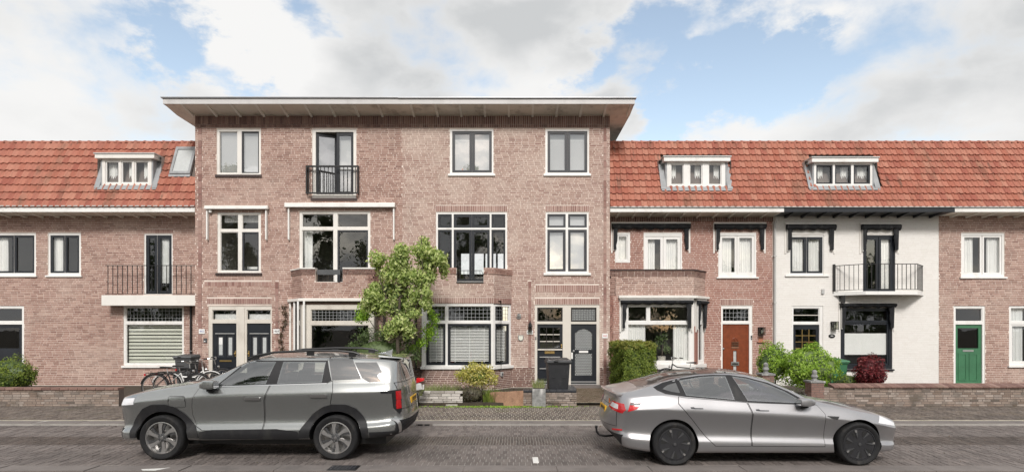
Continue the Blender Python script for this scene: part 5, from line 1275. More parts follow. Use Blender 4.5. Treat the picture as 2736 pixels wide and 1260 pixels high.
CL = [(1131,645,13,16,60),(1120,668,18,16,70),(1150,672,20,14,80),(1176,690,18,18,80),(1183,715,10,22,45),(1140,700,26,18,110),(1078,672,18,16,90),(1068,700,26,20,130),(1014,690,18,16,90),(1005,702,10,14,40),
      (1045,730,26,22,150),(1090,735,26,22,140),(1125,740,24,22,130),(1150,735,14,16,60),(1030,770,26,24,150),(1070,780,26,26,160),(1110,785,18,26,80),(1000,765,16,14,70),(1000,790,22,18,90),(1140,780,14,22,60),
      (1055,825,26,24,140),(1090,820,18,20,70),(1020,815,24,20,110),(985,815,18,16,80),(1075,860,26,22,110),(1090,880,20,18,70),(1045,880,22,18,70),(1140,810,12,14,40),(1110,835,16,10,50)]
for px, py, rx, rz, n in CL:
    c = tp(px, py) + Vector((0, rnd.uniform(-.3, .3), 0)); s = YT / 1520
    blob_leaves(cr, c, (rx * s * 1.32, .36, rz * s * 1.3), int(n * 6.0), .115, .52, .8, .0)
cr.build('crown', 'leaf_tree', T, fix=False)
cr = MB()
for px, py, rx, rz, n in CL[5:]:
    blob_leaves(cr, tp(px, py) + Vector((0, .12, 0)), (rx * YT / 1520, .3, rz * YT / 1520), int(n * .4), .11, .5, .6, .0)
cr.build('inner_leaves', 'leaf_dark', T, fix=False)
m = MB(); rt = random.Random(3)
for px, py, rx, rz, n in CL:
    for q in range(3):
        c = tp(px, py); m.tube([c + Vector((rt.uniform(-.1, .1), rt.uniform(-.1, .1), -.15)), c + Vector((rt.uniform(-.25, .25), rt.uniform(-.2, .2), rt.uniform(.0, .22)))], [.007, .003], 4)
m.build('twigs', 'bark', T)['kind'] = 'stuff'
SB = base('bright_shrub', 'bright green shrub branches spreading either side behind the slender tree', 'shrub', (fx(1110, 17.3), 17.3, GZ))
cr = MB(); s = 17.3 / 1520
for px, py, rx, rz, n in [(975,835,26,26,330),(960,850,18,16,150),(990,800,18,18,140),(1148,885,26,30,380),(1160,855,20,22,220),(1125,915,24,20,220),(1100,930,22,18,160),(1152,835,12,14,70)]:
    c = tp(px, py, 17.3); blob_leaves(cr, c, (rx * s, .3, rz * s), n, .075, .62, .3, .2)
cr.build('foliage', 'leaf_bright', SB, fix=False)
for a, b_ in (((1085, 1010), (1148, 890)), ((1060, 1010), (978, 840)), ((1085, 1000), (1120, 920))):
    limb([Vector((fx(1075, 17.3), 17.3, GZ - .03)), tp(a[0], a[1] - 40, 17.3), tp(b_[0], b_[1], 17.3)], .03, .008).build('stem', 'bark', SB, smooth=True)
DS = base('dark_shrub', 'broad dark green shrub under the tree, above the SUV roof', 'shrub', (fx(1010, 17), 17.0, GZ))
cr = MB(); s = 17.0 / 1520
for px, py, rx, rz, n in [(1090,905,26,30,300),(1110,950,20,28,220),(975,900,34,30,500),(1020,895,36,30,500),(1060,915,34,28,420),(945,925,22,20,220),(1000,940,44,26,500),(1065,950,30,26,330),(1090,940,16,20,120),(1040,985,36,40,260),(1085,990,18,40,160)]:
    c = tp(px, py, 17.0); blob_leaves(cr, c, (rx * s, .38, rz * s), n, .07, .42, .2, .25)
cr.build('foliage', 'leaf_dark', DS, fix=False)
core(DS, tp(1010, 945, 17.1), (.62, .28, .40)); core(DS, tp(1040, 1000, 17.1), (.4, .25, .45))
# dry climber beside the doors
CB = base('dry_climber', 'dry brown climber on the wall right of the paired dark doors', 'climber', (fx(757), 18.95, GZ))
cr = MB(); ps = [Vector((fx(760), 18.965, GZ - .02))] + [Vector((fx(758 + 7 * math.sin(i * .9)), 18.965, fz(1000 - i * 18))) for i in range(11)]
limb(ps, .014, .006, 5).build('stem', 'bark', CB, smooth=True)
for i, p in enumerate(ps[1:]):
    r = .22 if i > 7 else .12
    blob_leaves(cr, p + Vector((0, -.06, 0)), (r, .06, .16), 60 if i > 7 else 42, .06, .6, .6, .0)
cr.build('foliage', 'leaf_dry', CB, fix=False)
# clipped hedge
def hedge(name, label, x0, x1, y0, y1, z0, z1, dens, size, mats, topmat=None):
    h = base(name, label, 'hedge', ((x0 + x1) / 2, (y0 + y1) / 2, z0))
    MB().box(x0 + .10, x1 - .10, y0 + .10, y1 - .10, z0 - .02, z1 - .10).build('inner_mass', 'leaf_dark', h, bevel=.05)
    m = MB(); t = MB()
    def face(o, u, v, n, mb, dd):
        A = u.length * v.length
        for _ in range(int(A * dens)):
            a, b = rnd.random(), rnd.random(); w = .035 * math.sin(a * 17 + b * 5) + .03 * math.sin(b * 23 + a * 9)
            add_leaf(mb, o + u * a + v * b + n * (rnd.uniform(-.10, .03) + w), n, size, .62, .1)
    V = Vector
    face(V((x0,y0,z0)), V((x1-x0,0,0)), V((0,0,z1-z0)), V((0,-1,0)), m, 0); face(V((x0,y0,z0)), V((0,y1-y0,0)), V((0,0,z1-z0)), V((-1,0,0)), m, 0)
    face(V((x1,y0,z0)), V((0,y1-y0,0)), V((0,0,z1-z0)), V((1,0,0)), m, 0)
    face(V((x0,y0,z1)), V((x1-x0,0,0)), V((0,y1-y0,0)), V((0,0,1)), t if topmat else m, 0)
    if topmat:
        for (o, u, n) in ((V((x0,y0,z1-.13)), V((x1-x0,0,0)), V((0,-1,0))), (V((x0,y0,z1-.13)), V((0,y1-y0,0)), V((-1,0,0)))):
            face(o, u, V((0,0,.14)), n, t, 0)
    m.build('foliage', mats, h, fix=False)
    if topmat: t.build('new_growth', topmat, h, fix=False)
    return h
hedge('clipped_hedge', 'tall square-clipped hedge with yellowish top behind the silver sedan', 3.12, 3.98, 15.75, 18.2, GZ, 1.70, 2600, .055, 'leaf_hedge', 'leaf_hedge_top')
def bush(name, label, c, r, n, size, mat, inner='leaf_dark', cat='shrub', lobes=7, asp=.6, group=None):
    h = base(name, label, cat, (c[0], c[1], GZ), group); m = MB()
    blob_leaves(m, c, r, n, size * .85, asp, .2, .84)
    for i in range(lobes):
        v = rvec(); v.z = abs(v.z) * .8 - .2; v.y = -abs(v.y) if rnd.random() < .7 else v.y
        cc = Vector(c) + Vector((v.x * r[0] * .60, v.y * r[1] * .60, v.z * r[2] * .62)); blob_leaves(m, cc, (r[0] * .42, r[1] * .42, r[2] * .42), n // lobes, size * .85, asp, .2, .7)
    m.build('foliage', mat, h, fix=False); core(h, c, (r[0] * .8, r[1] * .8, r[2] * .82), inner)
    lb = MB(); 
    for k in range(3): lb.tube([(c[0] + (k - 1) * .05, c[1], GZ - .02), (c[0] + (k - 1) * .15, c[1] + .05 * (k - 1), c[2] - r[2] * .3)], [.025, .012], 6)
    lb.build('stem', 'bark', h, smooth=True); return h
yb_ = 16.2
bush('lime_bush', 'smaller bright green bush between wooden door and white house', (fx(2064, 16.8), 16.8, fz(968, 16.8)), (.46, .45, .56), 2600, .075, 'leaf_lime')
bush('lime_bush', 'large round bright green bush in front of the white house door', (fx(2166, yb_), yb_, fz(984, yb_)), (.74, .6, .62), 4600, .08, 'leaf_lime', lobes=10)
bush('low_shrub', 'low olive green shrub behind the coping of the garden wall', (fx(2268, 16.6), 16.6, fz(1022, 16.6)), (.42, .35, .26), 1300, .05, 'leaf_hedge')
bush('red_shrub', 'dark red leaved shrub by the white house at the right edge', (fx(2325, 16.2), 16.2, fz(1000, 16.2)), (.42, .38, .55), 2200, .075, 'leaf_maroon', 'leaf_maroon')
# yellow shrub on its little stem over dark brown growth
ys = 15.75
h = base('yellow_shrub', 'variegated yellow shrub under the bay window with slatted blinds', 'shrub', (fx(1275, ys), ys, GZ)); m = MB(); s = ys / 1520
for px, py, rx, rz, n in [(1270,1000,34,22,560),(1248,1003,24,20,330),(1300,1003,24,20,330),(1268,985,26,14,300),(1292,987,20,12,160),(1280,1018,34,12,300),(1316,1012,10,14,70),(1232,1000,10,12,70)]:
    blob_leaves(m, tp(1272 + (px - 1272) * 1.15, 1003 + (py - 1003) * 1.2, ys), (rx * s * 1.2, .34, rz * s * 1.2), int(n * 1.5), .062, .6, .2, .35)
m.build('foliage', 'leaf_yellow', h, fix=False); core(h, tp(1272, 1003, ys + .03), (.32, .2, .18), 'leaf_hedge')
limb([Vector((fx(1290, ys), ys, GZ - .02)), tp(1289, 1050, ys), tp(1285, 1015, ys)], .022, .018).build('stem', 'bark', h, smooth=True)
bush('brown_shrub', 'dark brownish groundcover shrub below the yellow shrub', (fx(1258, 15.5), 15.5, fz(1054, 15.5)), (.42, .3, .26), 1400, .05, 'leaf_brown', 'leaf_brown')
# rough grass tufts, stones edge
def tuft(name, label, x0, x1, y0, y1, n, h, mat='leaf_grass', z=GZ, cat='grass'):
    m = MB()
    for _ in range(n):
        x, y = rnd.uniform(x0, x1), rnd.uniform(y0, y1); hh = h * rnd.uniform(.35, 1.1); a = rnd.uniform(0, 6.28); lx, ly = math.cos(a) * hh * .35, math.sin(a) * hh * .35; w = .006
        k = len(m.v); wx, wy = -math.sin(a) * w, math.cos(a) * w
        m.v += [(x - wx, y - wy, z - .01), (x + wx, y + wy, z - .01), (x + lx * .4 + wx * .7, y + ly * .4 + wy * .7, z + hh * .6), (x + lx * .4 - wx * .7, y + ly * .4 - wy * .7, z + hh * .6), (x + lx, y + ly, z + hh * .95)]
        m.f += [(k, k + 1, k + 2, k + 3), (k + 3, k + 2, k + 4)]
    o = m.build(name, mat, None, fix=False); tag(o, label, cat, kind='stuff'); return o
tuft('rough_grass', 'rough grass behind the stone edging left of the yellow shrub', fx(1128, 15.9), fx(1228, 15.9), 15.5, 16.7, 1700, .42)
tuft('weeds', 'green weeds along the foot of the rusty board', fx(1290, 15.3), fx(1330, 15.3), 15.28, 15.6, 380, .40, 'leaf_hedge')
m = MB()
for _ in range(2600):                     # moss and weeds on the pavement edge
    x = rnd.gauss(-.35, .95); y = 15.15 - abs(rnd.gauss(0, .12)) - (.12 if rnd.random() < .3 else 0); add_leaf(m, Vector((x, y, WZ + .008)), Vector((0, 0, 1)), .04, .6, 0)
tag(m.build('weed_strip', 'leaf_lime', None, fix=False), 'small weeds growing in the paving joints at the garden edge', 'weeds', kind='stuff')
m = MB()
for _ in range(900):                      # fallen leaves and grit along kerb and gutter
    y = rnd.choice((12.47 - abs(rnd.gauss(0, .12)), 12.95 + abs(rnd.gauss(0, .5)), rnd.gauss(10.85, .35), rnd.uniform(9, 15)))
    if not 8.95 < y < 15.1: continue
    x = rnd.uniform(-9, 9); z = (WZ if y > 12.9 else (.045 if y > 12.5 else 0)) + .014; add_leaf(m, Vector((x, y, z)), Vector((0, 0, 1)), rnd.uniform(.015, .045), .6, 0)
tag(m.build('leaf_litter', 'leaf_dry', None, fix=False), 'scattered dry leaves and grit on road and pavement', 'leaf litter', kind='stuff')
m = MB()
for _ in range(2500):
    x, y = rnd.uniform(-11, 11), rnd.uniform(15.3, 18.6)
    if 1.6 < x < 3.1 or -10.4 < x < -7.9 or 5.5 < x < 8.3: continue
    add_leaf(m, Vector((x, y, GZ + rnd.uniform(.0, .05))), Vector((0, 0, 1)), .06, .6, 0)
tag(m.build('ground_cover', 'leaf_dark', None, fix=False), 'low dark ground cover over the front garden soil', 'ground cover', kind='stuff')

# ================================================================== garden walls and things standing about
yw = 15.2
LW = base('low_wall', 'low mossy brick garden wall with black coping in front of the wheelie bin', 'wall', (1.1, yw, WZ))
fw = Fr(0, yw); PW_ = Pieces(); wx0, wx1, wz1 = fx(1397, yw), fx(1540, yw), fz(1041, yw)
plate(MB(), fw, wx0, wx1, WZ - .03, wz1 - .06, [], 0, -.2).build('core', 'mortar_dark', LW, fix=False)
PW_.running(fw, wx0, wx1, WZ, wz1 - .07, [], 'brick_mossy', h=.062, L=.2); 
fs_ = Fr(wx1, yw, 0, 1); plate(MB(), fs_, 0, 1.3, WZ - .03, wz1 - .06, [], 0, -.18).build('return_wall', 'mortar_dark', LW, fix=False); PW_.running(fs_, 0, 1.3, WZ, wz1 - .07, [], 'brick_mossy', h=.062, L=.2)
PW_.flush(LW)
n = 8; ww = (wx1 - wx0) / n
for i in range(n): m = MB(); fw.box(m, wx0 + i * ww + .003, wx0 + (i + 1) * ww - .003, wz1 - .06, wz1 + rnd.uniform(-.004, .004), -.22, .03); m.build('coping_tile', 'anthracite', LW, bevel=.006)
for i in range(5): m = MB(); m.box(wx1 - .2, wx1 + .03, yw + .222 + i * .22, yw + .436 + i * .22, wz1 - .06, wz1 + rnd.uniform(-.004, .004)); m.build('coping_tile', 'anthracite', LW, bevel=.006)
SP = base('stone_post', 'square weathered concrete planter post in front of the low wall', 'planter', (fx(1440, 15.1), 15.1, WZ))
m = MB(); m.box(fx(1422, 15.02), fx(1458, 15.02), 15.02, 15.165, WZ - .01, fz(1038, 15.02)); m.build('block', 'stone_grey', SP, bevel=.015)
m = MB(); m.box(fx(1424, 15.02), fx(1456, 15.02), 15.04, 15.15, fz(1038, 15.02) - .01, fz(1036, 15.02)); m.build('soil_top', 'soil', SP)
pt = MB(); 
for _ in range(260):
    x, y = rnd.uniform(fx(1424, 15.1), fx(1454, 15.1)), rnd.uniform(15.05, 15.14); hh = rnd.uniform(.08, .28); a = rnd.uniform(0, 6.28); k = len(pt.v); z = fz(1036, 15.02)
    pt.v += [(x - .006, y, z - .005), (x + .006, y, z - .005), (x + math.cos(a) * hh * .4, y + math.sin(a) * .03, z + hh)]; pt.f.append((k, k + 1, k + 2))
pp = pt.build('small_grass_plant', 'leaf_grass', None, fix=False); tag(pp, 'tuft of grassy plant growing on top of the concrete post', 'plant')
CBd = base('rusty_board', 'curved rusty brown garden edging board right of the yellow shrub', 'edging board', (-.1, 15.25, WZ))
m = MB(); nseg = 14; xa, xb = fx(1308, 15.2), fx(1396, 15.2); z1b = fz(1043, 15.2)
for i in range(nseg + 1):
    t = i / nseg; x = xa + (xb - xa) * t; y = 15.38 - .26 * math.sin(min(1, t * 1.15) * math.pi / 2); zt_ = z1b - .07 * (1 - t) ** 2 + .006 * math.sin(t * 9)
    m.v += [(x, y, WZ - .02), (x, y, zt_), (x + .004, y + .025, zt_), (x + .004, y + .025, WZ - .02)]
for i in range(nseg):
    for j in range(4): m.f.append((i*4+j, i*4+(j+1)%4, (i+1)*4+(j+1)%4, (i+1)*4+j))
m.f.append((0,1,2,3)); m.f.append(tuple(nseg*4+j for j in (3,2,1,0))); m.build('board', 'corten', CBd, smooth=True)
m = MB(); m.box(xb - .02, xb + .02, 15.105, 15.145, WZ - .02, z1b + .01); m.build('end_stake', 'corten', CBd)
# stacked slab edging
SE = base('stone_edging', 'low edging of stacked pale stone slabs left of the yellow shrub', 'edging', (fx(1178, 15.3), 15.3, WZ))
z = WZ; xs0, xs1 = fx(1118, 15.25), fx(1236, 15.25); row = 0
while z < fz(1046, 15.25):
    hh = rnd.uniform(.05, .075); x = xs0 + rnd.uniform(-.05, .05) + (.0 if z < .25 else .12)
    while x < xs1 - .06:
        l = rnd.uniform(.16, .42); m = MB(); y0 = 15.20 + rnd.uniform(-.015, .025) + row * .012; m.box(x, min(x + l - .012, xs1), y0, y0 + .2, z + .002, z + hh - .006); o = m.build('slab', 'stone_slab', SE, bevel=.008); x += l
    z += hh; row += 1
m = MB(); m.box(xs0 + .1, xs1 - .05, 15.3, 15.48, WZ - .02, z - .02); m.build('backfill', 'soil', SE)
# wheelie bin
def wheelie(name, label, x, y, z, h, w, dpt, mat, lidmat, rz=0.0):
    b = thing(name, label, 'bin', (x, y, z), rz)
    m = MB(); a, c = w * .80 / 2, w * .97 / 2; e, f = dpt * .72 / 2, dpt / 2; z0, z1 = .05, h * .90
    m.hexa([(-a,-e,z0),(a,-e,z0),(a,f*.8,z0),(-a,f*.8,z0),(-c,-f,z1),(c,-f,z1),(c,f,z1),(-c,f,z1)]); m.build('body', mat, b, bevel=.03)
    m = MB(); m.hexa([(-c-.02,-f-.02,z1-.05),(c+.02,-f-.02,z1-.05),(c+.02,f+.02,z1-.05),(-c-.02,f+.02,z1-.05),(-c-.03,-f-.03,z1+.005),(c+.03,-f-.03,z1+.005),(c+.03,f+.03,z1+.005),(-c-.03,f+.03,z1+.005)]); m.build('rim', mat, b, bevel=.012)
    l = MB(); l.hexa([(-c-.055,-f-.06,z1+.007),(c+.055,-f-.06,z1+.007),(c+.04,f+.05,z1+.007),(-c-.04,f+.05,z1+.007),(-c-.03,-f-.03,z1+.055),(c+.03,-f-.03,z1+.055),(c+.0,f,z1+.10),(-c-.0,f,z1+.10)]); lid = l.build('lid', lidmat, b, bevel=.018)
    l = MB(); l.box(-c * .5, -c * .1, -f - .072, -f - .055, z1 + .02, z1 + .04); l.build('lid_grip', 'ink_black', lid)
    hd = MB(); hd.tube([(-c * .9, f + .0, z1 - .02), (-c * .9, f + .09, z1 + .03), (c * .9, f + .09, z1 + .03), (c * .9, f + .0, z1 - .02)], .016, 8); hd.build('handle', mat, b, smooth=True)
    for s in (-1, 1):
        q = MB(); q.box(s * a * .62 - .05, s * a * .62 + .05, -f * .93, -f * .80, h * .54, h * .555); q.build('grip_ledge', mat, b)
        q = MB(); q.lathe([(.02, -.03), (.09, -.03), (.1, -.015), (.1, .015), (.09, .03), (.02, .03)], 'x', 18, (s * a * .95, f * .85, .10)); q.build('wheel', 'rubber', b, smooth=True)
    return b
wheelie('wheelie_bin', 'black wheelie bin standing before the dark doors behind the low wall', fx(1490, 15.75), 15.75, GZ, 1.18, .62, .62, 'bin_black', 'bin_black', .05)
wheelie('wheelie_bin', 'grey wheelie bin below the striped blinds at far left', fx(500, 18.35), 18.35, GZ, 1.16, .52, .52, 'bin_grey', 'bin_grey')
wheelie('wheelie_bin', 'green wheelie bin half hidden by the large bright green bush', fx(2231, 17.2), 17.2, GZ, 1.08, .5, .52, 'bin_green', 'bin_green', -.05)
# garden wall of the white house with pillars and finials
def pillar(label, x, y, zt, w, fin):
    p = base('garden_pillar', label, 'pillar', (x, y, WZ)); pc = Pieces()
    for fr in (Fr(x - w / 2, y - w / 2), Fr(x - w / 2, y + w / 2, 0, -1), Fr(x + w / 2, y - w / 2, 0, 1)): pc.running(fr, 0, w, WZ, zt - .03, [], 'brick_plinth')
    m = MB(); m.box(x - w / 2, x + w / 2, y - w / 2, y + w / 2, WZ - .02, zt - .03); m.build('core', 'mortar_dark', p); pc.flush(p)
    m = MB(); m.box(x - w / 2 - .03, x + w / 2 + .03, y - w / 2 - .03, y + w / 2 + .03, zt - .03, zt + .02); m.build('cap', 'stone_grey', p, bevel=.006)
    f = base('stone_finial', fin, 'ornament', (x, y, zt + .02))
    m = MB(); m.lathe([(.075, zt + .02), (.075, zt + .05), (.05, zt + .06), (.06, zt + .09), (.085, zt + .12), (.07, zt + .17), (.05, zt + .19), (.065, zt + .22), (.06, zt + .27), (.03, zt + .30), (.001, zt + .31)], 'z', 14, (x, y, 0)); m.build('urn', 'stone_grey', f, smooth=True)
pillar('brick gate pillar at the left end of the coped garden wall', fx(2176, 15.15), 15.15, fz(1019, 15.0), .33, 'stone finial in front of the large bright green bush')
pillar('brick gate pillar mostly hidden behind the silver sedan roof', fx(2046, 15.2), 15.2, fz(998, 15.2), .30, 'stone finial left of the larger bush, just above the sedan roof')
GW = base('garden_wall', 'brown brick garden wall with slanted tile coping before the white house', 'wall', (12, 15.15, WZ)); pg = Pieces()
gx0, gx1, gz1 = fx(2195, 15.15), 15.6, .56; fg = Fr(0, 15.1)
plate(MB(), fg, gx0, gx1, WZ - .02, gz1, [], 0, -.2).build('core', 'mortar_dark', GW, fix=False); pg.running(fg, gx0, gx1, WZ, gz1 - .004, [], 'brick_mossy'); pg.flush(GW, 200)
x = fx(2225, 15.1)
while x < gx1:
    m = MB(); m.hexa([(x,15.04,gz1+.0),(x+.145,15.04,gz1+.0),(x+.145,15.34,gz1+.01),(x,15.34,gz1+.01),(x,15.035,gz1+.035),(x+.145,15.035,gz1+.035),(x+.145,15.33,gz1+.10),(x,15.33,gz1+.10)]); m.build('coping_tile', 'brick_plinth', GW); x += .152
# garden wall, hedge and bushes of the far left and far right gardens
LG = base('garden_wall', 'low brown brick garden wall behind the SUV bonnet at far left', 'wall', (-14, 15.15, WZ)); pl_ = Pieces()
for (p0, p1) in ((-19.5, -16.9), (-15.6, -10.45)):
    plate(MB(), Fr(0, 15.12), p0, p1, WZ - .02, .50, [], 0, -.2).build('core', 'mortar_dark', LG, fix=False); pl_.running(Fr(0, 15.12), p0, p1, WZ, .496, [], 'brick_mossy')
    x = p0
    while x < p1 - .05:
        e_ = min(x + .235, p1); m = MB(); m.box(x + .003, e_ - .003, 15.08, 15.35, .501, .56 + rnd.uniform(-.003, .003)); m.build('coping_tile', 'brick_plinth', LG, bevel=.006); x += .24
pl_.flush(LG, 200)
bush('garden_bush', 'round green bush before the far left ground floor window', (-14.6, 16.6, .75), (.62, .5, .55), 2400, .075, 'leaf_hedge', lobes=8)
bush('garden_bush', 'small pale bush by the far left garden gap', (-16.2, 16.4, .55), (.42, .4, .38), 1500, .065, 'leaf_tree', lobes=6)
bush('garden_bush', 'spreading green bush before the brick house beyond the white one', (16.4, 16.7, .72), (.8, .5, .52), 2600, .08, 'leaf_hedge', lobes=8)
# little iron fence at the left doors
IF = base('iron_fence', 'short black spiked iron fence beside the leftmost door', 'fence', (fx(538, 18.3), 18.3, GZ)); ff_ = Fr(0, 18.3)
m = MB(); ff_.box(m, fx(514, 18.3), fx(558, 18.3), GZ + .15, GZ + .18, -.01, .01); ff_.box(m, fx(514, 18.3), fx(558, 18.3), GZ + .62, GZ + .65, -.01, .01); m.build('rail', 'black_iron', IF)
for i in range(7): u = fx(517, 18.3) + i * .07; m = MB(); m.tube([ff_.p(u, GZ - .02, 0), ff_.p(u, GZ + .74, 0), ff_.p(u, GZ + .80, 0)], [.009, .009, .001], 6); m.build('spike', 'black_iron', IF)
# house plant inside the bay of the red brick house
HP = base('house_plant', 'leafy house plant in a cream pot inside the bay window over the hedge', 'house plant', (fx(1768, 19.45), 19.45, .95))
m = MB(); m.lathe([(.001, .955), (.11, .955), (.14, 1.17), (.15, 1.18), (.12, 1.18), (.001, 1.16)], 'z', 16, (fx(1768, 19.45), 19.45, 0)); m.build('pot', 'cream_paint', HP, smooth=True)
limb([(fx(1768, 19.45), 19.45, 1.14), (fx(1771, 19.45), 19.45, 1.5), (fx(1768, 19.45), 19.48, 2.0)], .018, .01).build('stem', 'bark', HP, smooth=True)
m = MB()
for px, py, r, n in ((1765, 905, .22, 60), (1750, 918, .16, 40), (1782, 930, .14, 36), (1772, 895, .14, 36), (1740, 925, .12, 26)): blob_leaves(m, tp(px, py, 19.5), (r, .12, r), n, .15, .55, .5, .1)
m.build('leaves', 'leaf_dark', HP, fix=False)
tb = base('window_bench', 'low white bench under the house plant inside the bay window', 'bench', (4.8, 19.45, .6)); m = MB(); m.box(fx(1690, 19.45), fx(1835, 19.45), 19.2, 19.7, .90, .955); m.build('top', 'clean_white', tb)
for px in (1694, 1828): m = MB(); m.box(fx(px, 19.45), fx(px, 19.45) + .05, 19.3, 19.6, .72, .90); m.build('leg', 'clean_white', tb)
ow = base('toy_figure', 'small orange figure on the sill of the upper dark-framed window', 'toy', F0.p(fx(1235), fz(455), -.2))
m = MB(); m.lathe([(.001, fz(461)), (.028, fz(461)), (.03, fz(457)), (.018, fz(453)), (.022, fz(451)), (.014, fz(448)), (.001, fz(447))], 'z', 12, (fx(1235), 19.122, 0)); m.build('body', 'orange_lens', ow, smooth=True)
m = MB(); m.box(fx(1235) - .11, fx(1235) + .11, 19.11, 19.14, fz(465), fz(461) - .002); m.build('stand', 'wood_brown', ow)
# the leafy row across the street that the windows mirror
m = MB(); R2 = random.Random(5)
tall = {2: 17.2, 4: 16.6, 7: 16.9, 8: 6.0, 9: 6.0, 10: 7.0}
for k in range(17):
    cx0 = -34 + k * 4.4 + R2.uniform(-.8, .8); top = tall.get(k, R2.uniform(8.5, 12.0))
    nb = int(top * 2.1)
    for q in range(nb):
        zz = 1.2 + (top - 1.8) * (q + .5) / nb; sp = 2.3 if zz < 9 else 2.3 * max(.25, (top - zz) / max(1, top - 9))
        c = Vector((cx0 + R2.uniform(-sp, sp), -13 + R2.uniform(-1.5, 1.5), zz)); r = R2.uniform(.9, 1.6) * (1 if zz < 9 else .7)
        blob_leaves(m, c, (r, r, r * .85), 260, .30, .6, .3, .1)
    m.tube([(cx0, -13, -.05), (cx0, -13, top * .6)], [.22, .1], 6)
tag(m.build('tree_row', 'leaf_far', None, fix=False), 'row of leafy trees across the street, seen mirrored in the windows', 'trees', kind='stuff')
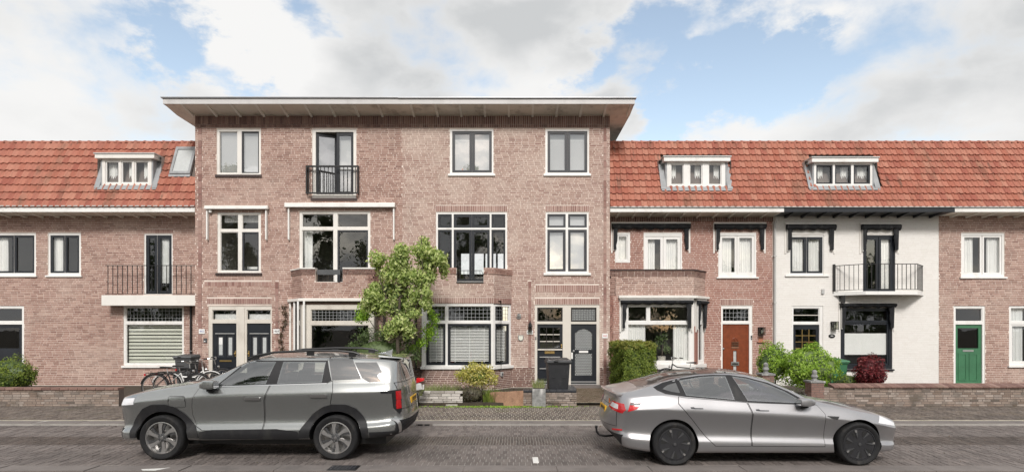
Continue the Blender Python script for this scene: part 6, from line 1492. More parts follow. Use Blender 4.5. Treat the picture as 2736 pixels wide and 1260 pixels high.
# ================================================================== vehicles
def interp(tab, x):
    if x <= tab[0][0]: return tab[0][1]
    for (a, p), (b, q) in zip(tab, tab[1:]):
        if x <= b:
            t = (x - a) / (b - a); t = t * t * (3 - 2 * t) * .35 + t * .65
            return p + (q - p) * t
    return tab[-1][1]
class Shell:
    def __init__(s, P):
        s.P = P; st = []
        a, b = P['core']; n = P.get('n', 26)
        xs = [a + (b - a) * i / n for i in range(n + 1)]
        rows = []
        th = [.93, .80, .64, .46, .28, .12]
        e = P.get('exp', 3.4)
        for t in [1.0] + th:      # rear closing
            an = t * math.pi / 2; rows.append((a - P['ra'] * math.sin(an) ** (2 / e), max(0.0, math.cos(an)) ** (2 / e) if t < 1 else 0.0, math.sin(an) ** 3, 'r'))
        for x in xs: rows.append((x, 1.0, 0.0, ''))
        for t in reversed([1.0] + th):
            an = t * math.pi / 2; rows.append((b + P['fa'] * math.sin(an) ** (2 / e), max(0.0, math.cos(an)) ** (2 / e) if t < 1 else 0.0, math.sin(an) ** 3, 'f'))
        mb = MB(); ring = None
        for (x, k, w, end) in rows:
            xc = min(max(x, P['xmin']), P['xmax'])
            W = interp(P['W'], xc); zb = interp(P['zb'], xc); zs = interp(P['zs'], xc); ye = interp(P['ye'], xc); ze = interp(P['ze'], xc); zt = interp(P['zt'], xc)
            sec = [(0, zb), (W * .45, zb), (W * .8, zb)]
            for (f, off) in P['low']: sec.append((W - off, zb + f * (zs - zb)))
            ys, z0 = W - P['low'][-1][1], zs
            for t in (.06, .30, .65, .92):
                bl = math.sin(t * math.pi) * P.get('bulge', .02); sec.append((ys + (ye - ys) * t + bl, z0 + (ze - z0) * t))
            sec.append((ye, ze))
            for t in (.12, .45, .78): sec.append((ye * (1 - t), ze + (zt - ze) * (1 - (1 - t) ** 2)))
            sec.append((0, zt))
            full = sec + [(-y, z) for (y, z) in reversed(sec[1:-1])]
            pts = []
            for (y, z) in full:
                r = interp(P['rr'], z) if (end == 'r' or x < P['core'][0] + .25) else interp(P['fr'], z)
                ww = w
                if not end:     # fade the end rake into the body
                    d = (P['core'][0] + .30 - x) / .30 if x < 1.4 else (x - P['core'][1] + .30) / .30
                    ww = 0.0
                pts.append((x + r * ww, y * k, z))
            idx = range(len(mb.v), len(mb.v) + len(pts)); mb.v += pts; m = len(pts)
            if ring is not None:
                for j in range(m): mb.f.append((ring[j], ring[(j + 1) % m], idx[(j + 1) % m], idx[j]))
            ring = list(idx)
        me = bpy.data.meshes.new('shell'); me.from_pydata(mb.v, [], mb.f)
        bm = bmesh.new(); bm.from_mesh(me); bmesh.ops.remove_doubles(bm, verts=bm.verts, dist=1e-4); bmesh.ops.recalc_face_normals(bm, faces=bm.faces); bm.to_mesh(me); bm.free()
        o = bpy.data.objects.new('shell', me); COL.objects.link(o); sm = o.modifiers.new('s', 'SUBSURF'); sm.levels = 2; sm.render_levels = 2
        s.fine = bpy.data.meshes.new_from_object(o.evaluated_get(bpy.context.evaluated_depsgraph_get())); bpy.data.objects.remove(o)
        s.bvh = BVHTree.FromPolygons([v.co.copy() for v in s.fine.vertices], [tuple(p.vertices) for p in s.fine.polygons])
    def body(s, car, mat, wells, wr, wz, depth, well='ink_black', cuts=()):
        s.fine.materials.clear(); s.fine.materials.append(MATS[mat]); s.fine.materials.append(MATS[well])
        o = bpy.data.objects.new('body', s.fine); COL.objects.link(o); cut = []
        Wm = max(w for _, w in s.P['W'])
        for x in wells:
            for sg in (-1, 1):
                c = MB(); y0, y1 = sorted((sg * (Wm - depth), sg * (Wm + .3))); c.lathe([(.001, y0), (wr, y0), (wr, y1), (.001, y1)], 'y', 56, (x, 0, wz)); me = c.mesh('cutter')
                bm = bmesh.new(); bm.from_mesh(me); bmesh.ops.remove_doubles(bm, verts=bm.verts, dist=2e-3); bmesh.ops.recalc_face_normals(bm, faces=bm.faces); bm.to_mesh(me); bm.free()
                k = bpy.data.objects.new('cutter', me); COL.objects.link(k); cut.append(k)
                md = o.modifiers.new('b', 'BOOLEAN'); md.object = k; md.operation = 'DIFFERENCE'; md.solver = 'EXACT'
        for c in cuts:
            k = bpy.data.objects.new('cutter', c.mesh('cutter')); COL.objects.link(k); cut.append(k)
            md = o.modifiers.new('b', 'BOOLEAN'); md.object = k; md.operation = 'DIFFERENCE'; md.solver = 'EXACT'
        me = bpy.data.meshes.new_from_object(o.evaluated_get(bpy.context.evaluated_depsgraph_get()))
        for k in cut: bpy.data.objects.remove(k)
        bpy.data.objects.remove(o)
        while len(me.materials) < 2: me.materials.append(MATS[well])
        me.materials[0] = MATS[mat]; me.materials[1] = MATS[well]
        for p in me.polygons:
            h = s.bvh.find_nearest(p.center); p.material_index = 1 if (h[3] is not None and h[3] > .004) else 0
        me.shade_smooth()
        try: me.set_sharp_from_angle(angle=rad(40))
        except Exception: pass
        ob = link('body', me, car); return ob
    def cast(s, a, b, axis, sg):
        if axis == 'side': o, d = Vector((a, sg * 3, b)), Vector((0, -sg, 0))
        elif axis == 'rear': o, d = Vector((-5, a, b)), Vector((1, 0, 0))
        elif axis == 'front': o, d = Vector((8, a, b)), Vector((-1, 0, 0))
        else: o, d = Vector((a, b, 4)), Vector((0, 0, -1))
        h = s.bvh.ray_cast(o, d)
        if h[0] is None:
            q = Vector((a, sg * .9, b)) if axis == 'side' else (Vector((-1.0, a, b)) if axis == 'rear' else (Vector((3.6, a, b)) if axis == 'front' else Vector((a, b, 1.2))))
            h = s.bvh.find_nearest(q)
        n = h[1] if h[1].dot(d) < 0 else -h[1]
        return h[0], n
    @staticmethod
    def inset(poly, d):
        n = len(poly); np_ = []
        for i in range(n):
            e1 = (poly[i] - poly[i - 1]).normalized(); e2 = (poly[(i + 1) % n] - poly[i]).normalized()
            n1 = Vector((-e1.y, e1.x)); n2 = Vector((-e2.y, e2.x)); b = n1 + n2
            b = b / max(.4, b.dot(n1)) if b.length > 1e-6 else n1
            np_.append(poly[i] + b * d)
        return np_
    def over(s, car, name, poly, mat, off=.004, axis='side', sg=1, res=.05, thick=None, inset=0.0, smooth=True, holes=(), ring=0.0):
        poly = [Vector(p) for p in poly]
        ar = sum(p.x * q.y - q.x * p.y for p, q in zip(poly, poly[1:] + poly[:1]))
        if ar < 0: poly.reverse()
        if inset: poly = s.inset(poly, inset)
        if ring: holes = list(holes) + [s.inset(poly, ring)]
        vs = []; es = []
        def loop(pl):
            k0 = len(vs); m = len(pl)
            for i in range(m):
                p, q = pl[i], pl[(i + 1) % m]; k = max(1, int((q - p).length / (res * .7)))
                for j in range(k): vs.append(p + (q - p) * (j / k))
            for i in range(k0, len(vs)): es.append((i, i + 1 if i + 1 < len(vs) else k0))
        loop(poly)
        for h in holes: loop([Vector(p) for p in h])
        x0, x1 = min(p.x for p in poly), max(p.x for p in poly); y0, y1 = min(p.y for p in poly), max(p.y for p in poly)
        def inside(pt, pl):
            c = False; m = len(pl)
            for i in range(m):
                p, q = pl[i], pl[i - 1]
                if (p.y > pt.y) != (q.y > pt.y) and pt.x < (q.x - p.x) * (pt.y - p.y) / (q.y - p.y) + p.x: c = not c
            return c
        nx = int((x1 - x0) / res); ny = int((y1 - y0) / res); bn = list(vs)
        hl = [[Vector(p) for p in h] for h in holes]
        for i in range(1, nx + 1):
            for j in range(1, ny + 1):
                p = Vector((x0 + (x1 - x0) * i / (nx + 1), y0 + (y1 - y0) * j / (ny + 1)))
                if inside(p, poly) and not any(inside(p, h) for h in hl) and min((p - b).length for b in bn) > res * .35: vs.append(p)
        r = delaunay_2d_cdt(vs, es, [], 1, 1e-6)
        V, F = r[0], r[2]
        if hl: F = [f for f in F if not any(inside(sum((V[i] for i in f), Vector((0, 0))) / len(f), h) for h in hl)]
        tops = []; nr = []
        for p in V:
            q, n = s.cast(p.x, p.y, axis, sg); tops.append(q + n * off); nr.append(n)
        cnt = {}
        for f in F:
            for i in range(len(f)):
                k = tuple(sorted((f[i], f[(i + 1) % len(f)]))); cnt[k] = cnt.get(k, 0) + 1
        mb = MB(); mb.v = [tuple(p) for p in tops]; mb.f = [tuple(f) for f in F]; base_ = len(tops); t = thick if thick else off + .004
        mp = {}
        def low(i):
            if i not in mp: mp[i] = len(mb.v); mb.v.append(tuple(tops[i] - nr[i] * t))
            return mp[i]
        for (a, b), c in cnt.items():
            if c == 1: mb.f.append((a, b, low(b), low(a)))
        o = mb.build(name, mat, car, smooth=False, fix=True)
        me = o.data; me.shade_smooth()
        try: me.set_sharp_from_angle(angle=rad(35))
        except Exception: pass
        return o
def prism_y(poly, y0, y1): return MB().prism(poly, lambda a, b: (a, y0, b), lambda a, b: (a, y1, b))
def prism_z(poly, z0, z1): return MB().prism(poly, lambda a, b: (a, b, z0), lambda a, b: (a, b, z1))
def cabin(car, floor, seats, dash, wheel_at, k=1.0):
    """seats, dashboard and steering wheel inside"""
    for (x, ys, w) in seats:
        for y in ys:
            m = MB(); h = w / 2
            m.hexa([(x - .25,y-h,floor+.18),(x + .27,y-h,floor+.22),(x + .27,y+h,floor+.22),(x - .25,y+h,floor+.18),(x - .25,y-h,floor+.33),(x + .29,y-h,floor+.37),(x + .29,y+h,floor+.37),(x - .25,y+h,floor+.33)])
            o = m.build('seat', 'fabric_black', car, smooth=True, bevel=.03)
            m = MB(); m.hexa([(x - .31,y-h,floor+.25),(x - .17,y-h,floor+.25),(x - .17,y+h,floor+.25),(x - .31,y+h,floor+.25),(x - .46,y-h*.85,floor+.86*k),(x - .36,y-h*.85,floor+.86*k),(x - .36,y+h*.85,floor+.86*k),(x - .46,y+h*.85,floor+.86*k)]); m.build('seat_back', 'fabric_black', o, smooth=True, bevel=.03)
            for yy in ((y,) if w < .8 else (y - w * .3, y + w * .3)): m = MB(); m.box(x - .50, x - .40, yy - .12, yy + .12, floor + .89 * k, floor + 1.03 * k); m.build('headrest', 'fabric_black', o, smooth=True, bevel=.03)
    x0, x1, z0, z1, w = dash; m = MB(); m.hexa([(x0,-w,z0),(x1,-w,z0),(x1,w,z0),(x0,w,z0),(x0 + .06,-w,z1 - .02),(x1,-w,z1),(x1,w,z1),(x0 + .06,w,z1 - .02)]); d = m.build('dashboard', 'plastic_dark', car, bevel=.02)
    x, y, z = wheel_at; m = MB(); r = .185; t = .45
    P = lambda a, q: (x + q * math.sin(a) * math.sin(t), y + q * math.cos(a), z + q * math.sin(a) * math.cos(t))
    m.tube([P(i * math.tau / 24, r) for i in range(24)], .017, 7, closed=True); sw = m.build('steering_wheel', 'plastic_dark', car, smooth=True)
    m = MB(); 
    for a in (0, math.pi, -math.pi / 2): m.tube([P(a, .03), P(a, r)], .016, 6)
    m.tube([(x, y, z), (x + .25, y, z - .12)], .04, 8); m.build('steering_column', 'plastic_dark', sw)
def wheel(car, x, y, z, r, w, rr, style, sg):
    """tyre, rim, spokes; sg = side the face looks to"""
    o = bpy.data.objects.new('wheel', None); COL.objects.link(o); o.parent = car; o.location = (x, y, z); o.empty_display_size = .1
    h = w / 2; f = sg
    t = MB(); t.lathe([(rr, -h * .8), (rr + .02, -h * .95), (r - .03, -h), (r - .008, -h * .85), (r, -h * .6), (r, h * .6), (r - .008, h * .85), (r - .03, h), (rr + .02, h * .95), (rr, h * .8)], 'y', 44); t.build('tyre', 'rubber', o, smooth=True)
    b = MB(); b.lathe([(rr + .002, f * h * .86), (rr - .012, f * h * .88), (rr - .02, f * h * .72), (rr - .03, -f * h * .6), (.05, -f * h * .5)], 'y', 44); b.build('rim', 'alloy' if style == 'alloy' else 'rim_black', o, smooth=True)
    face = f * h * .80
    def P(rad_, an, d): return (rad_ * math.cos(an), face + f * d, rad_ * math.sin(an))
    if style == 'alloy':
        for k in range(6):
            a0 = k * math.pi / 3 + .3; m = MB()
            def sp(pts, d0, d1): m.prism(pts, lambda r_, a_: P(r_, a0 + a_, d1), lambda r_, a_: P(r_, a0 + a_, d0))
            sp([(.06, -.36), (.06, .30), (rr * .6, .20), (rr - .015, .30), (rr - .015, -.02), (rr * .55, -.14)], -.035, -.004); m.build('spoke', 'alloy', o)
            m = MB(); sp([(.075, .32), (rr * .55, .23), (rr - .02, .36), (rr - .02, .52), (rr * .6, .44)], -.045, -.02); m.build('spoke_insert', 'alloy_dark', o)
        m = MB(); m.lathe([(.001, face + f * .004), (.045, face + f * .002), (.075, face - f * .006), (.085, face - f * .03)], 'y', 20); m.build('hub', 'alloy_dark', o, smooth=True)
        m = MB(); m.lathe([(.001, face + f * .010), (.028, face + f * .008), (.03, face + f * .003)], 'y', 16); m.build('centre_cap', 'chrome', o, smooth=True)
        for k in range(5): an = k * math.tau / 5; m = MB(); m.lathe([(.001, face + f * .006), (.008, face + f * .006), (.009, face - f * .01)], 'y', 8, (.052 * math.cos(an), 0, .052 * math.sin(an))); m.build('wheel_nut', 'steel', o)
    else:
        m = MB(); m.lathe([(.001, face + f * .006), (.06, face + f * .004), (rr * .55, face + f * .0), (rr - .02, face + f * .004), (rr - .012, face - f * .01), (rr - .02, face - f * .03)], 'y', 44); m.build('aero_cover', 'rim_black', o, smooth=True)
        for k in range(7):
            a0 = k * math.tau / 7 + .2; m = MB()
            m.prism([(.10, -.02), (rr * .60, -.20), (rr - .03, -.26), (rr - .03, -.10), (rr * .60, -.05)], lambda r_, a_: P(r_, a0 + a_, .014), lambda r_, a_: P(r_, a0 + a_, -.002)); m.build('aero_blade', 'alloy_dark', o)
            m = MB(); m.prism([(.13, .10), (rr * .58, .0), (rr - .035, -.05), (rr - .035, .22), (rr * .6, .20)], lambda r_, a_: P(r_, a0 + a_, .0062), lambda r_, a_: P(r_, a0 + a_, -.003)); m.build('aero_slot', 'ink_black', o)
            if k % 2 == 0: m = MB(); m.prism([(rr - .06, -.16), (rr - .02, -.18), (rr - .02, -.05), (rr - .05, -.06)], lambda r_, a_: P(r_, a0 + a_, .0175), lambda r_, a_: P(r_, a0 + a_, .0)); m.build('aero_tip', 'alloy', o)
        m = MB(); m.lathe([(.001, face + f * .022), (.022, face + f * .020), (.026, face + f * .010)], 'y', 14); m.build('centre_cap', 'alloy_dark', o, smooth=True)
    return o
def arc(cx, cz, r, a0, a1, n): return [(cx + r * math.cos(rad(a0 + (a1 - a0) * i / n)), cz + r * math.sin(rad(a0 + (a1 - a0) * i / n))) for i in range(n + 1)]
def rrect(x0, x1, z0, z1, r, n=4):
    p = []
    for cx, cz, a in ((x1 - r, z1 - r, 0), (x0 + r, z1 - r, 90), (x0 + r, z0 + r, 180), (x1 - r, z0 + r, 270)): p += arc(cx, cz, r, a, a + 90, n)
    return p
def mirror_unit(car, x, y, z, sg, mat, L=.27, H=.15, D=.17):
    m = MB(); n = 12; prof = [(0.0, .35), (.15, .8), (.4, 1.0), (.75, .97), (.95, .82), (1.0, .6)]
    for (t, k) in prof:
        for j in range(n):
            a = math.tau * j / n; ca, sa = math.cos(a), math.sin(a)
            m.v.append((x + L * (.5 - t), y + sg * (D * .5 + D * .5 * k * math.copysign(abs(ca) ** .6, ca)), z + H * .5 * k * math.copysign(abs(sa) ** .6, sa)))
    q = len(prof)
    for i in range(q - 1):
        for j in range(n): m.f.append((i*n+j, i*n+(j+1)%n, (i+1)*n+(j+1)%n, (i+1)*n+j))
    m.f.append(tuple(range(n))); m.f.append(tuple((q-1)*n+j for j in reversed(range(n))))
    o = m.build('side_mirror', mat, car, smooth=True)
    s = MB(); s.box(x - .05, x + .05, y - sg * .12, y + sg * .06, z - H * .75, z - H * .42); s.build('mirror_foot', 'plastic_dark', o, bevel=.01)
    s = MB(); s.box(x - L * .50 - .004, x - L * .5 + .002, y + sg * .02, y + sg * (D - .02), z - H * .34, z + H * .34); s.build('mirror_glass', 'chrome', o)
    return o
def plate_rear(car, x, y0, y1, z0, z1, tilt=0.0):
    m = MB(); m.hexa([(x - .008,y0,z0),(x - .008,y1,z0),(x + .03,y1,z0),(x + .03,y0,z0),(x - .008 + tilt,y0,z1),(x - .008 + tilt,y1,z1),(x + .03,y1,z1),(x + .03,y0,z1)]); o = m.build('licence_plate', 'plate_yellow', car, bevel=.003)
    k = 0; y = y0 + .045
    for w_ in (.05, .045, 0, .05, .045, 0, .05, .05):          # smeared figures, unreadable in the photograph
        if w_:
            m = MB(); zc = (z0 + z1) / 2; hh = (z1 - z0) * .30; xx = x - .0085 + tilt * .5
            m.box(xx - .002, xx + .01, y, y + w_ * .75, zc - hh, zc + hh); m.build('plate_figure', 'ink_black', o); y += w_ + .008
        else: y += .02

# ------------------------------------------------------------------ grey SUV (faces left)
SUV = thing('parked_suv', 'grey-green metallic SUV with black wheel arches and roof rails parked at left', 'car', (-2.863, 10.15, 0.006), math.pi)
PS = dict(core=(-.80, 3.32), ra=.22, fa=.34, xmin=-1.0, xmax=3.62, exp=3.6, bulge=.018,
    W=[(-1.0,.90),(-.6,.93),(0,.95),(1.4,.945),(2.8,.95),(3.3,.92),(3.6,.88)],
    zb=[(-1.0,.40),(-.6,.34),(0,.32),(2.9,.30),(3.6,.30)],
    zs=[(-1.0,1.26),(-.5,1.25),(0,1.245),(1.0,1.215),(2.1,1.18),(2.6,1.13),(3.2,1.07),(3.6,.98)],
    ye=[(-1.0,.63),(-.6,.68),(0,.70),(1.4,.70),(1.9,.74),(2.25,.80),(3.0,.80),(3.6,.74)],
    ze=[(-1.0,1.58),(-.7,1.615),(-.3,1.635),(.5,1.645),(1.1,1.64),(1.42,1.615),(1.7,1.49),(2.0,1.345),(2.22,1.245),(2.7,1.175),(3.2,1.10),(3.6,1.0)],
    zt=[(-1.0,1.64),(-.7,1.68),(-.3,1.705),(.5,1.725),(1.1,1.715),(1.45,1.675),(1.75,1.55),(2.1,1.385),(2.35,1.27),(2.7,1.215),(3.2,1.14),(3.6,1.02)],
    low=[(.0,.10),(.03,.03),(.10,.008),(.19,.006),(.225,.014),(.275,.060),(.36,.085),(.55,.058),(.74,.014),(.82,.0),(.845,.004),(.92,.035),(.985,.07),(1.0,.078)],
    rr=[(.3,.02),(.45,-.06),(.60,-.12),(.74,-.13),(.80,-.085),(1.05,-.075),(1.22,-.04),(1.3,-.01),(1.62,.075)],
    fr=[(.3,-.10),(.5,.0),(.95,.0),(1.1,-.08)])
sh = Shell(PS)
def SX(x): return (1565 - x) / 543.5
def SZ(y): return (1094 - y) / 543.5
def S(*pts): return [(SX(a), SZ(b)) for a, b in pts]
SW1, SW2 = S((515,441),(748,235),(1000,235),(938,428)), S((1037,426),(1066,235),(1450,235),(1436,413))
SWS = [(1.54,-.57),(2.20,-.66),(2.26,0),(2.20,.66),(1.54,.57)]
def shrink(p, d=.012):
    p = [Vector(q) for q in p]
    if sum(q.x * r.y - r.x * q.y for q, r in zip(p, p[1:] + p[:1])) < 0: p.reverse()
    return [tuple(q) for q in Shell.inset(p, d)]
sh.body(SUV, 'paint_suv', (0, 2.815), .425, .363, .30, cuts=[prism_y([(-.72,.60),(-.72,1.2),(-.62,1.54),(1.36,1.565),(1.98,1.26),(2.08,.60)], -.66, .66), prism_y(shrink(SW1), -1.3, 1.3), prism_y(shrink(SW2), -1.3, 1.3), prism_z(shrink(SWS), 1.12, 2.2)])
cabin(SUV, .52, [(1.35, (-.36, .36), .50), (.35, (0,), 1.18)], (1.93, 2.25, .70, 1.17, .64), (1.72, .36, 1.10))
m = MB(); m.box(-.75, 3.3, -.60, .60, .20, .36); m.build('underbody_light_block', 'ink_black', SUV)  # black floor pan box, added to block light and deepen the shade underneath
for sg in (-1, 1):
    fd = S((352,462),(975,438),(935,570),(921,832),(395,832),(330,800),(297,700),(297,630),(312,545)); rd = S((985,438),(1478,419),(1530,400),(1543,490),(1508,640),(1440,635),(1360,690),(1290,775),(1255,832),(930,832),(944,570))
    for nm, poly in (('front_door', fd), ('rear_door', rd)):
        sh.over(SUV, 'door_seal', poly, 'ink_black', .0025, sg=sg, res=.03, inset=-.004, ring=.02); d = sh.over(SUV, nm, poly, 'paint_suv', .006, sg=sg, res=.03, inset=.005)
    for xa, xb, z in ((770, 910, 545), (1350, 1495, 522)):
        p = rrect(SX(xb) + .03, SX(xa) - .03, SZ(z + 30), SZ(z + 2), .02); sh.over(SUV, 'handle_cup', p, 'plastic_dark', .0045, sg=sg, res=.03)
        p = rrect(SX(xb), SX(xa), SZ(z + 13), SZ(z - 9), .014); sh.over(SUV, 'door_handle', p, 'chrome', .036, sg=sg, res=.03, thick=.02)
    # glass house : black surround, panes, pillar blade
    dlo = S((492,446),(735,222),(1462,222),(1520,398),(1478,416))
    sh.over(SUV, 'window_surround', dlo, 'plastic_dark', .003, sg=sg, res=.05, holes=[shrink(SW1, .006), shrink(SW2, .006)])
    sh.over(SUV, 'front_side_window', S((515,441),(748,235),(1000,235),(938,428)), 'car_glass', .0065, sg=sg, res=.05)
    sh.over(SUV, 'rear_side_window', S((1037,426),(1066,235),(1450,235),(1436,413)), 'car_glass', .0065, sg=sg, res=.05)
    sh.over(SUV, 'pillar_panel', S((1458,160),(1655,165),(1782,382),(1524,392)), 'car_glass_dark', .008, sg=sg, res=.05)
    sh.over(SUV, 'quarter_window', S((1706,240),(1900,240),(2018,405),(1852,412),(1786,374)), 'car_glass_dark', .006, sg=sg, res=.05)
    sh.over(SUV, 'belt_trim', S((500,455),(1480,425),(1480,418),(500,448)), 'chrome', .008, sg=sg, res=.05)
    # cladding: arches, sills, bumper ends
    def arch(cx, pts_out, ri, a0, a1): return pts_out + list(reversed(arc(cx, .363, ri, a0, a1, 22)))
    ro = S((1800,850),(1852,822),(1830,760),(1795,705),(1740,640),(1660,603),(1530,600),(1450,622),(1370,685),(1292,772),(1240,850)); ro = list(ro)
    ra_ = [(-.50, .44)] + S((1852,822),(1830,755),(1795,700),(1740,640),(1660,605),(1530,602),(1450,625),(1370,687),(1292,774)) + [(.60, .44), (.60, .335)] + list(reversed(arc(0, .363, .428, 190, -4, 26))) 
    ra_ = S((1852,822),(1830,755),(1795,700),(1740,640),(1660,605),(1530,602),(1450,625),(1370,687),(1292,774)) + [(.585, .47), (.60, .36)] + arc(0, .363, .428, 0, 180, 26) + [(-.53, .36)]
    sh.over(SUV, 'wheel_arch_trim', ra_, 'plastic_dark', .016, sg=sg, res=.05)
    fa_ = [(2.815 - x, z) for (x, z) in ra_]; sh.over(SUV, 'wheel_arch_trim', fa_, 'plastic_dark', .016, sg=sg, res=.05)
    sh.over(SUV, 'sill_trim', [(.602, .345), (.602, .465), (.70, .478), (.95, .505), (2.0, .49), (2.21, .46), (2.21, .345)], 'plastic_dark', .013, sg=sg, res=.06)
    sh.over(SUV, 'charge_flap', rrect(SX(245), SX(95), SZ(630), SZ(530), .04), 'ink_black', .0025, sg=sg, res=.03, inset=-.003, ring=.015); sh.over(SUV, 'charge_flap_lid', rrect(SX(245), SX(95), SZ(630), SZ(530), .04), 'paint_suv', .003, sg=sg, res=.05, inset=.004)
    # lamps
    sh.over(SUV, 'tail_lamp_housing', S((1958,487),(2118,478),(2122,680),(2105,700),(2062,640),(2055,508),(1962,508)), 'plastic_dark', .006, sg=sg, res=.03)
    for za, zb_ in ((492, 568), (578, 652)): sh.over(SUV, 'tail_lamp', S((2084,za),(2114,za),(2117,zb_),(2084,zb_)), 'red_lens', .014, sg=sg, res=.025)
    sh.over(SUV, 'headlamp', [(3.28, .90), (3.52, .88), (3.52, .98), (3.28, 1.0)], 'clear_lens', .008, sg=sg, res=.04)
    sh.over(SUV, 'rear_bumper_trim', [(-.54, .365), (-.54, .455), (-.75, .46), (-.95, .47), (-1.02, .48), (-1.02, .41), (-.8, .375)], 'plastic_dark', .012, sg=sg, res=.05)
    mirror_unit(SUV, 2.03, sg * .90, SZ(425), sg, 'paint_suv', L=.26, H=.155, D=.20)
    # roof rail
    m = MB(); pts = [(1.53, sg * .655, 1.625), (1.42, sg * .66, 1.675), (1.1, sg * .665, 1.735), (.5, sg * .665, 1.762), (0, sg * .66, 1.757), (-.22, sg * .66, 1.735), (-.32, sg * .66, 1.70)]; m.tube(pts, .019, 8); m.build('roof_rail', 'black_iron', SUV, smooth=True)
    for (x, z) in ((1.42, 1.65), (.5, 1.72), (-.2, 1.70)): m = MB(); m.box(x - .06, x + .06, sg * .655 - .018, sg * .655 + .018, z - .04, z + .03); m.build('rail_foot', 'black_iron', SUV)
    for x in (0, 2.815): wheel(SUV, x, sg * .835, .363, .363, .235, .258, 'alloy', sg)
# roof spoiler, rear glass, tailgate pieces
m = MB(); m.hexa([(-.62,-.62,1.655),(-.62,.62,1.655),(-1.02,.58,1.625),(-1.02,-.58,1.625),(-.62,-.60,1.692),(-.62,.60,1.692),(-1.03,.56,1.640),(-1.03,-.56,1.640)]); m.build('roof_spoiler', 'paint_suv', SUV, smooth=True, bevel=.015)
sh.over(SUV, 'rear_window', [(-.60,1.28),(.60,1.28),(.54,1.58),(-.54,1.58)], 'car_glass_dark', .006, 'rear', res=.06)
sh.over(SUV, 'tailgate_seal', [(-.76,.80),(.76,.80),(.80,1.24),(-.80,1.24)], 'ink_black', .002, 'rear', res=.04, inset=-.006, ring=.02); sh.over(SUV, 'tailgate', [(-.76,.80),(.76,.80),(.80,1.24),(-.80,1.24)], 'paint_suv', .004, 'rear', res=.06, inset=.004)
for sg in (-1, 1):
    sh.over(SUV, 'tail_lamp_rear', [(sg*.70,.86),(sg*.79,.86),(sg*.79,1.10),(sg*.70,1.10)], 'red_lens', .008, 'rear', res=.04)
    sh.over(SUV, 'bumper_strake', [(sg*.66,.42),(sg*.73,.42),(sg*.83,.64),(sg*.76,.64)], 'alloy', .012, 'rear', res=.04)
sh.over(SUV, 'rear_bumper_skirt', [(-.84,.38),(.84,.38),(.82,.62),(-.82,.62)], 'plastic_dark', .006, 'rear', res=.06)
for z in (.45, .52, .58): sh.over(SUV, 'bumper_rib', [(-.64,z),(.64,z),(.64,z+.02),(-.64,z+.02)], 'plastic_dark', .016, 'rear', res=.06)
sh.over(SUV, 'badge_script', [(.12,1.155),(.56,1.155),(.56,1.175),(.12,1.175)], 'chrome', .008, 'rear', res=.05)
plate_rear(SUV, sh.cast(0, .9, 'rear', 1)[0].x - .004, -.26, .26, .84, .95, .004)
m = MB(); m.hexa([(-.45,-.03,1.69),(-.45,.03,1.69),(-.72,.03,1.67),(-.72,-.03,1.67),(-.60,-.008,1.715),(-.60,.008,1.715),(-.74,.012,1.765),(-.74,-.012,1.765)]); m.build('antenna_fin', 'paint_suv', SUV, bevel=.006)
sh.over(SUV, 'windscreen', shrink(SWS, -.03), 'car_glass', .005, 'top', res=.07)
sh.over(SUV, 'grille', [(-.70,.62),(.70,.62),(.74,.88),(-.74,.88)], 'plastic_dark', .008, 'front', res=.06)
sh.over(SUV, 'front_skirt', [(-.80,.33),(.80,.33),(.80,.50),(-.80,.50)], 'plastic_dark', .008, 'front', res=.06)
for k in range(2):
    m = MB(); m.tube([(2.32 - k * .02, -.05 - k * .55, 1.285 - k * .01), (2.22, .25 - k * .5, 1.345)], .010, 6); m.build('wiper', 'black_iron', SUV)
m = MB(); m.tube([(-1.02, -.1, 1.30), (-1.0, .05, 1.36), (-.97, .25, 1.40)], .010, 6); m.build('rear_wiper', 'black_iron', SUV)

# ------------------------------------------------------------------ silver sedan (faces right)
CAR = thing('parked_sedan', 'silver-grey fastback sedan with black aero wheels and tow hook parked at right', 'car', (2.53, 9.755, 0.006), 0)
PT = dict(core=(-.62, 3.30), ra=.30, fa=.42, xmin=-.95, xmax=3.62, exp=2.9, bulge=.012, n=28,
    W=[(-.95,.86),(-.6,.90),(-.1,.925),(.6,.905),(1.5,.905),(2.4,.91),(2.9,.915),(3.3,.88),(3.6,.82)],
    zb=[(-.95,.30),(-.6,.22),(-.3,.18),(.3,.17),(2.6,.17),(3.6,.19)],
    zs=[(-.95,1.015),(-.5,1.065),(-.2,1.09),(.2,1.065),(1.0,1.015),(2.1,.945),(2.6,.885),(3.1,.80),(3.6,.66)],
    ye=[(-.95,.70),(-.5,.66),(0,.61),(.6,.59),(1.2,.60),(1.7,.66),(2.15,.73),(2.6,.74),(3.2,.70),(3.6,.60)],
    ze=[(-.95,1.075),(-.6,1.135),(-.28,1.225),(.12,1.325),(.45,1.385),(.88,1.405),(1.23,1.385),(1.55,1.30),(1.89,1.155),(2.2,1.0),(2.6,.92),(3.1,.83),(3.6,.675)],
    zt=[(-.95,1.10),(-.6,1.175),(-.28,1.28),(.12,1.385),(.45,1.43),(.88,1.45),(1.23,1.43),(1.55,1.355),(1.89,1.215),(2.25,1.045),(2.6,.965),(3.1,.87),(3.6,.69)],
    low=[(.0,.14),(.02,.075),(.06,.050),(.13,.036),(.205,.032),(.235,.036),(.30,.066),(.36,.076),(.50,.060),(.66,.022),(.75,.0),(.77,.0),(.80,.006),(.90,.036),(.975,.07),(1.0,.085)],
    rr=[(.2,.26),(.32,.14),(.42,.0),(.55,-.085),(.68,-.10),(.78,-.06),(.92,.0),(1.0,.03),(1.05,.0),(1.10,-.045)],
    fr=[(.2,-.12),(.4,.0),(.6,-.02),(.8,-.1)])
sh = Shell(PT)
def S(*pts): return [((a - 830) / 592.8, (1040 - b) / 592.8) for a, b in pts]
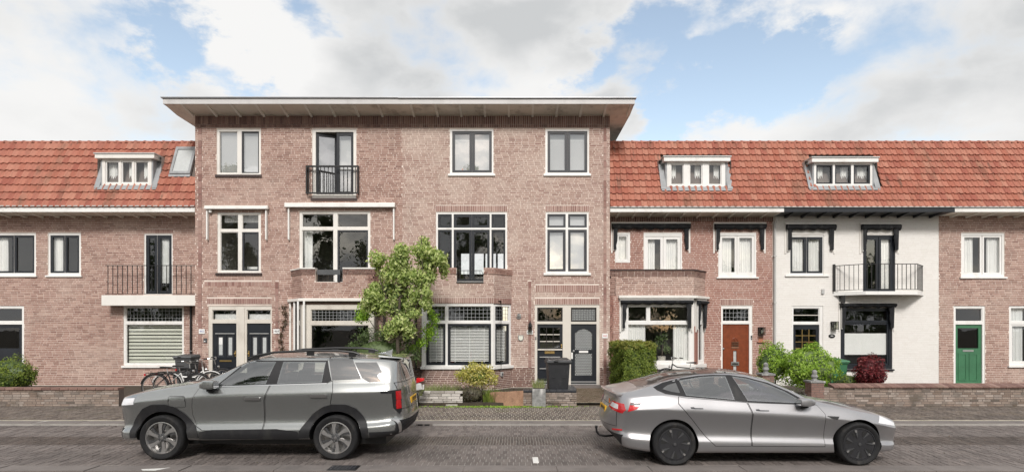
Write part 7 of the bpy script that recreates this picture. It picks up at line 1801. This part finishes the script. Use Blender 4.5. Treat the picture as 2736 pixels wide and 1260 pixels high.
TW1, TW2 = S((950,400),(915,270),(1100,239),(1240,229),(1362,228),(1404,440)), S((1522,448),(1420,230),(1560,250),(1740,300),(1900,370),(2030,452),(2030,472))
TWS = [(1.20,-.50),(1.65,-.57),(2.10,-.63),(2.22,0),(2.10,.63),(1.65,.57),(1.20,.50)]
sh.body(CAR, 'paint_sedan', (0, 2.875), .385, .335, .30, cuts=[prism_y([(-.10,.45),(-.16,1.02),(.10,1.20),(.5,1.32),(.95,1.345),(1.3,1.315),(1.75,1.13),(2.02,.92),(2.02,.45)], -.545, .545), prism_y(shrink(TW1), -1.3, 1.3), prism_y(shrink(TW2), -1.3, 1.3), prism_z(shrink(TWS), .90, 2.2)])
cabin(CAR, .36, [(1.42, (-.34, .34), .47), (.50, (0,), 1.04)], (1.90, 2.2, .55, .93, .53), (1.78, .34, .92), .92)
m = MB(); m.box(-.6, 3.3, -.55, .55, .13, .24); m.build('underbody_light_block', 'ink_black', CAR)  # added black block that keeps light out from under the sedan
for sg in (-1, 1):
    rd = S((876,408),(940,418),(1508,463),(1546,560),(1546,862),(1215,862),(1130,780),(1000,620),(868,470)); fd = S((1518,464),(2165,487),(2222,565),(2226,866),(1554,862),(1554,560))
    for nm, poly in (('rear_door', rd), ('front_door', fd)):
        sh.over(CAR, 'door_seal', poly, 'ink_black', .0025, sg=sg, res=.03, inset=-.004, ring=.02); sh.over(CAR, nm, poly, 'paint_sedan', .006, sg=sg, res=.03, inset=.005)
    for xa, xb, y in ((975, 1095, 509), (1580, 1705, 530)):
        x0, z0 = (xa - 830) / 592.8, (1040 - y) / 592.8; x1 = (xb - 830) / 592.8
        sh.over(CAR, 'door_handle', [(x0, z0 + .014), (x0 + .05, z0 + .016), (x0 + .075, z0 + .002), (x1, z0 - .002), (x1, z0 - .017), (x0 + .07, z0 - .016), (x0 + .01, z0 - .010)], 'anthracite', .007, sg=sg, res=.03)
    dlo = S((665,330),(760,292),(900,256),(1100,226),(1240,217),(1400,218),(1560,238),(1750,288),(1930,366),(2075,452),(2080,484),(1520,459),(945,409),(760,384),(690,354))
    sh.over(CAR, 'window_surround', dlo, 'plastic_dark', .003, sg=sg, res=.05, holes=[shrink(TW1, .006), shrink(TW2, .006)])
    sh.over(CAR, 'rear_side_window', S((950,400),(915,270),(1100,239),(1240,229),(1362,228),(1404,440)), 'car_glass', .006, sg=sg, res=.05)
    sh.over(CAR, 'front_side_window', S((1522,448),(1420,230),(1560,250),(1740,300),(1900,370),(2030,452),(2030,472)), 'car_glass', .006, sg=sg, res=.05)
    sh.over(CAR, 'quarter_window', S((742,345),(800,312),(880,290),(898,378),(820,368)), 'car_glass_dark', .006, sg=sg, res=.04)
    sh.over(CAR, 'tail_lamp', S((430,462),(546,462),(520,492),(478,522),(402,546)), 'red_lens', .006, sg=sg, res=.03)
    sh.over(CAR, 'tail_lamp_top', S((430,466),(542,464),(510,486),(425,486)), 'alloy_dark', .0085, sg=sg, res=.03)
    sh.over(CAR, 'camera_fin', S((2240,582),(2350,588),(2330,614),(2290,606)), 'ink_black', .010, sg=sg, res=.03)
    sh.over(CAR, 'headlamp', [(3.18, .66), (3.50, .60), (3.52, .64), (3.25, .76)], 'clear_lens', .006, sg=sg, res=.04)
    mirror_unit(CAR, 2.03, sg * .86, (1040 - 450) / 592.8, sg, 'paint_sedan', L=.25, H=.13, D=.19)
    for x in (0, 2.875): wheel(CAR, x, sg * .815, .335, .335, .225, .252, 'aero', sg)
sh.over(CAR, 'glass_roof', [(-.50,-.48),(-.42,-.56),(0,-.545),(.5,-.54),(1.15,-.545),(1.15,.545),(.5,.54),(0,.545),(-.42,.56),(-.50,.48)], 'roof_glass', .005, 'top', res=.06)
sh.over(CAR, 'windscreen', shrink(TWS, -.03), 'car_glass', .005, 'top', res=.06)
sh.over(CAR, 'boot_seal', [(-.66,.58),(.66,.58),(.70,.90),(-.70,.90)], 'ink_black', .002, 'rear', res=.04, inset=-.005, ring=.02)
sh.over(CAR, 'boot_lid', [(-.66,.58),(.66,.58),(.70,.90),(-.70,.90)], 'paint_sedan', .004, 'rear', res=.06, inset=.003)
m = MB()
for i in range(13):
    t = i / 12 * 2 - 1; y = .70 * t; x = -.975 + .10 * t * t; z = 1.098 - .025 * t * t
    m.v += [(x + .12, y, z + .012), (x, y, z + .016), (x + .01, y, z - .004), (x + .12, y, z - .02)]
for i in range(12):
    for j in range(4): m.f.append((i*4+j, i*4+(j+1)%4, (i+1)*4+(j+1)%4, (i+1)*4+j))
m.f.append((0,1,2,3)); m.f.append((51,50,49,48)); m.build('boot_lip', 'paint_sedan', CAR, smooth=True)
sh.over(CAR, 'rear_diffuser', [(-.70,.26),(.70,.26),(.78,.46),(-.78,.46)], 'plastic_dark', .006, 'rear', res=.06)
for sg in (-1, 1):
    sh.over(CAR, 'tail_lamp_rear', [(sg*.38,.86),(sg*.52,.835),(sg*.80,.80),(sg*.85,.86),(sg*.80,.95),(sg*.46,.965)], 'red_lens', .006, 'rear', res=.04)
    sh.over(CAR, 'lamp_inner', [(sg*.44,.875),(sg*.72,.855),(sg*.70,.925),(sg*.48,.945)], 'clear_lens', .010, 'rear', res=.04)
    sh.over(CAR, 'reflector', [(sg*.55,.50),(sg*.75,.52),(sg*.75,.545),(sg*.55,.525)], 'red_lens', .008, 'rear', res=.04)
plate_rear(CAR, sh.cast(0, .80, 'rear', 1)[0].x - .006, -.26, .26, .735, .845, .008)
m = MB(); xx = sh.cast(-.30, .93, 'rear', 1)[0].x; m.box(xx - .012, xx, -.33, -.295, .90, .985); m.build('orange_tag', 'orange_lens', CAR, bevel=.004)
hk = MB(); hk.tube([(-.72, 0, .31), (-.93, 0, .29), (-1.03, 0, .31), (-1.08, 0, .37), (-1.085, 0, .43)], .017, 8); t = hk.build('tow_hook', 'black_iron', CAR, smooth=True)
hk = MB(); hk.lathe([(.001, .425), (.018, .427), (.025, .45), (.018, .473), (.001, .477)], 'z', 12, (-1.085, 0, 0)); hk.build('tow_ball', 'black_iron', t, smooth=True)
sh.over(CAR, 'front_grille', [(-.60,.22),(.60,.22),(.64,.34),(-.64,.34)], 'plastic_dark', .006, 'front', res=.06)
for k in range(2):
    m = MB(); m.tube([(2.30, -.35 + k * .5, 1.055), (2.20, -.62 + k * .6, 1.06)], .010, 6); m.build('wiper', 'black_iron', CAR)

# ------------------------------------------------------------------ bicycles
def bicycle(label, loc, rz, frame='white_gloss', lean=0.0, step=True, scale=1.0, group=None, basket=False):
    b = thing('bicycle', label, 'bicycle', loc, rz, group); b.rotation_euler = (lean, 0, rz); R_ = .345
    for x in (-.55, .56):
        m = MB(); m.tube([(x + R_ * math.cos(i * math.tau / 28), 0, R_ + R_ * math.sin(i * math.tau / 28)) for i in range(28)], .019, 6, closed=True); w = m.build('wheel', 'rubber', b, smooth=True)
        m = MB(); m.tube([(x + (R_ - .03) * math.cos(i * math.tau / 28), 0, R_ + (R_ - .03) * math.sin(i * math.tau / 28)) for i in range(28)], .010, 5, closed=True); m.build('rim', 'steel', w, smooth=True)
        m = MB()
        for i in range(18): a = i * math.tau / 18; m.tube([(x + .02 * math.cos(a + .6), .02 * (-1) ** i, R_ + .02 * math.sin(a + .6)), (x + (R_ - .03) * math.cos(a), 0, R_ + (R_ - .03) * math.sin(a))], .0022, 3)
        m.build('spokes', 'steel', w)['kind'] = 'stuff'
        m = MB(); m.tube([(x, -.05, R_), (x, .05, R_)], .024, 8); m.build('hub', 'steel', w)
        m = MB(); m.tube([(x + (R_ + .035) * math.cos(a), 0, R_ + (R_ + .035) * math.sin(a)) for a in [rad(q) for q in range(20 if x > 0 else 10, 176, 12)]], .016, 5); m.build('mudguard', frame, b, smooth=True)
    f = MB(); bb = (-.08, 0, .29); st = (-.22, 0, .72); hd0, hd1 = (.40, 0, .62), (.355, 0, .86)
    f.tube([bb, st], .019, 8); f.tube([bb, (.16, 0, .40), hd0], .021, 8); f.tube([(-.17, 0, .58) if step else st, (.15, 0, .56) if step else (.2, 0, .76), hd1 if not step else (.375, 0, .74)], .018, 8); f.tube([hd0, hd1], .022, 8)
    for s in (-1, 1): f.tube([(-.08, s * .03, .29), (-.55, s * .055, R_)], .011, 6); f.tube([(-.21, s * .02, .68), (-.55, s * .055, R_)], .009, 6); f.tube([(.415, s * .05, .60), (.47, s * .05, .48), (.56, s * .05, R_)], .012, 6)
    f.build('frame', frame, b, smooth=True)
    m = MB(); m.tube([(-.22, 0, .70), (-.25, 0, .86)], .013, 8); m.build('seat_post', 'steel', b)
    m = MB(); m.hexa([(-.40,-.09,.865),(-.40,.09,.865),(-.12,.03,.88),(-.12,-.03,.88),(-.41,-.10,.92),(-.41,.10,.92),(-.10,.025,.905),(-.10,-.025,.905)]); m.build('saddle', 'saddle', b, bevel=.02)
    m = MB(); m.tube([(.355, 0, .86), (.34, 0, .98)], .013, 8); m.tube([(.13, -.28, 1.04), (.28, -.25, 1.06), (.35, -.08, 1.0), (.35, .08, 1.0), (.28, .25, 1.06), (.13, .28, 1.04)], .012, 8); hb = m.build('handlebar', 'steel', b, smooth=True)
    for s in (-1, 1): m = MB(); m.tube([(.12, s * .281, 1.041), (.235, s * .262, 1.055)], .018, 8); m.build('grip', 'saddle', hb)
    m = MB(); m.lathe([(.001, -.012), (.085, -.010), (.09, 0), (.085, .010), (.001, .012)], 'y', 20, (-.08, .0, .29)); m.build('chain_wheel', 'saddle', b)
    m = MB(); m.tube([(-.08, -.07, .29), (.02, -.075, .15)], .010, 6); m.tube([(-.08, .07, .29), (-.18, .075, .43)], .010, 6); m.box(-.03, .07, -.17, -.08, .135, .155); m.box(-.23, -.13, .08, .17, .425, .445); m.build('pedals', 'saddle', b)
    m = MB(); m.box(-.78, -.30, -.06, .06, .73, .745); m.tube([(-.70, .05, .735), (-.55, .06, R_)], .006, 5); m.tube([(-.70, -.05, .735), (-.55, -.06, R_)], .006, 5); m.build('rear_rack', 'black_iron', b)
    m = MB(); m.box(-.83, -.79, -.035, .035, .66, .72); m.build('rear_light', 'red_lens', b, bevel=.006)
    m = MB(); m.lathe([(.001, .40), (.035, .41), (.04, .45), (.001, .455)], 'x', 12, (.02, 0, .78)); m.build('front_light', 'steel', b, smooth=True)
    m = MB(); m.tube([(-.10, .06, .29), (-.16, .20, .02)], .009, 5); m.build('kickstand', 'steel', b)
    return b
bicycle('white step-through bicycle in front of the striped blinds, nearest the dark doors', (fx(505, 16.6), 16.6, GZ), .35, 'white_gloss', .04)
bicycle('black bicycle with red rear light at the far left of the bikes', (fx(470, 16.0), 16.0, GZ), .15, 'black_iron', -.04, step=False)
bicycle('dark bicycle leaning on the railing behind the white bicycle', (fx(545, 17.9), 17.9, GZ), .1, 'anthracite', .05)
bicycle('dark bicycle under the bay window behind the sedan roof', (fx(1826, 18.0), 18.0, GZ), math.pi + .12, 'black_iron', .03, step=False)

# ------------------------------------------------------------------ scooter half hidden by the SUV
SCO = thing('motor_scooter', 'motor scooter with red tail lamp half hidden behind the SUV', 'scooter', (-3.25, 14.7, WZ + .006), math.pi)
for x in (-.58, .62):
    m = MB(); m.lathe([(.13, -.055), (.2, -.06), (.255, -.04), (.262, 0), (.255, .04), (.2, .06), (.13, .055)], 'y', 28, (x, 0, .262)); w = m.build('wheel', 'rubber', SCO, smooth=True)
    m = MB(); m.lathe([(.02, -.05), (.13, -.045), (.13, .045), (.02, .05)], 'y', 20, (x, 0, .262)); m.build('rim', 'alloy_dark', w, smooth=True)
m = MB(); m.hexa([(-.75,-.15,.50),(-.05,-.17,.34),(-.05,.17,.34),(-.75,.15,.50),(-.82,-.10,.74),(-.02,-.16,.72),(-.02,.16,.72),(-.82,.10,.74)]); m.build('rear_body', 'bin_grey', SCO, smooth=True, bevel=.05)
m = MB(); m.hexa([(-.78,-.13,.745),(.02,-.13,.735),(.02,.13,.735),(-.78,.13,.745),(-.74,-.11,.82),(-.02,-.10,.80),(-.02,.10,.80),(-.74,.11,.82)]); m.build('seat', 'saddle', SCO, smooth=True, bevel=.03)
m = MB(); m.hexa([(-.98,-.09,.72),(-.78,-.10,.66),(-.78,.10,.66),(-.98,.09,.72),(-1.0,-.08,.79),(-.80,-.11,.80),(-.80,.11,.80),(-1.0,.08,.79)]); m.build('tail_lamp', 'red_lens', SCO, smooth=True, bevel=.02)
m = MB(); m.hexa([(-.95,-.07,.50),(-.70,-.08,.46),(-.70,.08,.46),(-.95,.07,.50),(-.90,-.06,.66),(-.76,-.07,.66),(-.76,.07,.66),(-.90,.06,.66)]); m.build('rear_fender', 'zinc', SCO, bevel=.02)
m = MB(); m.box(-.975, -.955, -.08, .08, .50, .62); m.build('plate', 'plate_white', SCO)
m = MB(); m.box(-.05, .36, -.16, .16, .20, .26); m.build('footboard', 'bin_grey', SCO, bevel=.02)
m = MB(); m.hexa([(.34,-.18,.22),(.44,-.18,.22),(.44,.18,.22),(.34,.18,.22),(.44,-.14,.86),(.54,-.12,.86),(.54,.12,.86),(.44,.14,.86)]); m.build('leg_shield', 'bin_grey', SCO, bevel=.03)
m = MB(); m.tube([(.48, 0, .84), (.46, 0, .98)], .03, 8); m.tube([(.40, -.32, 1.0), (.47, -.1, 1.0), (.47, .1, 1.0), (.40, .32, 1.0)], .014, 8); m.build('handlebar', 'black_iron', SCO, smooth=True)
m = MB(); m.tube([(.56, -.06, .42), (.62, -.06, .262)], .02, 8); m.tube([(.56, .06, .42), (.62, .06, .262)], .02, 8); m.build('fork', 'steel', SCO)
m = MB(); m.tube([(-.2, -.16, .30), (-.55, -.17, .30), (-.80, -.17, .36)], [.025, .05, .045], 10); m.build('exhaust', 'steel', SCO, smooth=True)
m = MB(); m.tube([(-.05, .1, .22), (-.10, .26, .0)], .012, 6); m.build('stand', 'black_iron', SCO)
